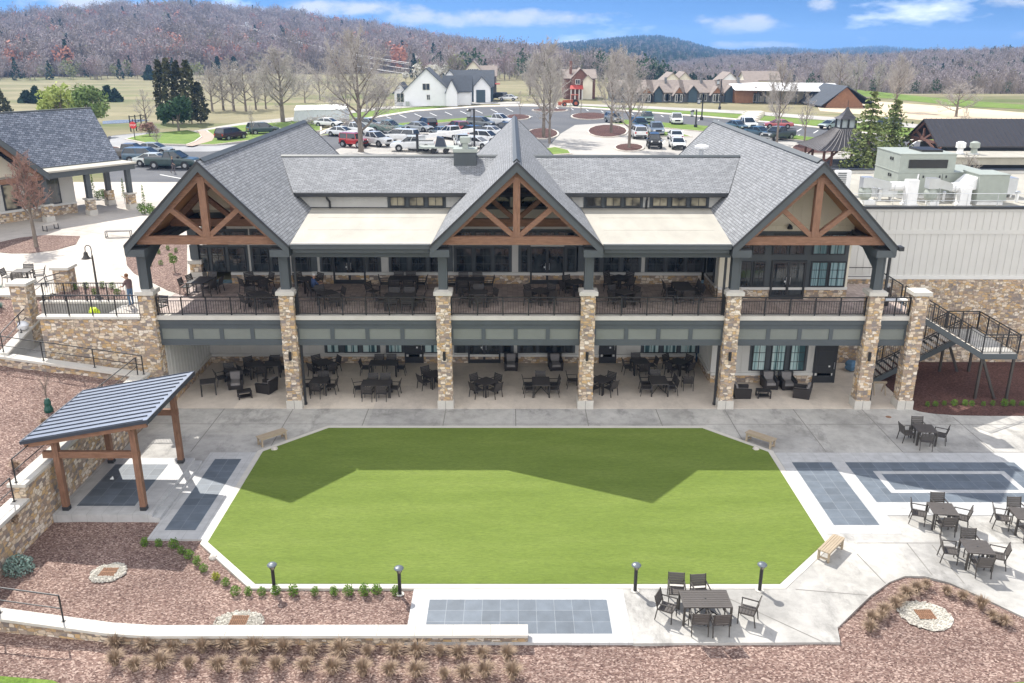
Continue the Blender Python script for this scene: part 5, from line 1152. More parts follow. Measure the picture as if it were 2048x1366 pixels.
person('person in brown T-shirt and blue jeans at the stair railing, one arm raised',(mp.x,mp.y,DZ),R_(62),dict(chest=(0,.05,1.29),neck=(0,.09,1.46),head0=(0,.11,1.55),head1=(0,.13,1.66),sl=(-.18,.06,1.38),sr=(.18,.06,1.38),er=(.22,.30,1.33),wr=(.10,.50,1.50),el=(-.23,.16,1.12),wl=(-.20,.40,1.05)),[(.08,(.12,.10,.09)),(.98,(.07,.13,.22)),(2.0,(.15,.10,.10))],hair=(.16,.07,.03))
sp_=G(632,595,DZ)
person('seated person in a blue checked shirt and white cap at an upper deck table',(sp_.x-.05,sp_.y,DZ),R_(-58),dict(hip=(0,-.05,.53),belly=(0,-.05,.70),chest=(0,-.03,.92),neck=(0,0,1.08),head0=(0,.02,1.17),head1=(0,.03,1.28),hl=(-.1,0,.53),kl=(-.11,.42,.52),al=(-.11,.43,.09),tl=(-.11,.6,.04),hr=(.1,0,.53),kr=(.11,.42,.52),ar=(.11,.43,.09),tr=(.11,.6,.04),sl=(-.18,-.02,1.02),sr=(.18,-.02,1.02),el=(-.24,.12,.80),wl=(-.16,.36,.80),er=(.24,.12,.80),wr=(.16,.36,.80)),[(.08,(.6,.6,.6)),(.60,(.30,.29,.27)),(2.0,(.06,.10,.22))],cap=(.75,.75,.73))
CHD.put((sp_.x-.05,sp_.y-.02,DZ+.001),R_(-58),'black armchair under the seated person on the upper deck','armchairs '+g1)
wp=G(347,346,DZ)
person('distant person in dark clothes walking beside the dark green pickup',(wp.x,wp.y,DZ),R_(-80),dict(kl=(-.1,.16,.52),al=(-.1,.06,.10),tl=(-.1,.22,.05),kr=(.1,-.03,.49),ar=(.1,-.26,.14),tr=(.1,-.12,.05),wl=(-.24,-.12,.9),wr=(.24,.2,.95)),[(.08,(.05,.05,.05)),(.92,(.12,.10,.10)),(2.0,(.035,.04,.05))],hair=(.2,.15,.1))
# ================================================================= VEHICLES
PAINT={}
def paint(c):
    k=str(c)
    if k not in PAINT: PAINT[k]=plain('car_paint',c,.28,0,.5,.6)
    return PAINT[k]
M['tyre']=plain('tyre_rubber',(.02,.02,.02),.85); M['rim']=plain('alloy_rim',(.45,.46,.47),.3,.8)
M['carglass']=plain('car_glass',(.025,.032,.038),.06,0,.8)
M['redlamp']=plain('red_lamp',(.45,.02,.015),.3); M['headlamp']=plain('clear_lamp',(.75,.76,.76),.15)
def make_car(kind, col, cat):
    S=dict(
      pickup=(5.7,2.0,[(-2.85,.55,1.22,.93),(-2.75,.42,1.26,.97),(-.72,.36,1.26,1.0),(1.25,.36,1.22,1.0),(1.5,.38,1.18,.99),(2.55,.45,1.10,.95),(2.85,.52,.92,.86)],(-.75,1.5,-.58,.62,1.26,1.90),(-1.75,1.75),.40),
      suv=(4.85,1.95,[(-2.42,.55,1.05,.88),(-2.3,.42,1.14,.95),(0,.36,1.12,.97),(1.15,.38,1.08,.97),(2.1,.45,1.0,.92),(2.42,.52,.78,.8)],(-2.32,1.3,-2.05,.45,1.13,1.74),(-1.45,1.5),.37),
      sedan=(4.75,1.83,[(-2.37,.5,.86,.8),(-2.2,.38,.95,.89),(0,.32,.93,.91),(1.2,.32,.90,.91),(2.1,.38,.80,.86),(2.37,.45,.62,.74)],(-1.75,1.3,-.95,.38,.94,1.42),(-1.42,1.45),.33),
      van=(5.1,2.0,[(-2.55,.5,1.1,.93),(-2.45,.38,1.2,.98),(0,.34,1.16,.99),(1.3,.36,1.1,.98),(2.2,.44,.98,.92),(2.55,.52,.75,.8)],(-2.5,1.75,-2.35,.85,1.18,1.80),(-1.5,1.6),.34),
      jeep=(4.2,1.88,[(-2.0,.6,1.12,.75),(-1.95,.5,1.16,.80),(0,.46,1.16,.80),(.75,.46,1.16,.80),(1.75,.5,1.10,.72),(1.85,.6,.8,.7)],(-1.95,.85,-1.9,.62,1.17,1.86),(-1.3,1.3),.42))[kind]
    L,W,st,gh,ax,wr=S
    t=thing('parked_vehicle','',cat)
    b=MB(); loops=[]
    for x,zb,zt,hw in st:
        loops.append([(x,-hw*.94,zb),(x,-hw,zb+.18),(x,-hw,zt-.2),(x,-hw*.93,zt),(x,hw*.93,zt),(x,hw,zt-.2),(x,hw,zb+.18),(x,hw*.94,zb)])
    for i in range(len(loops)-1): b.hull(loops[i],loops[i+1],0,caps=False)
    b.face(loops[0][::-1]); b.face(loops[-1])
    x0,x1,r0,r1,zb,zr=gh; hw=st[2][3]*.92; hr=hw*.80
    b.face([(r0,-hr,zr),(r1,-hr,zr),(r1,hr,zr),(r0,hr,zr)]); b.hull([(r0-.03,-hr-.02,zr-.06),(r1+.05,-hr-.02,zr-.06),(r1+.05,hr+.02,zr-.06),(r0-.03,hr+.02,zr-.06)],[(r0,-hr,zr-.002),(r1,-hr,zr-.002),(r1,hr,zr-.002),(r0,hr,zr-.002)])
    # pillars
    for (xa,xb) in ((x0,r0),(x1,r1),((x0+x1)/2-.1,(r0+r1)/2-.1)):
        for s in (-1,1): b.beam((xa,s*(hw+.004),zb),(xb,s*(hr+.004),zr-.03),.09,.05)
    if kind=='jeep':
        for xx in ax:
            for s in (-1,1): b.box(xx-.5,s*.72,.98,xx+.5,s*.94,1.04)
    b.build('body',paint(col),t)
    g=MB(); g.hull([(x0,-hw,zb-.02),(x1,-hw,zb-.02),(x1,hw,zb-.02),(x0,hw,zb-.02)],[(r0,-hr,zr-.05),(r1,-hr,zr-.05),(r1,hr,zr-.05),(r0,hr,zr-.05)]); g.build('windows',M['carglass'],t)
    if kind=='pickup':
        g=MB(); g.box(-2.68,-.82,1.24,-.82,.82,1.268); g.build('cargo_bed',M['tyre'],t)
    for xx in ax:
        for s in (-1,1):
            yy=s*(W/2-.13); w=MB(); w.tube((xx,yy-.13,wr),(xx,yy+.13,wr),wr,n=14); wo=w.build('wheel',M['tyre'],t)
            w=MB(); w.tube((xx,yy+s*.10,wr),(xx,yy+s*.145,wr),wr*.62,wr*.55,n=10); w.build('rim',M['rim'],wo)
    w=MB()
    for xx in ax:
        for s in (-1,1): w.tube((xx,s*(W/2-.30),wr+.03),(xx,s*(st[2][3]+.006),wr+.03),wr*1.17,n=14)
    w.build('wheel_arch',M['tyre'],t)
    xf=st[-2][0]; zf=st[-2][2]
    for s in (-1,1):
        w=MB(); w.box(st[-1][0]-.16,s*.5,zf-.30,st[-1][0]+.03,s*.80,zf-.14) if kind!='jeep' else w.tube((1.84,s*.5,.98),(1.88,s*.5,.98),.11,n=10); w.build('headlight',M['headlamp'],t)
        w=MB(); w.box(st[0][0]-.02,s*(st[0][3]-.22),st[0][2]-.32,st[0][0]+.05,s*(st[0][3]-.02),st[0][2]-.06); w.build('tail_light',M['redlamp'],t)
    w=MB(); w.box(st[-1][0]-.05,-.45,zf-.42,st[-1][0]+.02,.45,zf-.14); w.build('grille',M['black'],t)
    w=MB(); w.box(st[0][0]-.06,-.8,.42,st[0][0]+.1,.8,.58); w.box(st[-1][0]-.1,-.8,.40,st[-1][0]+.06,.8,.55); w.build('bumper',M['rim'] if kind=='pickup' else M['tyre'],t)
    for s in (-1,1): w=MB(); w.box(x1-.55,s*(hw+.02),zb,x1-.40,s*(hw+.20),zb+.15); w.build('mirror',M['black'],t)
    return t
CARS={}
def car(px,py,kind,col,rz,label,z=4.9):
    k=(kind,str(col))
    if k not in CARS: CARS[k]=Proto(make_car(kind,col,{'pickup':'pickup truck','suv':'car','sedan':'car','van':'van','jeep':'car'}[kind]))
    p=G(px,py,z+.03); return CARS[k].put((p.x,p.y,z+.03),R_(rz),label,'vehicles parked behind the clubhouse')
WHT=(.72,.73,.73); BLK=(.012,.012,.014); TEAL=(.03,.055,.055); GRY=(.16,.18,.19); BLU=(.07,.12,.17); NAV=(.02,.03,.05); RED=(.42,.02,.02); GRN=(.14,.20,.18); SIL=(.35,.38,.40)
car(347,336,'pickup',TEAL,-4,'dark green pickup parked nearest the left gable roof')
car(312,331,'sedan',(.55,.58,.55),-4,'pale silver sedan between the dark green pickup and the blue SUV')
car(292,325,'suv',BLU,-3,'blue grey SUV in the left car park behind the pale sedan')
car(262,319,'pickup',(.10,.09,.085),0,'grey brown pickup furthest left in the left car park')
car(308,308,'sedan',SIL,-5,'silver car behind the blue grey SUV in the left car park')
car(463,279,'suv',(.035,.015,.015),62,'dark maroon SUV by the grass left of the left gable')
car(527,268,'suv',TEAL,30,'dark teal car partly behind the left gable ridge')
car(657,253,'sedan',WHT,-20,'white car furthest back beside the brush pile')
car(684,272,'sedan',WHT,-25,'white sedan just behind the left gable roof')
car(713,270,'pickup',WHT,-30,'white pickup behind the big bare tree')
car(709,294,'jeep',RED,-28,'bright red off-roader behind the big bare tree trunk')
car(748,291,'pickup',(.60,.61,.61),-35,'white work pickup right of the big bare tree trunk')
car(776,265,'pickup',GRN,-28,'sage green pickup in the middle of the car park')
car(803,283,'van',WHT,155,'white utility van under the crane boom')
car(854,256,'suv',BLK,118,'large black SUV in the middle of the car park')
car(905,278,'pickup',WHT,128,'white pickup with open bed in front of the black SUV')
car(942,274,'suv',NAV,120,'dark blue SUV beside the tall lamp post')
car(976,271,'sedan',WHT,150,'white sedan just left of the middle gable ridge')
car(996,250,'pickup',WHT,-30,'white pickup at the far end behind the middle gable')
car(953,295,'sedan',WHT,-30,'white sedan nearest the roof vent')
car(972,286,'suv',WHT,-30,'white SUV beside the lamp post base')
car(925,295,'suv',(.62,.64,.64),-80,'small white SUV right behind the roof vent')
car(1227,245,'suv',GRY,-75,'dark grey SUV beyond the bare trees')
car(1293,245,'pickup',GRN,-90,'grey green pickup facing the camera right of the bare trees')
car(1352,248,'pickup',WHT,-95,'white pickup facing the camera beside the grass strip')
car(1278,257,'suv',TEAL,-80,'dark teal SUV between the two rows right of the bare trees')
car(1276,275,'van',WHT,92,'white minivan seen from behind right of the bare tree')
car(1311,269,'pickup',(.20,.25,.31),-90,'blue grey pickup behind the black off-roader')
car(1308,295,'jeep',BLK,-94,'black off-roader facing the camera behind the middle shingle roof')
car(1350,280,'sedan',WHT,88,'white sedan seen from behind at the right gable roof')
car(1354,296,'sedan',WHT,-92,'white car half hidden by the right gable roof')
car(1492,258,'pickup',WHT,-82,'white pickup facing the camera at the foot of the long steps')
car(1474,259,'sedan',BLU,-70,'blue sedan tucked beside the white pickup at the steps')
car(1516,272,'sedan',(.05,.10,.14),-60,'dark blue sedan right behind the right gable ridge')
car(1556,279,'pickup',(.035,.05,.05),-145,'dark pickup behind the slim tree right of the right gable')
car(1556,256,'sedan',(.45,.10,.10),170,'red and white car behind the dark pickup')
car(1662,257,'sedan',(.20,.26,.26),-150,'grey green sedan left of the cupola pavilion')
car(1772,257,'suv',TEAL,-160,'dark SUV half hidden by the cedar trees')
car(996,199,'suv',BLK,170,'black car in front of the houses'); car(1016,201,'sedan',WHT,170,'white car in front of the houses')
car(838,262,'sedan',SIL,-30,'silver sedan left of the large black SUV')
car(882,272,'sedan',GRY,125,'grey sedan between the black SUV and the white open pickup')
car(915,264,'suv',(.30,.05,.05),120,'dark red SUV behind the white open bed pickup')
car(1010,262,'sedan',NAV,150,'dark blue sedan against the middle gable roof slope')
car(737,258,'suv',SIL,-28,'silver SUV behind the white pickup by the big bare tree')
car(962,255,'suv',GRY,-30,'grey SUV in the row behind the white sedan')
# utility truck with flat bed and boom
bp=G(850,283,4.9); t=thing('crane_boom','long white telescopic boom on a trailer base across the car park','crane',(bp.x,bp.y,4.93)); A=G(822,281,6.0); B=Vector((A.x+8.2,A.y+1.2,7.25)); A=Vector((A.x,A.y,6.3))
b=MB(); b.beam(A,B,.45,.5); b.build('boom',M['whitemetal'],t); b=MB(); b.beam(A+Vector((-.3,0,-.2)),A+Vector((1.9,.2,-.1)),.8,1.0); b.box(A.x-.4,A.y-.6,4.95,A.x+1.6,A.y+.6,5.7); b.build('turret',M['galv'],t)
for dx in (-.2,1.2): b=MB(); b.tube((A.x+dx,A.y-.8,5.25),(A.x+dx,A.y+.8,5.25),.32,n=12); b.build('wheel',M['tyre'],t)
car(826,301,'pickup',WHT,-178,'white flatbed work truck nearest behind the middle roof')
fb=G(880,306,4.9); t=thing('flatbed_trailer','flatbed trailer with a dark machine and a mast behind the middle roof','trailer',(fb.x,fb.y,4.93)); b=MB(); b.box(fb.x-2.6,fb.y-1.1,5.55,fb.x+2.4,fb.y+1.1,5.75); b.build('bed',M['greymetal'],t); b=MB(); b.hull([(fb.x-.6,fb.y-.7,5.75),(fb.x+.8,fb.y-.7,5.75),(fb.x+.8,fb.y+.7,5.75),(fb.x-.6,fb.y+.7,5.75)],[(fb.x-.3,fb.y-.6,7.0),(fb.x+.5,fb.y-.6,6.8),(fb.x+.5,fb.y+.6,6.8),(fb.x-.3,fb.y+.6,7.0)]); b.build('machine',M['seam'],t)
b=MB(); b.box(fb.x-3.0,fb.y-.15,5.0,fb.x-2.7,fb.y+.15,7.3); b.box(fb.x-4.3,fb.y-.1,7.2,fb.x-1.4,fb.y+.1,7.3); b.build('mast',M['black'],t)
for dx in (-.8,.8): b=MB(); b.tube((fb.x+dx,fb.y-1.15,5.27),(fb.x+dx,fb.y+1.15,5.27),.34,n=12); b.build('wheel',M['tyre'],t)
# orange tractor
tp=G(1143,213,4.9); t=thing('tractor','orange tractor with cab standing on the road before the brick house','tractor',(tp.x,tp.y,4.9),R_(180)); org=plain('tractor_orange',(.33,.075,.03),.5)
b=MB(); b.hull([(-.3,-.45,.8),(2.1,-.4,.8),(2.1,.4,.8),(-.3,.45,.8)],[(-.3,-.45,1.5),(2.0,-.35,1.35),(2.0,.35,1.35),(-.3,.45,1.5)]); b.box(-1.2,-.5,.7,-.3,.5,1.2); b.box(2.3,-1,.3,3.0,1,1.0); b.beam((1.0,-.6,1.1),(2.5,-.6,.6),.12,.16); b.beam((1.0,.6,1.1),(2.5,.6,.6),.12,.16); b.build('body',org,t,world=False)
b=MB(); b.box(-1.5,-.75,2.45,.2,.75,2.58)
for x in (-1.4,.1):
    for s in (-1,1): b.beam((x,s*.65,1.2),(x,s*.65,2.45),.07,.07)
b.build('canopy',org,t,world=False)
for x,r in ((-.9,.75),(1.6,.48)):
    for s in (-1,1): b=MB(); b.tube((x,s*.62,r),(x,s*.98,r),r,n=14); w=b.build('wheel',M['tyre'],t,world=False); b=MB(); b.tube((x,s*.97,r),(x,s*1.0,r),r*.5,n=10); b.build('rim',org,w,world=False)
# ================================================================= UPPER GROUND AND BACKGROUND
GZ=4.86
def flat(name, pts, z, mat, px=True, t=0):
    P=[(lambda g:(g.x,g.y))(G(x,y,z)) for x,y in pts] if px else pts
    b=MB()
    if t: b.prism(P,z-t,z)
    else: b.face([(x,y,z) for x,y in P])
    o=b.build(name,M[mat] if isinstance(mat,str) else mat); return struct(o)
def gh(x,y):
    d=GZ-.06-.013*max(0,y-350); k=min(1,max(0,(x/max(y,1)-.12)/.12))
    return d-k*(.065*min(150,max(0,y-215)))
b=MB()
ys_=[8.2,60,140,215,240,270,300,330,365,420,500,700,1000,1500,2200,3000,4600]; xs_=[-3400,-1200,-500,-200,-60,0]+[12*i for i in range(1,22)]+[320,420,600,900,1600,3400]
for y0_,y1_ in zip(ys_,ys_[1:]):
    for x0_,x1_ in zip(xs_,xs_[1:]): b.face([(x0_,y0_,gh(x0_,y0_)),(x1_,y0_,gh(x1_,y0_)),(x1_,y1_,gh(x1_,y1_)),(x0_,y1_,gh(x0_,y1_))])
b.face([(-3400,4.6,GZ-.06),(-18.4,4.6,GZ-.06),(-18.4,8.2,GZ-.06),(-3400,8.2,GZ-.06)])
b.face([(45.9,-46,-.09),(3400,-46,-.09),(3400,7.2,-.09),(45.9,7.2,-.09)]); b.face([(41.9,7.2,-.12),(3400,7.2,-.09),(3400,8.2,GZ-.06),(41.9,8.2,GZ-.06)]); b.face([(-3400,-46,4.6),(-59.9,-46,4.6),(-59.9,4.6,4.75),(-3400,4.6,4.75)])
b.face([(-3400,-400,-3.2),(3400,-400,-3.2),(3400,-45.9,-3.2),(-3400,-45.9,-3.2)])
struct(b.build('ground',M['field']))
flat('plaza',[(-20.6,.45),(-18.82,.45),(-18.82,8.4),(-18.4,8.4),(-18.4,34),(-22,40),(-27,46),(-60,46),(-60,4.75),(-25.0,4.75),(-25.0,3.15),(-20.6,3.15)],4.90,'plaza',px=False)
b=MB()
for p,q in (((-28,8),(-20,3.6)),((-40,15),(-24,9)),((-36,24),(-21,16)),((-45,22),(-32,31))): jl(p,q,.02,4.904)
struct(b.build('plaza_joint',M['joint']))
def bed(pts,z=4.93,mat='mulch'): return flat('mulch_bed',pts,z,mat,t=.06)
bed([(-20,492),(0,484),(40,475),(90,470),(160,472),(152,488),(110,500),(60,506),(20,506),(-20,502)])
bed([(251,512),(258,500),(290,487),(330,480),(374,482),(374,592),(335,580),(300,562),(268,546),(254,530)])
bed([(95,601),(128,579),(150,573),(205,573),(250,581),(254,601)])
# asphalt, roads, kerbs
flat('car_park',[(640,345),(640,268),(700,243),(830,222),(950,213),(1040,211.5),(1130,213.5),(1240,221),(1400,233),(1560,247),(1700,262),(1850,283),(2060,312),(2060,350),(1500,350)],4.875,'asphalt')
flat('car_park',[(205,345),(216,272),(262,267),(290,265),(330,264),(480,280),(640,264),(640,345),(470,345),(400,425),(285,416),(225,372)],4.873,'asphalt')
flat('road',[(216,300),(222,272),(262,268),(292,265.5),(292,270),(253,279),(300,290),(360,293),(440,291),(480,288),(480,297),(420,303),(330,303),(250,297),(232,300)],4.885,'road')
flat('road',[(385,262),(440,252),(500,243),(600,233),(760,214),(900,205),(1040,203),(1040,207),(900,209),(760,219),(600,240),(500,251),(440,259),(395,266)],4.885,'asphalt_lt')
flat('road',[(1000,208),(1130,206.5),(1300,212.5),(1500,222),(1760,241),(2060,270),(2060,279),(1760,249),(1500,228.5),(1300,217.5),(1130,210),(1000,211)],4.885,'asphalt_lt')
flat('drive',[(1085,318),(1100,290),(1120,268),(1150,250),(1215,246),(1300,253),(1440,268),(1600,285),(1720,302),(1720,332),(1500,332),(1250,332)],4.881,'asphalt_lt')
flat('drive',[(655,306),(735,276),(800,268),(890,262),(985,258),(1010,270),(960,312),(655,312)],4.882,'asphalt_lt')
flat('sidewalk',[(640,263),(700,240),(830,219.5),(960,211),(1040,209.6),(1130,211),(1240,218.5),(1400,230.5),(1560,244.5),(1700,259.5),(1850,280.5),(2060,309),(2060,312),(1850,283.5),(1700,262),(1560,247),(1400,233),(1240,221),(1130,213.5),(1040,211.8),(960,213.2),(830,222.3),(700,243.5),(640,269)],4.99,'kerb',t=.12)
flat('lawn',[(1130,210.5),(1300,218),(1500,229),(1760,250),(2060,280),(2060,308),(1850,280),(1700,259),(1560,244),(1400,230),(1240,218),(1130,211)],4.90,'grass')
flat('lawn',[(560,262),(640,252),(760,232),(900,212),(900,209.5),(760,219.5),(600,241),(500,252),(430,262),(470,276)],4.89,'grass')
def island(pts,mat='mulch_dk',name='planting_island'):
    P=[(lambda g:(g.x,g.y))(G(x,y,4.9)) for x,y in pts]
    A=sum(P[i][0]*P[(i+1)%len(P)][1]-P[(i+1)%len(P)][0]*P[i][1] for i in range(len(P)))
    if A<0: P=P[::-1]
    b=MB(); b.prism(grow(P,.28),4.8,5.02); struct(b.build('kerb',M['kerb'])); b=MB(); b.prism(P,4.8,5.05); struct(b.build(name,M[mat]))
def ell(cx_,cy_,rx,ry,n=14): return [(cx_+rx*math.cos(2*math.pi*i/n),cy_+ry*math.sin(2*math.pi*i/n)) for i in range(n)]
island(ell(1035,235,24,5)); island(ell(1180,233,36,6.5)); island(ell(1085,268,30,10)); island(ell(1215,263,38,12)); island(ell(1258,296,27,7))
island(ell(1100,221,34,2.6)); island(ell(1640,297,55,11)); island(ell(222,299,18,4))
island([(640,272),(800,248),(900,239.5),(985,233),(1002,235),(900,244.5),(800,254),(690,269)],'grass','grass_island')
island([(1225,239),(1300,244.5),(1420,254),(1520,264),(1640,278),(1700,287),(1700,294),(1640,285),(1500,272),(1400,263),(1300,253.5),(1225,248)],'grass','grass_island')
island([(1292,262),(1360,268),(1380,274),(1292,272)],'grass','grass_island')
island([(1085,300),(1110,296),(1135,302),(1140,308),(1085,312)],'grass','grass_island')
island([(254,279),(272,274),(292,270.5),(330,266),(375,262),(398,268),(402,274),(388,284),(372,290),(300,288)],'grass','grass_island')
island([(384,291),(420,281),(428,272),(415,262),(480,252),(560,246),(640,242),(640,262),(480,284),(430,290)],'grass','grass_island')
flat('garden_path',[(371,291),(392,283),(405,274),(400,267),(392,262),(408,261),(420,265),(430,272),(424,281),(385,292)],5.06,nm('tan_path',(.38,.29,.23),.1,1,.9))
flat('lawn',[(236,302),(285,299),(292,304),(240,307)],4.9,'grass')
# parking lines
b=MB()
def pl(x0,y0,x1,y1,z=4.89,w=.09):
    p=G(x0,y0,z); q=G(x1,y1,z); d=(q-p).normalized(); r=Vector((d.y,-d.x,0))*w; b.face([p-r,p+r,q+r,q-r])
for k in range(9): x=768+30.5*k; pl(x,231-1.8*k,x+14,237-1.75*k)
for k in range(7): x=868+31*k; pl(x,240.5-1.0*k*1.6,x+11,243-1.6*k)
for k in range(7): x=802+33*k; pl(x,255-2.2*k,x+20,261-2.2*k)
for k in range(9): x=1112+30*k; pl(x,214.5+2.3*k,x+5,217.5+2.3*k)
for k in range(16): x=1405+33*k; pl(x,237+3.4*k,x-9,241+3.6*k)
for k in range(8): x=1440+40*k; pl(x,252+4.4*k,x-12,255.5+4.6*k)
for x,y in ((1308,249),(1332,252),(1370,256),(1330,281),(1370,288)): pl(x,y,x-6,y+7)
pl(320,349,378,360); pl(300,335,330,337)
struct(b.build('parking_lines',M['paint_white']))
# long pale steps climbing the bank
w=thing('garden_steps','long pale flight of steps climbing the grass bank behind the car park','steps',tuple(G(1490,250,4.9))); b=MB()
A=G(1478,262,4.9); B=G(1516,228,4.9)
for k in range(12):
    f=k/12; p=A+(B-A)*f; q=A+(B-A)*(f+.085); b.box(p.x-1.6,p.y,4.86,p.x+1.6,q.y,4.98+.05*k)
b.build('treads',M['kerb'],w)
# pond and far fields
flat('water',[(205,242),(240,239.5),(285,238.5),(300,240),(280,243.5),(240,246.5),(205,248)],4.84,plain('pond_water',(.16,.17,.17),.22,0,.35))
flat('field',[(1625,196),(1700,199),(1760,203),(1900,213),(2060,226),(2060,262),(1900,246),(1760,232),(1640,222)],4.83,multi_mat('sandy_field',[(.3,(.50,.40,.28)),(.7,(.64,.54,.40))],.03,5,.95))
flat('field',[(1620,186),(1700,190),(1780,197),(1900,210),(2060,219),(2060,210),(1900,199),(1780,186),(1700,178)],4.845,'grass')

# ---- houses
M['roof_dark']=nm('dark_shingle_roof',(.055,.065,.08),.15,2,.9); M['roof_tan']=nm('tan_shingle_roof',(.24,.20,.175),.12,1.5,.9); M['house_white']=nm('white_boards',(.74,.75,.76),.03,1,.7)
M['house_blue']=nm('blue_grey_boards',(.045,.075,.095),.1,1,.7); M['house_brick']=nm('red_brick',(.17,.085,.065),.2,4,.85); M['house_grey']=nm('grey_boards',(.13,.135,.14),.1,1,.8); M['redroof']=nm('red_metal_roof',(.42,.06,.045),.1,2,.5); M['cedar']=wood_mat('brown_cedar',(.20,.095,.05),(.27,.14,.075))
def hblock(t,x0,x1,y0,y1,z,h,rise,axis,wall,roof,ov=.4,name='wall'):
    b=MB(); b.box(x0,y0,z,x1,y1,z+h)
    if axis=='x':   # ridge along x
        ym=(y0+y1)/2; b.prism([(y0,z+h),(y1,z+h),(ym,z+h+rise)],x0,x1,'yz')
        r=MB()
        for s,yy in ((-1,y0-ov),(1,y1+ov)):
            zz=z+h-rise*ov/((y1-y0)/2); r.hull([(x0-ov,ym,z+h+rise),(x1+ov,ym,z+h+rise),(x1+ov,yy,zz),(x0-ov,yy,zz)],[(x0-ov,ym,z+h+rise+.18),(x1+ov,ym,z+h+rise+.18),(x1+ov,yy,zz+.18),(x0-ov,yy,zz+.18)])
    else:
        xm=(x0+x1)/2; b.prism([(x0,z+h),(x1,z+h),(xm,z+h+rise)],y0,y1,'xz'); r=MB()
        for s,xx in ((-1,x0-ov),(1,x1+ov)):
            zz=z+h-rise*ov/((x1-x0)/2); r.hull([(xm,y0-ov,z+h+rise),(xm,y1+ov,z+h+rise),(xx,y1+ov,zz),(xx,y0-ov,zz)],[(xm,y0-ov,z+h+rise+.18),(xm,y1+ov,z+h+rise+.18),(xx,y1+ov,zz+.18),(xx,y0-ov,zz+.18)])
    b.build(name,M[wall],t); r.build('roof',M[roof],t)
def hwin(t,x,y,z,w,h,front=True,frame='white_trim'):
    b=MB(); b.box(x-w/2-.12,y-.06,z-.12,x+w/2+.12,y-.005,z+h+.12); f=b.build('window',M[frame],t); b=MB(); b.box(x-w/2,y-.09,z,x-.05,y-.062,z+h); b.box(x+.05,y-.09,z,x+w/2,y-.062,z+h); b.build('pane',M['glass'],f)
Z=4.86
Yw=160; X=lambda px,Y=Yw: VX(px,Y,6)
t=thing('white_farmhouse','large white farmhouse with steep dark roofs and a tall front gable beyond the car park','house',(X(860),Yw,Z))
hblock(t,X(806),X(902),Yw,Yw+9,Z,3.0,5.0,'y','house_white','roof_dark'); hblock(t,X(788),X(812),Yw+1,Yw+9,Z,3.0,1.8,'y','house_white','roof_dark'); hblock(t,X(885),X(940),Yw+3,Yw+10,Z,3.2,3.0,'x','house_white','roof_dark'); hblock(t,X(893),X(915),Yw-.8,Yw+4,Z,3.2,2.4,'y','house_white','roof_dark',.25)
hwin(t,X(853),Yw,Z+3.5,1.5,1.3); hwin(t,X(857),Yw,Z+1.4,.6,1.0); hwin(t,X(801),Yw-.002,Z+.9,1.5,1.8)
b=MB(); b.box(X(812),Yw-.9,Z,X(819),Yw-.3,Z+1); b.build('condenser',M['greymetal'],t)
t=thing('blue_house','blue grey house with white gables and a dark garage door behind the white farmhouse','house',(X(960),172,Z)); X2=lambda px: VX(px,174,6)
hblock(t,X2(905),X2(985),176,186,Z,3.6,3.4,'x','house_blue','roof_dark'); hblock(t,X2(878),X2(918),178,184,Z,4.4,2.8,'y','house_white','roof_dark'); hblock(t,X2(948),X2(981),172.5,178,Z,3.6,2.2,'y','house_white','roof_dark')
b=MB(); b.box(X2(953),172.43,Z,X2(971),172.49,Z+2.9); b.build('garage_door',M['house_blue'],t)
t=thing('tan_house','tan gabled house rising behind the blue grey house','house',(VX(960,200,6),200,Z)); X3=lambda px: VX(px,205,6); hblock(t,X3(930),X3(966),202,212,Z,6.2,2.6,'y','tan','roof_tan'); hblock(t,X3(950),X3(992),206,214,Z,5.0,2.4,'x','house_grey','roof_tan')
for k in range(3): hwin(t,X3(941+7*k),202,Z+5.6,.8,1.2)
b=MB(); b.box(X3(975),202,Z+2.9,X3(1000),206,Z+3.1); b.build('porch_roof',M['redroof'],t)
t=thing('brick_house','red brick house with tan roofs, chimney and a red porch roof','house',(VX(1160,186,6),188,Z)); X4=lambda px: VX(px,188,6)
hblock(t,X4(1128),X4(1190),188,198,Z,5.0,1.9,'x','house_brick','roof_tan'); hblock(t,X4(1142),X4(1176),186.4,192,Z,5.2,2.2,'y','house_brick','roof_tan'); hblock(t,X4(1164),X4(1183),185.8,190,Z,4.6,1.2,'y','tan','roof_tan')
b=MB(); b.box(X4(1139),190,Z+5,X4(1144),191,Z+9.2); b.build('chimney',M['house_brick'],t); b=MB(); b.hull([(X4(1137),184,Z+2.5),(X4(1164),184,Z+2.5),(X4(1164),186.5,Z+3.3),(X4(1140),186.5,Z+3.3)],[(X4(1137),184,Z+2.62),(X4(1164),184,Z+2.62),(X4(1164),186.5,Z+3.42),(X4(1140),186.5,Z+3.42)]); b.build('porch_roof',M['redroof'],t)
for q in (1140,1148,1156,1162): b=MB(); b.box(X4(q)-.12,184.1,Z,X4(q)+.12,184.34,Z+2.5); b.build('porch_post',M['white_trim'],t)
hwin(t,X4(1154),186.4,Z+3.7,1.0,1.0)
Yc=174
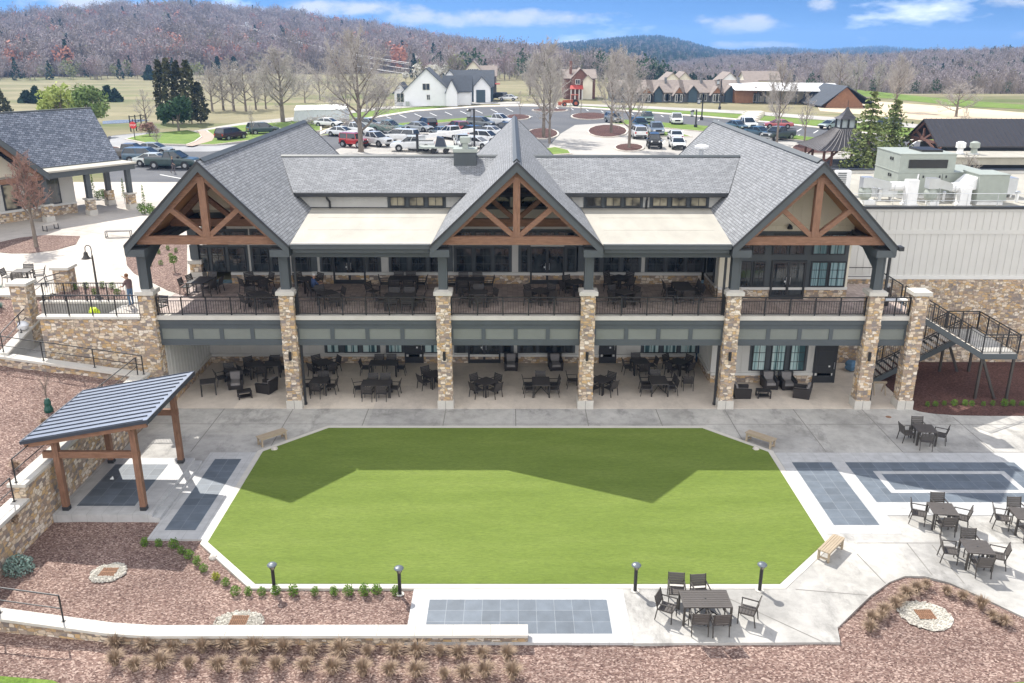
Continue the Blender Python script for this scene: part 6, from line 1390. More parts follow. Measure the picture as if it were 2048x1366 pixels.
for i,(a,c,l) in enumerate(((1225,1306,'leftmost of the tan roofed cottages, behind the bare trees'),(1300,1368,'second tan roofed cottage from the left'),(1366,1446,'third tan roofed cottage, with a wide porch, left of the tall lamp post'),(1440,1522,'rightmost tan roofed cottage, just left of the long white roofed shed'))):
    xa,xb=VX(a,Yc,6),VX(c,Yc,6); t=thing('cottage',l,'house',((xa+xb)/2,Yc,Z),0,'tan roofed cottages'); w=xb-xa
    hblock(t,xa,xb,Yc+1,Yc+10,Z,2.3,2.5,'x','house_grey','roof_tan'); hblock(t,xa+.70*w,xa+.93*w,Yc-1.2,Yc+4,Z,2.2,1.4,'y','house_grey','roof_tan',.5); hblock(t,xa+.14*w,xa+.36*w,Yc+.4,Yc+5,Z,2.6,1.2,'y','house_blue','roof_tan',.5)
    b=MB(); b.prism([(xa+.70*w,Z+2.2),(xa+.93*w,Z+2.2),(xa+.815*w,Z+3.5)],Yc-1.5,Yc-1.25,'xz'); b.build('gable_timber',M['cedar'],t)
    for f in (.5,.56,.78,.86): hwin(t,xa+f*w,Yc+(-1.2 if f>.7 else 1),Z+.4,.9,1.4)
    b=MB(); b.box(xa+.5*w,Yc+4,Z+3.6,xa+.55*w,Yc+5.2,Z+5.6); b.build('chimney',M['house_grey'],t)
for i,(a,c,Y,l) in enumerate(((1325,1362,205,'pale roofed house behind the second cottage'),(1352,1384,210,'pale roofed house behind the third cottage'),(1440,1476,208,'white gabled house behind the rightmost cottage'),(1490,1560,215,'long grey roofed house behind the long shed'))):
    xa,xb=VX(a,Y,6),VX(c,Y,6); t=thing('far_house',l,'house',((xa+xb)/2,Y,Z)); hblock(t,xa,xb,Y,Y+9,Z,3.6,2.2,'y' if i!=3 else 'x','house_white' if i==2 else 'tan','roof_tan')
for a,c,Y,l,m in ((1600,1622,320,'white house with chimney far right of the shed','house_white'),(1622,1642,330,'small white house below the right hand woods','house_white')):
    xa,xb=VX(a,Y,6),VX(c,Y,6); zg=gh(xa,Y); t=thing('far_house',l,'house',((xa+xb)/2,Y,zg)); hblock(t,xa,xb,Y,Y+7,zg,4.5,2.4,'x',m,'roof_dark'); b=MB(); b.box(xa+.6,Y-1,zg,xa+1.6,Y-.1,zg+8); b.build('chimney',M[m],t)
rg=random.Random(12)
# long open shed and cedar gable hall
Ys=174; X5=lambda px: VX(px,Ys,6); t=thing('long_shed','long open fronted shed with a whitish metal roof and a cedar clad end','shed',(X5(1560),Ys,Z))
b=MB(); b.hull([(X5(1463),Ys-3,Z+2.9),(X5(1668),Ys-9,Z+2.9),(X5(1668),Ys+1,Z+4.3),(X5(1463),Ys+6,Z+4.3)],[(X5(1463),Ys-3,Z+3.05),(X5(1668),Ys-9,Z+3.05),(X5(1668),Ys+1,Z+4.45),(X5(1463),Ys+6,Z+4.45)]); b.build('roof',M['whitemetal'],t)
b=MB(); b.box(X5(1466),Ys-2.0,Z,X5(1502),Ys+4,Z+2.9); b.build('cedar_end',M['cedar'],t); b=MB(); b.box(X5(1502),Ys+1,Z,X5(1664),Ys+2,Z+2.9); b.build('back_wall',M['tan'],t)
for k in range(12):
    x=X5(1508+14*k); y=Ys-3.1-.48*k; b=MB(); b.box(x-.14,y-.14,Z,x+.14,y+.14,Z+2.9); b.build('post',M['dark'],t)
t=thing('cedar_hall','low cedar gabled hall with a dark sloping roof right of the long shed','building',(X5(1700),158,Z)); X6=lambda px: VX(px,156,6)
b=MB(); xl,xm,xr=X6(1652),X6(1690),X6(1728); b.prism([(xl,Z),(xr,Z),(xr-.3,Z+.8),(xm,Z+4.4),(xl+.3,Z+.8)],156,170,'xz'); b.build('cedar_wall',M['cedar'],t)
b=MB(); 
for xe in (xl-1.2,xr+3.2): b.hull([(xm,155.4,Z+4.45),(xe,155.4,Z+.3),(xe,171,Z+.3),(xm,171,Z+4.45)],[(xm,155.4,Z+4.65),(xe,155.4,Z+.5),(xe,171,Z+.5),(xm,171,Z+4.65)])
b.build('roof',M['roof_dark'],t)
# cupola pavilion
cy_=62.5; cx_=VX(1691,cy_,9); ez=V(1690,302,58.5).z; t=thing('cupola_pavilion','square open pavilion with flared dark metal roof and a glazed cupola','pavilion',(cx_,cy_,Z))
def ring(r,z): return [(cx_-r,cy_-r,z),(cx_+r,cy_-r,z),(cx_+r,cy_+r,z),(cx_-r,cy_+r,z)]
prof=[(4.2,ez),(3.1,ez+0.48),(2.0,ez+1.21),(1.0,ez+2.15)]; b=MB()
for i in range(3): b.hull(ring(*prof[i]),ring(*prof[i+1]),0,caps=False)
b.face(ring(*prof[0])[::-1]); rf=b.build('metal_roof',M['darkmetal'],t); b=MB()
for k in range(13):
    f=-1+2*k/12
    for i in range(3):
        (r0,z0),(r1,z1)=prof[i],prof[i+1]
        for q in range(4):
            a0=[(f*r0,-r0),(r0,f*r0),(f*r0,r0),(-r0,f*r0)][q]; a1=[(f*r1,-r1),(r1,f*r1),(f*r1,r1),(-r1,f*r1)][q]
            b.beam((cx_+a0[0],cy_+a0[1],z0+.02),(cx_+a1[0],cy_+a1[1],z1+.02),.06,.06)
b.build('seams',M['greymetal'] if False else M['cushion'],rf)
b=MB(); b.box(cx_-.95,cy_-.95,ez+2.03,cx_+.95,cy_+.95,ez+2.30); 
for x in (-.85,0,.85):
    for y in (-.85,.85): b.box(cx_+x-.09,cy_+y-.09,ez+2.30,cx_+x+.09,cy_+y+.09,ez+3.28)
b.build('cupola_frame',M['dark'],t); b=MB(); b.box(cx_-.78,cy_-.78,ez+2.30,cx_+.78,cy_+.78,ez+3.28); b.build('cupola_glass',plain('pale_cupola_glass',(.45,.5,.52),.1),t)
b=MB(); pr=[(1.12,ez+3.24),(.66,ez+3.59),(.30,ez+4.09),(.06,ez+4.60)]
for i in range(3): b.hull(ring(*pr[i]),ring(*pr[i+1]),0,caps=False)
b.face(ring(*pr[0])[::-1]); b.tube((cx_,cy_,ez+4.68),(cx_,cy_,ez+5.38),.05,.02,n=6); b.build('cupola_roof',M['darkmetal'],t)
for sx in (-1,1):
    for s in (-1,1):
        for d in (0,.9): b=MB(); b.box(cx_+sx*(3.3-d)-.12,cy_+s*3.3-.12,Z,cx_+sx*(3.3-d)+.12,cy_+s*3.3+.12,ez+0.08); b.build('post',M['house_brick'],t)
        b=MB(); b.beam((cx_+sx*3.2,cy_+s*3.3,ez-1.4),(cx_+sx*1.8,cy_+s*3.3,ez-.1),.16,.2); b.build('brace',M['house_brick'],t)
# timber gabled hall with dark metal roof
a=V(1847,240,60); rzv=a.z; lft=V(1812,282,62); rgt=V(1871,295,55.5)
t=thing('timber_hall','long hall with a dark brown metal roof and an arched timber truss gable','building',(a.x+6,60,Z)); b=MB()
xe=a.x+26; yl,yr_=64.2,55.6; zl=rgt.z
for yy in (yl,yr_): b.hull([(a.x,60,rzv),(xe,60,rzv),(xe,yy,zl),(a.x,yy,zl)],[(a.x,60,rzv+.15),(xe,60,rzv+.15),(xe,yy,zl+.15),(a.x,yy,zl+.15)])
rf=b.build('metal_roof',M['darkmetal'],t); b=MB()
for k in range(46):
    x=a.x+.3+.57*k; b.beam((x,60,rzv+.17),(x,yr_,zl+.17),.05,.05)
b.build('seams',M['seam'],rf)
b=MB(); b.box(a.x+1.5,56.6,Z,xe,63.2,zl-.1); b.build('wall',M['dark'],t)
b=MB()
for yy in (yl,yr_): b.beam((a.x+.3,60,rzv-.15),(a.x+.3,yy,zl-.15),.2,.35)
b.beam((a.x+.3,57,zl+.4),(a.x+.3,63,zl+.4),.2,.3)
for k in range(8):
    f=k/8; g=(k+1)/8; y0=56.4+7.2*f; y1=56.4+7.2*g; b.beam((a.x+.25,y0,zl-.6+1.1*math.sin(math.pi*f)),(a.x+.25,y1,zl-.6+1.1*math.sin(math.pi*g)),.2,.25)
for y0,y1 in ((60,58.2),(60,61.8),(60,60)): b.beam((a.x+.3,y0 if y0!=y1 else 60,zl+.4),(a.x+.3,y1,rzv-.9-abs(y1-60)*.3),.2,.22)
b.build('timber_truss',M['house_brick'],t)
b=MB(); b.box(a.x-1.5,50,6.2,xe,55.4,6.9); b.box(a.x-1.6,49.9,6.9,xe,55.5,7.0); lo_=b.build('low_flat_roof',M['membrane'],t)
for px,l,mt in ((1920,'white round roof fan in front of the timber hall','whitemetal'),(1948,'small grey roof unit in front of the timber hall','greymetal')):
    x=VX(px,52.5,7.3); tt=thing('roof_fan',l,'vent',(x,52.5,7.0)); b=MB(); b.lathe([(.35,0),(.3,.6),(.5,.7),(.5,1.2),(.2,1.35)],12,(x,52.5,7.0)); b.build('fan_body',M[mt],tt); b=MB(); b.box(x-.4,52.1,6.99,x+.4,52.9,7.1); b.build('curb',M['galv'],tt)
# left building
an_=R_(53.6); sh=thing('shop_building','gabled stone and timber shop building with blue grey shingle roof at far left','building',(-36.22,25.48,4.9),an_)
def lb(b,name,mat,par=None): return b.build(name,mat,par or sh,world=False)
for x in (0,3.5,7.0):
    b=MB(); b.box(x-.34,-.34,0,x+.34,.34,.42); lb(b,'pillar_base',M['cap']); b=MB(); b.box(x-.3,-.3,.42,x+.3,.3,1.25); lb(b,'stone_pillar',M['stone']); b=MB(); b.box(x-.4,-.4,1.25,x+.4,.4,1.37); lb(b,'pillar_cap',M['cap']); b=MB(); b.box(x-.19,-.19,1.37,x+.19,.19,3.3); lb(b,'porch_post',M['grey'])
for x,y in ((7.0,3.3),(3.6,6.2)):
    b=MB(); b.box(x-.34,y-.34,0,x+.34,y+.34,.42); lb(b,'pillar_base',M['cap']); b=MB(); b.box(x-.3,y-.3,.42,x+.3,y+.3,1.25); lb(b,'stone_pillar',M['stone']); b=MB(); b.box(x-.19,y-.19,1.25,x+.19,y+.19,3.3); lb(b,'porch_post',M['grey'])
b=MB(); b.box(-.3,-.45,3.3,7.5,-.1,3.75,0); b.box(7.1,-.1,3.3,7.45,6.6,3.75,0); lb(b,'porch_beam',M['grey'])
b=MB(); b.box(-.4,-.6,3.75,7.6,7,3.88); lb(b,'canopy_roof',M['membrane'])
b=MB(); b.face([(-14,1.5,3.95),(7.4,1.5,3.95),(7.4,4.9,8.0),(-14,4.9,8.0)],0,[(-14,0),(7.4,0),(7.4,5.3),(-14,5.3)]); b.face([(-14,4.9,8.0),(7.4,4.9,8.0),(7.4,8.3,3.95),(-14,8.3,3.95)],0,[(-14,5.3),(7.4,5.3),(7.4,0),(-14,0)]); lb(b,'shingle_roof',M['shingle2'])
b=MB(); b.box(-14,1.42,3.75,7.45,1.5,3.96); b.box(-14,4.82,7.97,7.4,4.98,8.08); lb(b,'roof_fascia',M['grey'])
b=MB(); b.prism([(1.6,3.9),(8.2,3.9),(4.9,7.85)],7.0,7.2,'yz'); lb(b,'gable_wall',M['tan'])
b=MB(); b.box(-14,2.0,0,3.4,2.3,.75,1); b.box(-14,1.94,.75,3.4,2.3,.9,2); b.box(-14,2.04,.9,3.4,2.3,3.9,0); b.box(3.2,2.3,0,3.4,8,.75,1); b.box(3.2,2.3,.75,3.4,8,3.9,0); lb(b,'wall',[M['cream'],M['stone'],M['white_trim']])
for x in (.2,1.6,-1.6,-3.4,-5.4):
    b=MB(); b.box(x-.62,1.97,.95,x+.62,2.035,2.95); w=lb(b,'window',M['dark']); b=MB(); b.box(x-.5,1.94,1.05,x+.5,1.968,2.85); lb(b,'pane',M['glass_warm' if x<0 else 'glass'],w)
b=MB(); ap,hw,rs=-5.2,5.3,4.9
for s in (-1,1): b.hull([(ap,-.9,3.6+rs),(ap+s*hw,-.9,3.6),(ap+s*hw,5,3.6),(ap,5,3.6+rs)],[(ap,-.9,3.8+rs),(ap+s*(hw+.05),-.9,3.8),(ap+s*(hw+.05),5,3.8),(ap,5,3.8+rs)])
lb(b,'front_gable_roof',M['shingle2']); b=MB()
for s in (-1,1): b.hull([(ap,-.98,3.25+rs),(ap+s*hw,-.98,3.25),(ap+s*hw,-.98,3.75),(ap,-.98,3.75+rs)],[(ap,-.91,3.25+rs),(ap+s*hw,-.91,3.25),(ap+s*hw,-.91,3.75),(ap,-.91,3.75+rs)])
lb(b,'rake_fascia',M['grey']); b=MB(); b.prism([(ap-4.6,3.6),(ap+4.6,3.6),(ap,3.6+4.5)],1.2,1.4,'xz'); lb(b,'gable_wall',M['tan'])
b=MB(); b.box(ap-5,-.6,3.3,ap+5,-.3,3.65); 
for s in (-1,1): b.beam((ap+s*4.9,-.45,3.5),(ap,-.45,3.2+rs),.28,.3,up=(0,1,0)); b.beam((ap+s*.1,-.45,3.7),(ap+s*2.4,-.45,3.6+2.4),.22,.22,up=(0,1,0))
b.beam((ap,-.45,3.6),(ap,-.45,3.1+rs),.25,.25,up=(0,1,0)); lb(b,'timber_truss',M['timber_h'])
# plaza furniture
for px,py,rz,L,l in ((238,474,8,1.75,'long black framed bench on the plaza beside the left gable'),(102,460,70,1.1,'short bench on the plaza below the shop porch pillar')):
    p=G(px,py,4.9); t=thing('plaza_bench',l,'bench',(p.x,p.y,4.9),R_(rz)); b=MB(); b.box(-L/2,-.22,.42,L/2,.22,.46); b.build('seat',M['slat_out'] if L>1.5 else M['kerb'],t,world=False)
    for s in (-1,1):
        b=MB(); b.box(s*(L/2-.03)-.02,-.22,0,s*(L/2-.03)+.02,-.18,.42); b.box(s*(L/2-.03)-.02,.18,0,s*(L/2-.03)+.02,.22,.42); b.box(s*(L/2-.03)-.02,-.18,.02,s*(L/2-.03)+.02,.18,.06); b.build('leg_frame',M['black'],t,world=False)
p=G(350,545,4.9); t=thing('topiary','small round topiary on a thin stem beside the porch wall','plant',(p.x,p.y,4.93)); b=MB(); b.tube((p.x,p.y,4.9),(p.x,p.y,5.55),.03,n=6); b.build('stem',M['bark'],t); b=MB(); rg=random.Random(6)
for k in range(220):
    a=Vector((rg.gauss(0,1),rg.gauss(0,1),rg.gauss(0,1))).normalized()*rg.uniform(.16,.27); b.leaf((p.x+a.x,p.y+a.y,5.72+a.z),.05,rg)
b.build('foliage',M['leaf_g'],t)
for i,(px,py) in enumerate(((318,508),(322,530),(336,500),(345,487),(300,532),(342,515),(352,505),(305,515))):
    p=G(px,py,4.93); SH[i%2].put((p.x,p.y,4.93),i,f'tiny green plant, {nth[i]} of those scattered beside the left gable post','small plants in the bed by the left gable',.75)
for i,(px,py) in enumerate(((205,576),(225,577),(150,580),(172,577),(190,590),(235,590))):
    p=G(px,py,4.93); SH[i%2].put((p.x,p.y,4.93),i,f'small green plant in the bed around the black lamp post, {nth[i]} of six','small plants around the lamp post',.9)
for i,(px,py) in enumerate(((196,398),(206,394),(212,399),(220,404),(283,424),(290,428),(300,424),(306,430))):
    p=G(px,py,4.93); SH[i%2].put((p.x,p.y,4.93),i,f'low green shrub by the shop porch, {nth[i]} counting from the left','low shrubs by the shop porch',1.7)
for i,(px,py,l) in enumerate(((189,395,'slim young conifer beside the shop porch, leftmost'),(250,405,'slim young conifer between the shop porch pillars'),(290,420,'slim young conifer right of the shop porch corner'))):
    p=G(px,py,4.9); t=thing('young_conifer',l,'tree',(p.x,p.y,4.9)); b=MB(); rg=random.Random(i)
    for k in range(150):
        z=.4+1.7*rg.random(); a=rg.uniform(0,6.28); r=.22*(2.15-z)/1.7*rg.uniform(.4,1); b.leaf((p.x+r*math.cos(a),p.y+r*math.sin(a),4.9+z),.06,rg)
    b.build('crown',M['leaf_g'],t); b=MB(); b.tube((p.x,p.y,4.85),(p.x,p.y,6.4),.025,.01,n=5); b.build('trunk',M['bark'],t)
p=G(267,400,4.9); t=thing('downspout_post','dark downspout beside the outer porch pillar','pipe',(p.x,p.y,4.9))
bpy.data.objects.remove(t)
# stop sign, fence, lamp posts, power pylon
p=G(270,278,5.0); t=thing('stop_sign','red octagonal stop sign on a dark post at the road junction','sign',(p.x,p.y,5.0)); b=MB(); b.tube((p.x,p.y,4.95),(p.x,p.y,7.6),.06,n=8); b.lathe([(.09,0),(.09,.12),(.02,.25)],8,(p.x,p.y,7.6)); b.build('post',M['black'],t)
b=MB(); b.prism([(p.x+.52*math.cos(math.pi/8+k*math.pi/4),6.95+.52*math.sin(math.pi/8+k*math.pi/4)) for k in range(8)],p.y-.12,p.y-.09,'xz'); sgn=b.build('sign_plate',plain('sign_red',(.55,.03,.03),.5),t)
def text(s,loc,size,mat,parent,rot=(math.pi/2,0,0),name='lettering',ext=.004):
    c=bpy.data.curves.new(name,'FONT'); c.body=s; c.size=size; c.align_x='CENTER'; c.align_y='CENTER'; c.extrude=ext; o=bpy.data.objects.new(name,c); COL.objects.link(o); o.location=loc; o.rotation_euler=rot
    bpy.context.view_layer.update(); dg=bpy.context.evaluated_depsgraph_get(); me=bpy.data.meshes.new_from_object(o.evaluated_get(dg)); bpy.data.objects.remove(o); me.materials.clear(); me.materials.append(mat); o=bpy.data.objects.new(name,me); COL.objects.link(o); o.location=loc; o.rotation_euler=rot
    o.parent=parent; o.matrix_parent_inverse=wmat(parent).inverted(); return o
text('STOP',(p.x,p.y-.125,6.95),.36,M['whitemetal'],sgn)
A=G(262,262,4.9); B=G(295,258,4.9); t=thing('gate_fence','dark metal field gate with tall posts beyond the stop sign','fence',A); b=MB(); 
for k in range(4): q=A+(B-A)*k/3; b.tube((q.x,q.y,4.8),(q.x,q.y,7.3),.09,n=6)
b.build('posts',M['black'],t); b=MB()
for z in (5.4,6.4,7.1): b.tube((A.x,A.y,z),(B.x,B.y,z),.05,n=5)
b.tube((A.x,A.y,5.4),(B.x,B.y,7.1),.05,n=5); b.build('rails',M['black'],t)
def lamp(px,pyb,pyt,l):
    p=G(px,pyb,4.9); zt=V(px,pyt,p.y).z; t=thing('car_park_lamp',l,'lamp',(p.x,p.y,4.9),0,'car park lamp posts'); b=MB(); b.lathe([(.3,0),(.3,.5),(.16,.7)],10,(p.x,p.y,4.9)); b.tube((p.x,p.y,5),(p.x,p.y,zt),.13,.11,n=8); b.build('pole',M['black'],t)
    b=MB(); b.beam((p.x,p.y,zt-.1),(p.x-.75,p.y,zt-.1),.08,.08); b.lathe([(.05,0),(.32,-.15),(.34,-.3)],10,(p.x-.7,p.y,zt-.05)); b.lathe([(.26,-1.1),(.3,-1.05),(.24,-.95)],10,(p.x-.7,p.y,zt-.05)); b.build('lantern_frame',M['black'],t); b=MB(); b.lathe([(.24,-.98),(.27,-.3)],10,(p.x-.7,p.y,zt-.05)); b.build('lantern_glass',plain('lantern_glass',(.4,.42,.44),.2),t)
lamp(949,303,217,'tall black lantern post right of the white pickup behind the roof vent'); lamp(1391,256,219,'short looking black lantern post at the right gable roof edge'); lamp(1403,240,195,'slim black lantern post beside the grass bank'); lamp(1439,219,158,'tall dark lamp post in front of the cottages')
gy=560; p=V(495,60,gy); t=thing('power_pylon','grey lattice power pylon on the wooded hillside','pylon',(p.x,gy,10)); b=MB(); zt=V(495,44,gy).z; zb=V(495,120,gy).z
for s in ((-1,-1),(1,-1),(1,1),(-1,1)): b.beam((p.x+s[0]*2.2,gy+s[1]*2.2,zb-18),(p.x+s[0]*.5,gy+s[1]*.5,zt),.28,.28)
for k in range(9):
    z=zb-10+(zt-zb+10)*k/9; z2=zb-10+(zt-zb+10)*(k+1)/9; f=1-.6*k/9
    b.beam((p.x-2*f,gy-2*f,z),(p.x+2*f,gy-2*f,z2),.16,.16); b.beam((p.x+2*f,gy-2*f,z),(p.x-2*f,gy-2*f,z2),.16,.16)
b.build('lattice',M['galv'],t); arms=[]
for py in (52,66,78):
    z=V(495,py,gy).z; q=MB(); q.beam((p.x-3.4,gy,z),(p.x+3.4,gy,z),.25,.25); q.build('cross_arm',M['galv'],t); arms.append(z)
wire=thing('power_line','set of thin pale power wires sagging across the hillside','power line',(p.x,gy,arms[0])); b=MB()
for py0,pe,z in ((10,(835,128),arms[0]),(14,(835,131),arms[0]-.8),(22,(835,140),arms[1]),(38,(835,150),arms[2])):
    for A,B in ((V(205,py0,880),Vector((p.x,gy,z))),(Vector((p.x,gy,z)),V(pe[0],pe[1],330))):
        pts=[]
        for k in range(13):
            f=k/12; q=A+(B-A)*f; q.z-=3.0*4*f*(1-f)*(1 if A.y>gy+1 else .8); pts.append(q)
        b.path(pts,.075,4)
b.build('wires',plain('pale_wire',(.85,.85,.85),.6),wire)
# ================================================================= TREES
def grow_tree(seed, H, r0, nprim, vase=.75, spread=.45, tw=.02, droop=0, n2=7, n3=5, t0=.22, lean=(0,0), levels=3, twigk=4):
    rg=random.Random(seed); T=MB(); C=MB()
    top=Vector((lean[0],lean[1],H*.86)); path=[]
    for k in range(7):
        f=k/6; path.append(Vector((lean[0]*f+rg.uniform(-.05,.05)*H*.12*f,lean[1]*f+rg.uniform(-.05,.05)*H*.12*f,H*.86*f)))
    path[0].z=-.25
    def rad(f): return r0*(1-f)**.9+.015
    T.tube(path[0],path[0]+Vector((0,0,.5)),r0*1.45,r0*1.05,n=8,caps=False)
    for k in range(6): T.tube(path[k],path[k+1],rad(k/6),rad((k+1)/6),n=7,caps=False)
    def at(f): 
        x=f*6; i=min(5,int(x)); return path[i]+(path[i+1]-path[i])*(x-i)
    def limb(mb,p,d,L,r,seg,curl,n):
        pts=[p]; 
        for s in range(seg):
            d=(d+Vector((rg.gauss(0,.10),rg.gauss(0,.10),curl+rg.gauss(0,.06)))).normalized(); q=pts[-1]+d*(L/seg); 
            mb.tube(pts[-1],q,r*(1-s/seg)+.006,r*(1-(s+1)/seg)+.006,n=n,caps=False); pts.append(q)
        return pts,d
    for i in range(nprim):
        f=t0+(.97-t0)*(i/(nprim-1))**.9; p=at(f); az=i*2.4+rg.uniform(-.4,.4); el=vase*(.45+.75*f)+rg.uniform(-.12,.12)
        d=Vector((math.cos(az)*math.cos(el),math.sin(az)*math.cos(el),math.sin(el))); L=H*spread*(1.12-.75*f)*rg.uniform(.8,1.15); r=rad(f)*.45+.02
        pts,_=limb(T,p,d,L,r,5,.10-droop,5)
        nn=max(3,int(n2*1.5*L/(H*spread)))
        for j in range(nn):
            g=.22+.78*(j+rg.random())/nn; x=g*5; q=min(4,int(x)); pp=pts[q]+(pts[q+1]-pts[q])*(x-q); dd=(pts[q+1]-pts[q]).normalized(); a=Vector((rg.gauss(0,1),rg.gauss(0,1),rg.gauss(.35,.8))).normalized(); d2=(dd*.75+a*.75).normalized(); L2=L*.45*(1.15-.5*g)*rg.uniform(.7,1.2)
            p2,_=limb(C,pp,d2,L2,r*.42,3,.08-droop,4)
            if levels<3: continue
            for m in range(n3):
                g2=.2+.8*rg.random(); x=g2*3; q=min(2,int(x)); pq=p2[q]+(p2[q+1]-p2[q])*(x-q); a=Vector((rg.gauss(0,1),rg.gauss(0,1),rg.gauss(.4,.8))).normalized(); d3=((p2[q+1]-p2[q]).normalized()*.7+a*.8).normalized(); L3=L2*.5*rg.uniform(.6,1.2)
                p3,_=limb(C,pq,d3,L3,tw*1.3,2,.05-droop,3)
                for u in range(twigk):
                    v=p3[rg.randint(0,2)]; a=Vector((rg.gauss(0,1),rg.gauss(0,1),rg.gauss(.4,.8))).normalized(); C.tube(v,v+a*L3*.5*rg.uniform(.5,1.2),tw,tw*.5,n=3,caps=False)
    return T,C
M['twig']=multi_mat('grey_brown_twigs',[(.3,(.33,.30,.27)),(.7,(.48,.445,.41))],.6,3,.95)
M['twig_r']=multi_mat('reddish_twigs',[(.3,(.22,.125,.10)),(.7,(.34,.22,.18))],.6,3,.95)
def make_bare(seed,H,r0,nprim,label='',cat='tree',mat='twig',name='bare_tree',**k):
    t=thing(name,label,cat); T,C=grow_tree(seed,H,r0,nprim,**k); T.build('trunk',M['bark'],t); C.build('crown',M[mat],t); return t
BT=[Proto(make_bare(101,16,.40,20,vase=.85,spread=.52,n2=11,n3=8,t0=.2,tw=.016,twigk=6)),Proto(make_bare(102,14,.27,18,vase=1.0,spread=.44,n2=10,n3=7,t0=.26,tw=.016,twigk=6)),Proto(make_bare(103,12,.32,15,vase=.75,spread=.55,n2=9,n3=6,t0=.18,tw=.018,twigk=5)),Proto(make_bare(104,9,.16,12,vase=1.0,spread=.42,n2=6,n3=4,t0=.3,tw=.016))]
def tree(k,px,pyb,pyt,label,rz=0,group='bare deciduous trees',z=4.86,wide=1):
    H=(16,14,12,9)[k]; p=G(px,pyb,z); h=V(px,pyt,p.y).z-z; s=h/H; BT[k].put((p.x,p.y,z),rz,label,group,(s*wide,s*wide,s))
tree(0,722,304,64,'largest bare tree, rising behind the roof between the left and middle gables',.4,wide=.98)
tree(1,1087,277,78,'tall bare tree just right of the middle gable ridge',1.1); tree(1,1099,287,112,'slimmer bare tree in front of the tall one right of the middle gable',2.6,wide=.8)
tree(1,1222,268,92,'bare tree on the oval mulch island left of the white minivan',.2,wide=.95); tree(1,1258,298,105,'bare tree with a thin trunk on the nearest small mulch island',3.3,wide=.9)
tree(1,1553,287,118,'bare tree in front of the long shed behind the right gable',4.4,wide=.8); tree(3,1608,287,188,'thin bare tree between the shed tree and the cupola pavilion',1.5)
tree(0,566,246,98,'broad bare tree at the road bend left of the largest tree',2.2,wide=1.35); tree(3,294,262,180,'small bare tree by the field gate',.7,wide=1.2); tree(3,317,301,250,'tiny bare street tree beside the parked cars on the left',2)
for i,(px,pb,pt) in enumerate(((425,222,135),(447,220,125),(468,222,118),(492,222,128),(512,219,140),(532,217,150))): tree(2,px,pb,pt,f'bare tree in the dark trunked row beyond the cypresses, {nth[i]} from the left',i*1.3,'bare trees in the row beyond the cypresses')
for px,pb,pt,l in ((640,200,145,'faint bare tree in the field left of the white farmhouse'),(610,205,150,'bare tree at the field edge behind the broad bare tree'),(765,190,150,'bare tree close to the left end of the white farmhouse'),(1060,190,120,'bare tree behind the tall tree right of the middle gable')): tree(2,px,pb,pt,l,px)
tree(2,1676,192,105,'dense bare tree behind the cedar hall',.3,wide=.9); tree(0,1790,223,112,'big bare tree on the sandy field right of the cedar hall',1.9,wide=.85); tree(2,1912,233,165,'low wide bare tree standing on the sandy field',2.9,wide=1.6); tree(2,1712,185,110,'bare tree right behind the cedar hall roof',4,wide=.8); tree(2,1655,188,118,'bare tree left behind the cedar hall',5,wide=.8); tree(2,1755,190,120,'bare tree at the far edge of the green field',1,wide=.8)
p=G(73,494,4.93); t=make_bare(111,6.4,.13,26,'multi stemmed ornamental tree with pinkish twigs on the plaza mulch bed',mat='twig_r',name='ornamental_tree',vase=1.15,spread=.36,n2=7,n3=5,t0=.33,tw=.011,lean=(-.2,.3)); t.location=(p.x,p.y,4.93)
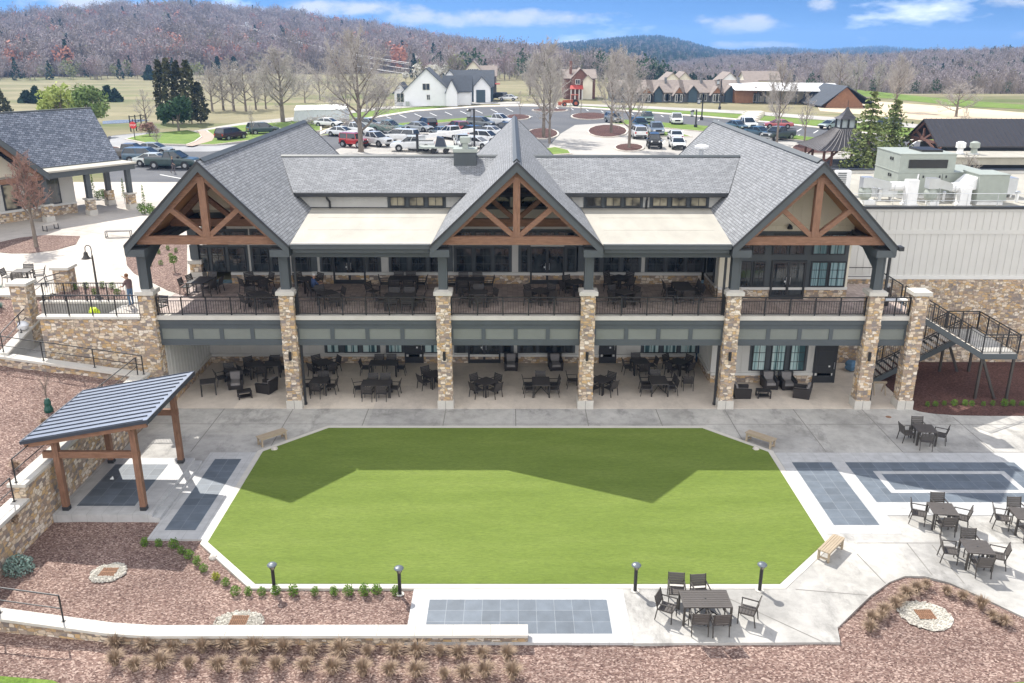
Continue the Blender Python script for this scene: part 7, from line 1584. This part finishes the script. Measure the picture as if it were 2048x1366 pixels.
def foliage_tree(name,label,px,pyb,pyt,wpx,mat,shape,n=1400,leaf=.28,z=4.86,cat='tree',seed=1,bare=.06):
    p=G(px,pyb,z); q=V(px,pyt,p.y); H=q.z-z; R=wpx/FPX*(p-CAMP).length/2; rg=random.Random(seed); t=thing(name,label,cat,(p.x,p.y,z)); b=MB()
    if shape=='cone':
        for k in range(n):
            f=rg.random()**1.3*.95; a=rg.uniform(0,6.28); rr=R*(1-f)**.8*rg.uniform(.45,1)*(1+.18*math.sin(7*a+f*40)); b.leaf((p.x+rr*math.cos(a),p.y+rr*math.sin(a),z+H*(bare+(1-bare)*f)),leaf*rg.uniform(.6,1.2),rg,0,.2)
    elif shape=='column':
        for k in range(n):
            f=rg.random(); a=rg.uniform(0,6.28); rr=R*math.sin(math.pi*min(.97,.14+.83*f**.85))**.7*rg.uniform(.5,1)*(1+.2*math.sin(5*a+f*25)); b.leaf((p.x+rr*math.cos(a),p.y+rr*math.sin(a),z+H*(bare+(1-bare)*f)),leaf*rg.uniform(.6,1.2),rg,0,.6)
    elif shape=='layer':
        for L in range(13):
            f=L/13; rr=R*(1-f)**.85; zz=z+H*(.08+.9*f)
            for br in range(9):
                a=br*.7+L*1.9+rg.uniform(-.25,.25); ln=rr*rg.uniform(.65,1.1)
                for k in range(int(n/117*(1.1-f))+2):
                    g=rg.random(); b.leaf((p.x+ln*g*math.cos(a)+rg.gauss(0,.10*R*.4),p.y+ln*g*math.sin(a)+rg.gauss(0,.10*R*.4),zz-.22*ln*g*g+rg.gauss(0,.10)),leaf*rg.uniform(.5,1.1),rg,0,1.6)
    else:
        cl=[]
        for k in range(16):
            a=rg.uniform(0,6.28); e=rg.uniform(-.35,1.3); cl.append((.66*R*math.cos(a)*math.cos(e),.66*R*math.sin(a)*math.cos(e),H*.54+H*.30*math.sin(e),R*rg.uniform(.28,.46)))
        for k in range(n):
            c=cl[k%16]; d=Vector((rg.gauss(0,1),rg.gauss(0,1),rg.gauss(0,.8))).normalized()*c[3]*rg.uniform(.5,1.05); b.leaf((p.x+c[0]+d.x,p.y+c[1]+d.y,z+c[2]+d.z),leaf*rg.uniform(.6,1.2),rg,0,.5)
    b.build('crown',M[mat],t); b=MB(); b.tube((p.x,p.y,z-.2),(p.x,p.y,z+H*.85),max(.12,R*.07),.03,n=7)
    if shape=='round':
        for c in cl[:9]: b.tube((p.x,p.y,z+H*.28),(p.x+c[0]*.8,p.y+c[1]*.8,z+c[2]),.09,.03,n=5)
    b.build('trunk',M['bark'],t)
M['cypress']=multi_mat('dark_cypress',[(.3,(.030,.040,.016)),(.7,(.085,.078,.035))],.7,4,.9); M['evergreen']=multi_mat('mid_evergreen',[(.3,(.025,.060,.028)),(.7,(.06,.105,.045))],.6,4,.9); M['willow']=multi_mat('pale_spring_green',[(.3,(.27,.34,.08)),(.7,(.42,.47,.16))],.5,4,.9); M['willow2']=multi_mat('fresh_green_leaf',[(.3,(.12,.19,.06)),(.7,(.24,.30,.11))],.5,4,.9); M['cedar_leaf']=multi_mat('cedar_green',[(.3,(.11,.16,.06)),(.7,(.27,.29,.11))],.8,4,.9); M['conifer']=multi_mat('dark_conifer',[(.3,(.015,.035,.022)),(.7,(.035,.06,.035))],.5,3,.9); M['blossom']=multi_mat('white_blossom',[(.3,(.50,.48,.42)),(.7,(.72,.70,.64))],.6,3,.9)
for i,(px,pb,pt,w) in enumerate(((330,246,120,30),(346,247,117,28),(364,246,122,28),(384,247,120,34),(402,246,165,36))): foliage_tree('cypress',f'tall dark cypress in the tight clump behind the round green tree, {nth[i]} from the left',px,pb,pt,w*.86,'cypress','column',620,.40,seed=i)
foliage_tree('evergreen_tree','round mid green tree in front of the dark cypress clump',358,264,192,66,'evergreen','round',1900,.36,seed=21); foliage_tree('low_bush','purplish bare bush left of the round green tree',300,274,246,36,'twig_r','round',500,.2,seed=22)
foliage_tree('willow','pale yellow green spring tree behind the shop roof, left one',128,262,166,78,'willow','round',1700,.34,seed=23); foliage_tree('willow','greener spring tree behind the right end of the shop roof',185,272,165,70,'willow2','round',1700,.34,seed=24)
foliage_tree('conifer','dark brown green conifer cut by the left picture edge',2,232,168,44,'cypress','cone',700,.4,seed=25)
for i,(px,pb,pt,w,l) in enumerate(((55,205,183,28,'dark round conifer in the far left field, left of a pair'),(74,206,175,24,'dark pointed conifer in the far left field, right of a pair'),(216,202,172,22,'dark conifer behind the pale spring trees, left one'),(232,203,180,22,'dark round conifer in the field right of the spring trees'),(437,150,112,20,'dark pointed conifer at the foot of the hill, left of two'),(470,150,112,24,'dark pointed conifer at the foot of the hill, right of two'),(300,160,130,22,'dark green conifer at the wood edge left of the cypresses'))): foliage_tree('conifer',l,px,pb,pt,w,'conifer','cone',420,.8,seed=30+i)
foliage_tree('cedar','tall layered cedar right of the cupola pavilion',1730,338,172,122,'cedar_leaf','layer',4200,.26,seed=40); foliage_tree('cedar','second layered cedar behind and right of the first',1778,322,190,118,'cedar_leaf','layer',3600,.26,seed=41)
for i,(px,pb,pt,w,l) in enumerate(((865,168,126,34,'white blossom tree above the white farmhouse roof'),(893,160,128,24,'smaller white blossom tree above the white farmhouse roof'),(918,160,124,30,'white blossom tree left of the tan gabled house'),(985,160,126,30,'white blossom tree right of the tan gabled house'),(468,160,138,14,'small white blossom tree at the foot of the wooded hill'),(812,165,142,12,'small white blossom tree in the field left of the farmhouse'))): foliage_tree('blossom_tree',l,px,pb,pt,w,'blossom','round',420,.5,seed=50+i)
p=G(1945,330,7.0); 
for i,(px,pt,l) in enumerate(((505,233,'thin young tree left of the sage pickup'),(1140,224,'thin staked tree on the right round island'),(1162,222,'thin staked tree, second on the right round island'),(1925,230,'thin bare tree behind the timber hall'),(1040,205,'thin young tree behind the middle gable ridge'))):
    tree(3,px,{505:274,1140:238,1162:236,1925:275,1040:236}[px],pt-22,l,i,'thin young trees',wide=.5)
b_=make_bare(120,3.2,.06,16,'bare brushy shrub beside the annex roof units',cat='shrub',name='bare_shrub',vase=.9,spread=.6,n2=5,n3=3,t0=.1,tw=.012); p=V(1940,325,33); b_.location=(p.x,33,5.9)
# ---- hills and woods
def hill(name,ridge,base,Yb,Yr,mat,rows=14,n=60,trees=12,lift=0):
    """ridge, base: picture polylines of the tree line and of the foot; Yb, Yr distances of foot and ridge"""
    def itp(pl,x):
        for i in range(len(pl)-1):
            (x0,y0),(x1,y1)=pl[i],pl[i+1]
            if x0<=x<=x1: return y0+(y1-y0)*(x-x0)/(x1-x0)
        return pl[0][1] if x<pl[0][0] else pl[-1][1]
    xs=lin(ridge[0][0],ridge[-1][0],n); grid=[]
    for x in xs:
        yb=Yb(x) if callable(Yb) else Yb; yr=Yr(x) if callable(Yr) else Yr
        B=V(x,itp(base,x),yb); T_=V(x,itp(ridge,x),yr); B.z=gh(B.x,yb)-.4; T_.z-=trees
        col=[]
        for r in range(rows+1):
            f=r/rows; q=B+(T_-B)*f; q.z=B.z+(T_.z-B.z)*(f**1.15)*(1 if f<1 else 1); col.append(q)
        e=T_.copy(); k=(e-CAMP); e=e+Vector((k.x*.25,k.y*.25,-trees*1.5)); col.append(e); grid.append(col)
    b=MB(); R=rows+2
    for c in grid: b.v += [tuple(q) for q in c]
    for i in range(n):
        for j in range(R-1): b.f.append((i*R+j,(i+1)*R+j,(i+1)*R+j+1,i*R+j+1)); b.m.append(0)
    struct(b.build(name,M[mat],smooth=True)); return grid,rows
tcol=bpy.data.collections.new('tree_kinds')
def tuft(seed,H,mats,kind):
    rg=random.Random(seed); b=MB(); b.tube((0,0,-1),(0,0,H*.7),.22,.05,n=5,caps=False)
    if kind=='bare':
        for k in range(170):
            d=Vector((rg.gauss(0,1),rg.gauss(0,1),rg.gauss(.15,1))).normalized()*rg.uniform(.55,1); p=Vector((d.x*H*.33,d.y*H*.33,H*.62+d.z*H*.38)); q=Vector((p.x*.55,p.y*.55,p.z-H*.13)); s=Vector((-d.y,d.x,.2)).normalized()*rg.uniform(.04,.11); b.face([q-s*.5,q+s*.5,p+s,p-s],1)
            if k%2: b.leaf(p,rg.uniform(.25,.6),rg,1,.1)
    elif kind=='cone':
        for k in range(110):
            f=rg.random(); a=rg.uniform(0,6.28); rr=H*.24*(1-f)**.8*rg.uniform(.5,1); b.leaf((rr*math.cos(a),rr*math.sin(a),H*(.1+.9*f)),rg.uniform(.5,1.1),rg,1,.2)
    else:
        for k in range(120):
            d=Vector((rg.gauss(0,1),rg.gauss(0,1),rg.gauss(0,1))).normalized()*rg.uniform(.5,1); b.leaf((d.x*H*.3,d.y*H*.3,H*.6+d.z*H*.36),rg.uniform(.4,1.0),rg,1,.3)
    me=b.build('tree_kind',[M['bark']]+[M[mats]]); COL.objects.unlink(me); tcol.objects.link(me); return me
M['w1']=multi_mat('wood_grey',[(.3,(.24,.205,.20)),(.7,(.38,.335,.33))],.3,3,.95); M['w2']=multi_mat('wood_mauve',[(.3,(.25,.19,.195)),(.7,(.36,.285,.285))],.3,3,.95); M['w3']=multi_mat('wood_rust',[(.3,(.38,.17,.125)),(.7,(.52,.27,.19))],.3,3,.95); M['w4']=multi_mat('wood_brown',[(.3,(.18,.15,.13)),(.7,(.28,.24,.21))],.3,3,.95); M['w5']=multi_mat('wood_spring',[(.3,(.18,.20,.09)),(.7,(.28,.29,.15))],.3,3,.95)
kinds_=[tuft(1,13,'w1','bare'),tuft(2,14,'w1','bare'),tuft(3,12,'w2','bare'),tuft(4,13,'w4','bare'),tuft(5,12,'w3','ball'),tuft(6,12,'conifer','cone'),tuft(7,11,'w5','ball'),tuft(8,16,'w4','bare'),tuft(9,13,'evergreen','ball'),tuft(10,10,'blossom','ball')]
for i,o in enumerate(kinds_): o.name='tree_kind_%02d'%i
def forest(name,label,pts,ks,scl):
    """pts: list of points; ks: kind numbers; scl: sizes -- one object, trees set out by geometry nodes"""
    me=bpy.data.meshes.new(name); me.from_pydata([tuple(p) for p in pts],[],[]); rg=random.Random(len(pts))
    for an,ty,vals in (('kind_no','INT',ks),('size','FLOAT',scl),('turn','FLOAT',[rg.uniform(0,6.28) for _ in pts])):
        a=me.attributes.new(an,ty,'POINT'); a.data.foreach_set('value',vals)
    o=bpy.data.objects.new(name,me); COL.objects.link(o); tag(o,label,'woods'); o['kind']='stuff'
    ng=bpy.data.node_groups.new(name,'GeometryNodeTree'); ng.interface.new_socket('Geometry',in_out='INPUT',socket_type='NodeSocketGeometry'); ng.interface.new_socket('Geometry',in_out='OUTPUT',socket_type='NodeSocketGeometry')
    N=ng.nodes; L=ng.links; gi=N.new('NodeGroupInput'); go=N.new('NodeGroupOutput'); ip=N.new('GeometryNodeInstanceOnPoints'); ci=N.new('GeometryNodeCollectionInfo'); ci.inputs['Collection'].default_value=tcol; ci.inputs['Separate Children'].default_value=True; ci.inputs['Reset Children'].default_value=True
    def na(n,ty):
        x=N.new('GeometryNodeInputNamedAttribute'); x.data_type=ty; x.inputs['Name'].default_value=n; return x.outputs[0]
    cb=N.new('ShaderNodeCombineXYZ'); L.new(na('turn','FLOAT'),cb.inputs['Z']); L.new(gi.outputs[0],ip.inputs['Points']); L.new(ci.outputs[0],ip.inputs['Instance']); ip.inputs['Pick Instance'].default_value=True
    L.new(na('kind_no','INT'),ip.inputs['Instance Index']); L.new(cb.outputs[0],ip.inputs['Rotation']); L.new(na('size','FLOAT'),ip.inputs['Scale']); L.new(ip.outputs[0],go.inputs[0])
    md=o.modifiers.new('set_out','NODES'); md.node_group=ng; return o
def plant(grid,rows,count,weights,seed,smin=.7,smax=1.15,fmin=0,grow_=0):
    rg=random.Random(seed); pts=[];ks=[];sc_=[]; n=len(grid)-1; pool=[k for k,w in weights for _ in range(w)]
    for _ in range(count):
        u=rg.random()*n; i=min(n-1,int(u)); f=fmin+(1-fmin)*rg.random(); v=f*rows; j=min(rows-1,int(v)); a,c=u-i,v-j
        q=(grid[i][j]*(1-a)+grid[i+1][j]*a)*(1-c)+(grid[i][j+1]*(1-a)+grid[i+1][j+1]*a)*c; pts.append(q-Vector((0,0,.6))); ks.append(rg.choice(pool)); sc_.append(rg.uniform(smin,smax)+grow_*f)
    return pts,ks,sc_
M['hillfloor']=multi_mat('leaf_litter',[(.3,(.10,.08,.06)),(.7,(.17,.14,.11))],.02,5,.95); M['fieldfloor']=M['field']
ridge=[(-120,28),(0,22),(60,19),(130,13),(190,7),(240,3),(300,0),(380,0),(450,6),(520,11),(590,19),(650,29),(700,36),(760,45),(840,62),(920,74),(1000,88),(1060,96),(1120,104)]
base=[(-120,196),(0,190),(200,171),(300,164),(420,157),(520,152),(700,150),(850,140),(960,132),(1120,120)]
g,r=hill('hill',ridge,base,lambda x:330+.10*max(0,x),lambda x:690+.35*max(0,x),'hillfloor',trees=12)
a=plant(g,r,4300,[(0,7),(1,6),(2,7),(3,4),(4,4),(5,1),(6,1),(7,2)],3,.75,1.3)
forest('hill_forest','bare grey and rust coloured woods covering the long hill at the left',*a)
ridge2=[(880,150),(980,118),(1040,102),(1100,88),(1130,83),(1170,80),(1220,74),(1270,69),(1320,69),(1360,76),(1400,88),(1440,97),(1500,101),(1560,104)]
g,r=hill('mountain',ridge2,[(880,150),(1560,125)],700,2100,'hillfloor',trees=15)
a=plant(g,r,5200,[(3,2),(5,6),(8,4)],5,.45,.7,grow_=.7); forest('mountain_forest','blue looking woods on the rounded mountain in the middle distance',*a)
ridge3=[(1380,102),(1440,101),(1500,97),(1550,93),(1590,95),(1640,99),(1700,94),(1760,91),(1830,96),(1880,101),(1960,100),(2060,96),(2200,98)]
g,r=hill('far_hills',ridge3,[(1380,118),(2200,118)],800,3600,'hillfloor',trees=18)
a=plant(g,r,6500,[(3,2),(5,6),(8,3)],6,.35,.7,grow_=1.1); forest('far_forest','hazy blue wooded hills on the horizon at the right',*a)
ridge4=[(1340,124),(1480,112),(1560,110),(1640,108),(1720,112),(1800,108),(1860,103),(1940,101),(2000,98),(2060,94),(2200,88)]
base4=[(1340,165),(1500,168),(1640,176),(1760,183),(1900,196),(2060,208),(2200,215)]
g,r=hill('wooded_slope',ridge4,base4,lambda x:max(262,330-.2*(x-1340)),lambda x:950-.4*(x-1340),'hillfloor',trees=8)
a=plant(g,r,4200,[(0,6),(1,5),(2,3),(3,4),(5,1),(6,1),(8,1),(7,1)],8,.42,.68,grow_=.25); forest('slope_forest','grey brown bare woods with scattered green trees on the low slope at the right',*a)
# houses scattered on the right slope
for i,(px,py,l,m) in enumerate(((1865,147,'small white house high on the right wooded slope','house_white'),(1982,150,'white house with pale roof among the trees at the right','house_white'),(1925,152,'dark brown house on the right wooded slope','house_brick'),(2025,150,'dark roofed house at the far right of the wooded slope','house_grey'),(1950,158,'pale pink house below the others on the right slope','tan'))):
    Y=400+10*i; q=V(px,py,Y); t=thing('slope_house',l,'house',(q.x,Y,q.z)); hblock(t,q.x-4,q.x+5,Y,Y+6,q.z-6,8,2.4,'x',m,'roof_tan' if i%2 else 'roof_dark')
    hwin(t,q.x,Y,q.z,2,1.2)
# dark pine wood behind the cottages and mixed belts
rg=random.Random(77); pts=[];ks=[];sz=[]
for k in range(150):
    px=rg.uniform(1318,1545); Y=rg.uniform(255,320); pts.append((VX(px,Y,8),Y,gh(VX(px,Y,8),Y)-.5)); ks.append(5); sz.append(rg.uniform(.45,.66)*(1 if px<1470 else .75))
for k in range(26):
    px=rg.uniform(1180,1345); Y=rg.uniform(300,360); pts.append((VX(px,Y,8),Y,gh(VX(px,Y,8),Y)-.5)); ks.append(rg.choice([5,8,6])); sz.append(rg.uniform(.5,.95))
forest('pine_wood','dark green pine wood standing behind the tan roofed cottages',pts,ks,sz)
pts=[];ks=[];sz=[]
for k in range(420):
    px=rg.uniform(820,1330); Y=rg.uniform(300,470); pts.append((VX(px,Y,8),Y,gh(VX(px,Y,8),Y)-.5)); ks.append(rg.choice([8,5,6,0,1,2,3,0,1,2,9] if px<1010 else [0,1,2,3,0,1,8,6])); sz.append(rg.uniform(.55,1.0))
for k in range(160):
    px=rg.uniform(1540,2070); Y=rg.uniform(225,262); pts.append((VX(px,Y,8),Y,gh(VX(px,Y,8),Y)-.5)); ks.append(rg.choice([3,3,7,0,1,8])); sz.append(rg.uniform(.28,.45))
for k in range(90):
    px=rg.uniform(-60,430); Y=rg.uniform(295,335)+.05*px; pts.append((VX(px,Y,8),Y,gh(VX(px,Y,8),Y)-.5)); ks.append(rg.choice([0,1,2,6,5,0])); sz.append(rg.uniform(.45,.8))
forest('tree_belt','mixed belt of bare, green and blossoming trees along the far edge of the fields',pts,ks,sz)
# brush pile near the far left of the car park and pale trailer
p=G(668,250,4.9); t=thing('brush_pile','brown heap of cut brush behind the largest bare tree','brush pile',(p.x,p.y,4.9)); b=MB(); rg=random.Random(3)
for k in range(420):
    x=p.x+rg.gauss(0,3.6); y=p.y+rg.gauss(0,1.5); z=4.9+abs(rg.gauss(.6,.5))*max(.1,1-((x-p.x)/8)**2); d=Vector((rg.gauss(0,1),rg.gauss(0,1),rg.gauss(0,.4))).normalized()*rg.uniform(.6,1.6); b.tube((x,y,z),Vector((x,y,z))+d,.05,.02,n=4,caps=False)
b.build('branches',M['twig'],t)
p=G(640,243,4.9); t=thing('white_tent','long pale canvas covered shelter left of the largest bare tree','shelter',(p.x,p.y,4.9)); b=MB(); b.prism([(p.x-4.8,4.86),(p.x+4.6,4.86),(p.x+4.6,7.0),(p.x-4.4,6.8)],p.y,p.y+4,'xz'); b.build('canvas_side',plain('pale_canvas',(.60,.63,.66),.7),t); b=MB(); b.hull([(p.x-4.5,p.y-.1,6.8),(p.x+4.7,p.y-.1,7.0),(p.x+4.7,p.y+2,7.7),(p.x-4.5,p.y+2,7.5)],[(p.x-4.5,p.y-.1,6.86),(p.x+4.7,p.y-.1,7.06),(p.x+4.7,p.y+2,7.76),(p.x-4.5,p.y+2,7.56)]); b.build('canvas_top',M['whitemetal'],t)
# ================================================================= SKY, SUN, AIR
SUN_EL,SUN_AZ=R_(49.8),R_(31.2)
sd=Vector((-math.sin(SUN_AZ)*math.cos(SUN_EL),math.cos(SUN_AZ)*math.cos(SUN_EL),math.sin(SUN_EL)))   # towards the sun
sun=bpy.data.lights.new('sun','SUN'); sun.energy=2.75; sun.angle=R_(.5); sun.color=(1,.955,.88); so=bpy.data.objects.new('sun',sun); COL.objects.link(so); so.rotation_euler=sd.to_track_quat('Z','Y').to_euler()
w=bpy.data.worlds.new('World'); sc.world=w; w.use_nodes=True; nt=w.node_tree; l=nt.links; bg=nt.nodes['Background']
tc=nt.nodes.new('ShaderNodeTexCoord')
sky=nt.nodes.new('ShaderNodeTexSky'); sky.sky_type='NISHITA'; sky.sun_disc=False; sky.sun_elevation=SUN_EL; sky.sun_rotation=math.atan2(sd.x,sd.y); sky.altitude=300; sky.air_density=1.0; sky.dust_density=.3; sky.ozone_density=2.5
# sample the sky a little higher than the true direction: a clear, deep blue down to the horizon
sx=nt.nodes.new('ShaderNodeSeparateXYZ'); l.new(tc.outputs['Generated'],sx.inputs[0])
mz=nt.nodes.new('ShaderNodeMath'); mz.operation='MULTIPLY_ADD'; l.new(sx.outputs['Z'],mz.inputs[0]); mz.inputs[1].default_value=1.6; mz.inputs[2].default_value=.16
cx=nt.nodes.new('ShaderNodeCombineXYZ'); l.new(sx.outputs['X'],cx.inputs[0]); l.new(sx.outputs['Y'],cx.inputs[1]); l.new(mz.outputs[0],cx.inputs[2])
nz=nt.nodes.new('ShaderNodeVectorMath'); nz.operation='NORMALIZE'; l.new(cx.outputs[0],nz.inputs[0]); l.new(nz.outputs[0],sky.inputs['Vector'])
# clouds: scattered in view, thickened on the unseen side behind the camera
mp=nt.nodes.new('ShaderNodeMapping'); mp.inputs['Scale'].default_value=(1,1,3.4); mp.inputs['Location'].default_value=(.35,.0,.05); l.new(tc.outputs['Generated'],mp.inputs['Vector'])
n=nt.nodes.new('ShaderNodeTexNoise'); n.inputs['Scale'].default_value=5.2; n.inputs['Detail'].default_value=7; n.inputs['Roughness'].default_value=.55; l.new(mp.outputs[0],n.inputs['Vector'])
cv=nt.nodes.new('ShaderNodeMapRange'); cv.inputs['From Min'].default_value=.35; cv.inputs['From Max'].default_value=-.45; cv.inputs['To Max'].default_value=.34; l.new(sx.outputs['Y'],cv.inputs[0])   # unseen bright cloud added behind the camera to light facades and deck
ad=nt.nodes.new('ShaderNodeMath'); ad.operation='ADD'; l.new(n.outputs['Fac'],ad.inputs[0]); l.new(cv.outputs[0],ad.inputs[1])
r=nt.nodes.new('ShaderNodeValToRGB'); r.color_ramp.elements[0].position=.58; r.color_ramp.elements[0].color=(0,0,0,1); r.color_ramp.elements[1].position=.74; r.color_ramp.elements[1].color=(.92,.92,.92,1); l.new(ad.outputs[0],r.inputs[0])
tint=nt.nodes.new('ShaderNodeMix'); tint.data_type='RGBA'; tint.blend_type='MULTIPLY'; tint.inputs[0].default_value=1; tint.inputs[7].default_value=(.145,.225,.315,1); l.new(sky.outputs[0],tint.inputs[6])
mx=nt.nodes.new('ShaderNodeMix'); mx.data_type='RGBA'; l.new(r.outputs[0],mx.inputs[0]); l.new(tint.outputs[2],mx.inputs[6]); mx.inputs[7].default_value=(6.2,6.15,6.2,1)
# a few separate fair weather clouds near the horizon: direction, width, height
dvx=nt.nodes.new('ShaderNodeMath'); dvx.operation='DIVIDE'; l.new(sx.outputs['X'],dvx.inputs[0]); l.new(sx.outputs['Y'],dvx.inputs[1])
dvz=nt.nodes.new('ShaderNodeMath'); dvz.operation='DIVIDE'; l.new(sx.outputs['Z'],dvz.inputs[0]); l.new(sx.outputs['Y'],dvz.inputs[1])
nb=nt.nodes.new('ShaderNodeTexNoise'); nb.inputs['Scale'].default_value=26; nb.inputs['Detail'].default_value=6; nb.inputs['Roughness'].default_value=.6; mpb=nt.nodes.new('ShaderNodeMapping'); mpb.inputs['Scale'].default_value=(1,1,2.4); l.new(tc.outputs['Generated'],mpb.inputs['Vector']); l.new(mpb.outputs[0],nb.inputs['Vector'])
def mth(op,a,c=None):
    m=nt.nodes.new('ShaderNodeMath'); m.operation=op
    for i,x in enumerate((a,c)):
        if x is None: continue
        if isinstance(x,(int,float)): m.inputs[i].default_value=x
        else: l.new(x,m.inputs[i])
    return m.outputs[0]
tot=None
for u,v_,wu,wv in ((.25,.0200,.060,.0115),(.335,.0395,.020,.010),(.262,-.0010,.062,.0055),(-.02,.026,.16,.011),(-.45,.041,.10,.012),(.55,.043,.05,.008),(.60,.008,.06,.010),(-.18,.036,.10,.010)):
    q=mth('ADD',mth('POWER',mth('DIVIDE',mth('SUBTRACT',dvx.outputs[0],u),wu),2),mth('POWER',mth('DIVIDE',mth('SUBTRACT',dvz.outputs[0],v_),wv),2))
    q=mth('SUBTRACT',mth('ADD',1.0,mth('MULTIPLY',mth('SUBTRACT',nb.outputs['Fac'],.5),3.2)),q); tot=q if tot is None else mth('MAXIMUM',tot,q)
cr=nt.nodes.new('ShaderNodeMapRange'); cr.interpolation_type='SMOOTHSTEP'; cr.inputs['From Min'].default_value=.0; cr.inputs['From Max'].default_value=1.3; cr.inputs['To Max'].default_value=.9; l.new(tot,cr.inputs[0])
ft=mth('MULTIPLY',cr.outputs[0],mth('GREATER_THAN',sx.outputs['Y'],0.0))
m2=nt.nodes.new('ShaderNodeMix'); m2.data_type='RGBA'; l.new(ft,m2.inputs[0]); l.new(mx.outputs[2],m2.inputs[6]); m2.inputs[7].default_value=(2.55,2.6,2.75,1)
l.new(m2.outputs[2],bg.inputs['Color']); bg.inputs['Strength'].default_value=.15
sc.view_settings.view_transform='Standard'; sc.view_settings.look='None'; sc.view_settings.gamma=1; sc.view_settings.exposure=1.3
HAZE=1
if HAZE:
    b=MB(); b.box(-3500,-450,-62,3500,4700,82); o=b.build('haze',[]); o['kind']='stuff'; o['label']='thin blue haze in the air over the valley'; o['category']='haze'
    m=bpy.data.materials.new('haze'); m.use_nodes=True; q=m.node_tree; q.nodes.clear(); out=q.nodes.new('ShaderNodeOutputMaterial'); pv_=q.nodes.new('ShaderNodeVolumePrincipled'); pv_.inputs['Density'].default_value=.00024; pv_.inputs['Color'].default_value=(.30,.55,1,1); pv_.inputs['Anisotropy'].default_value=.2; q.links.new(pv_.outputs[0],out.inputs['Volume']); o.data.materials.append(m)
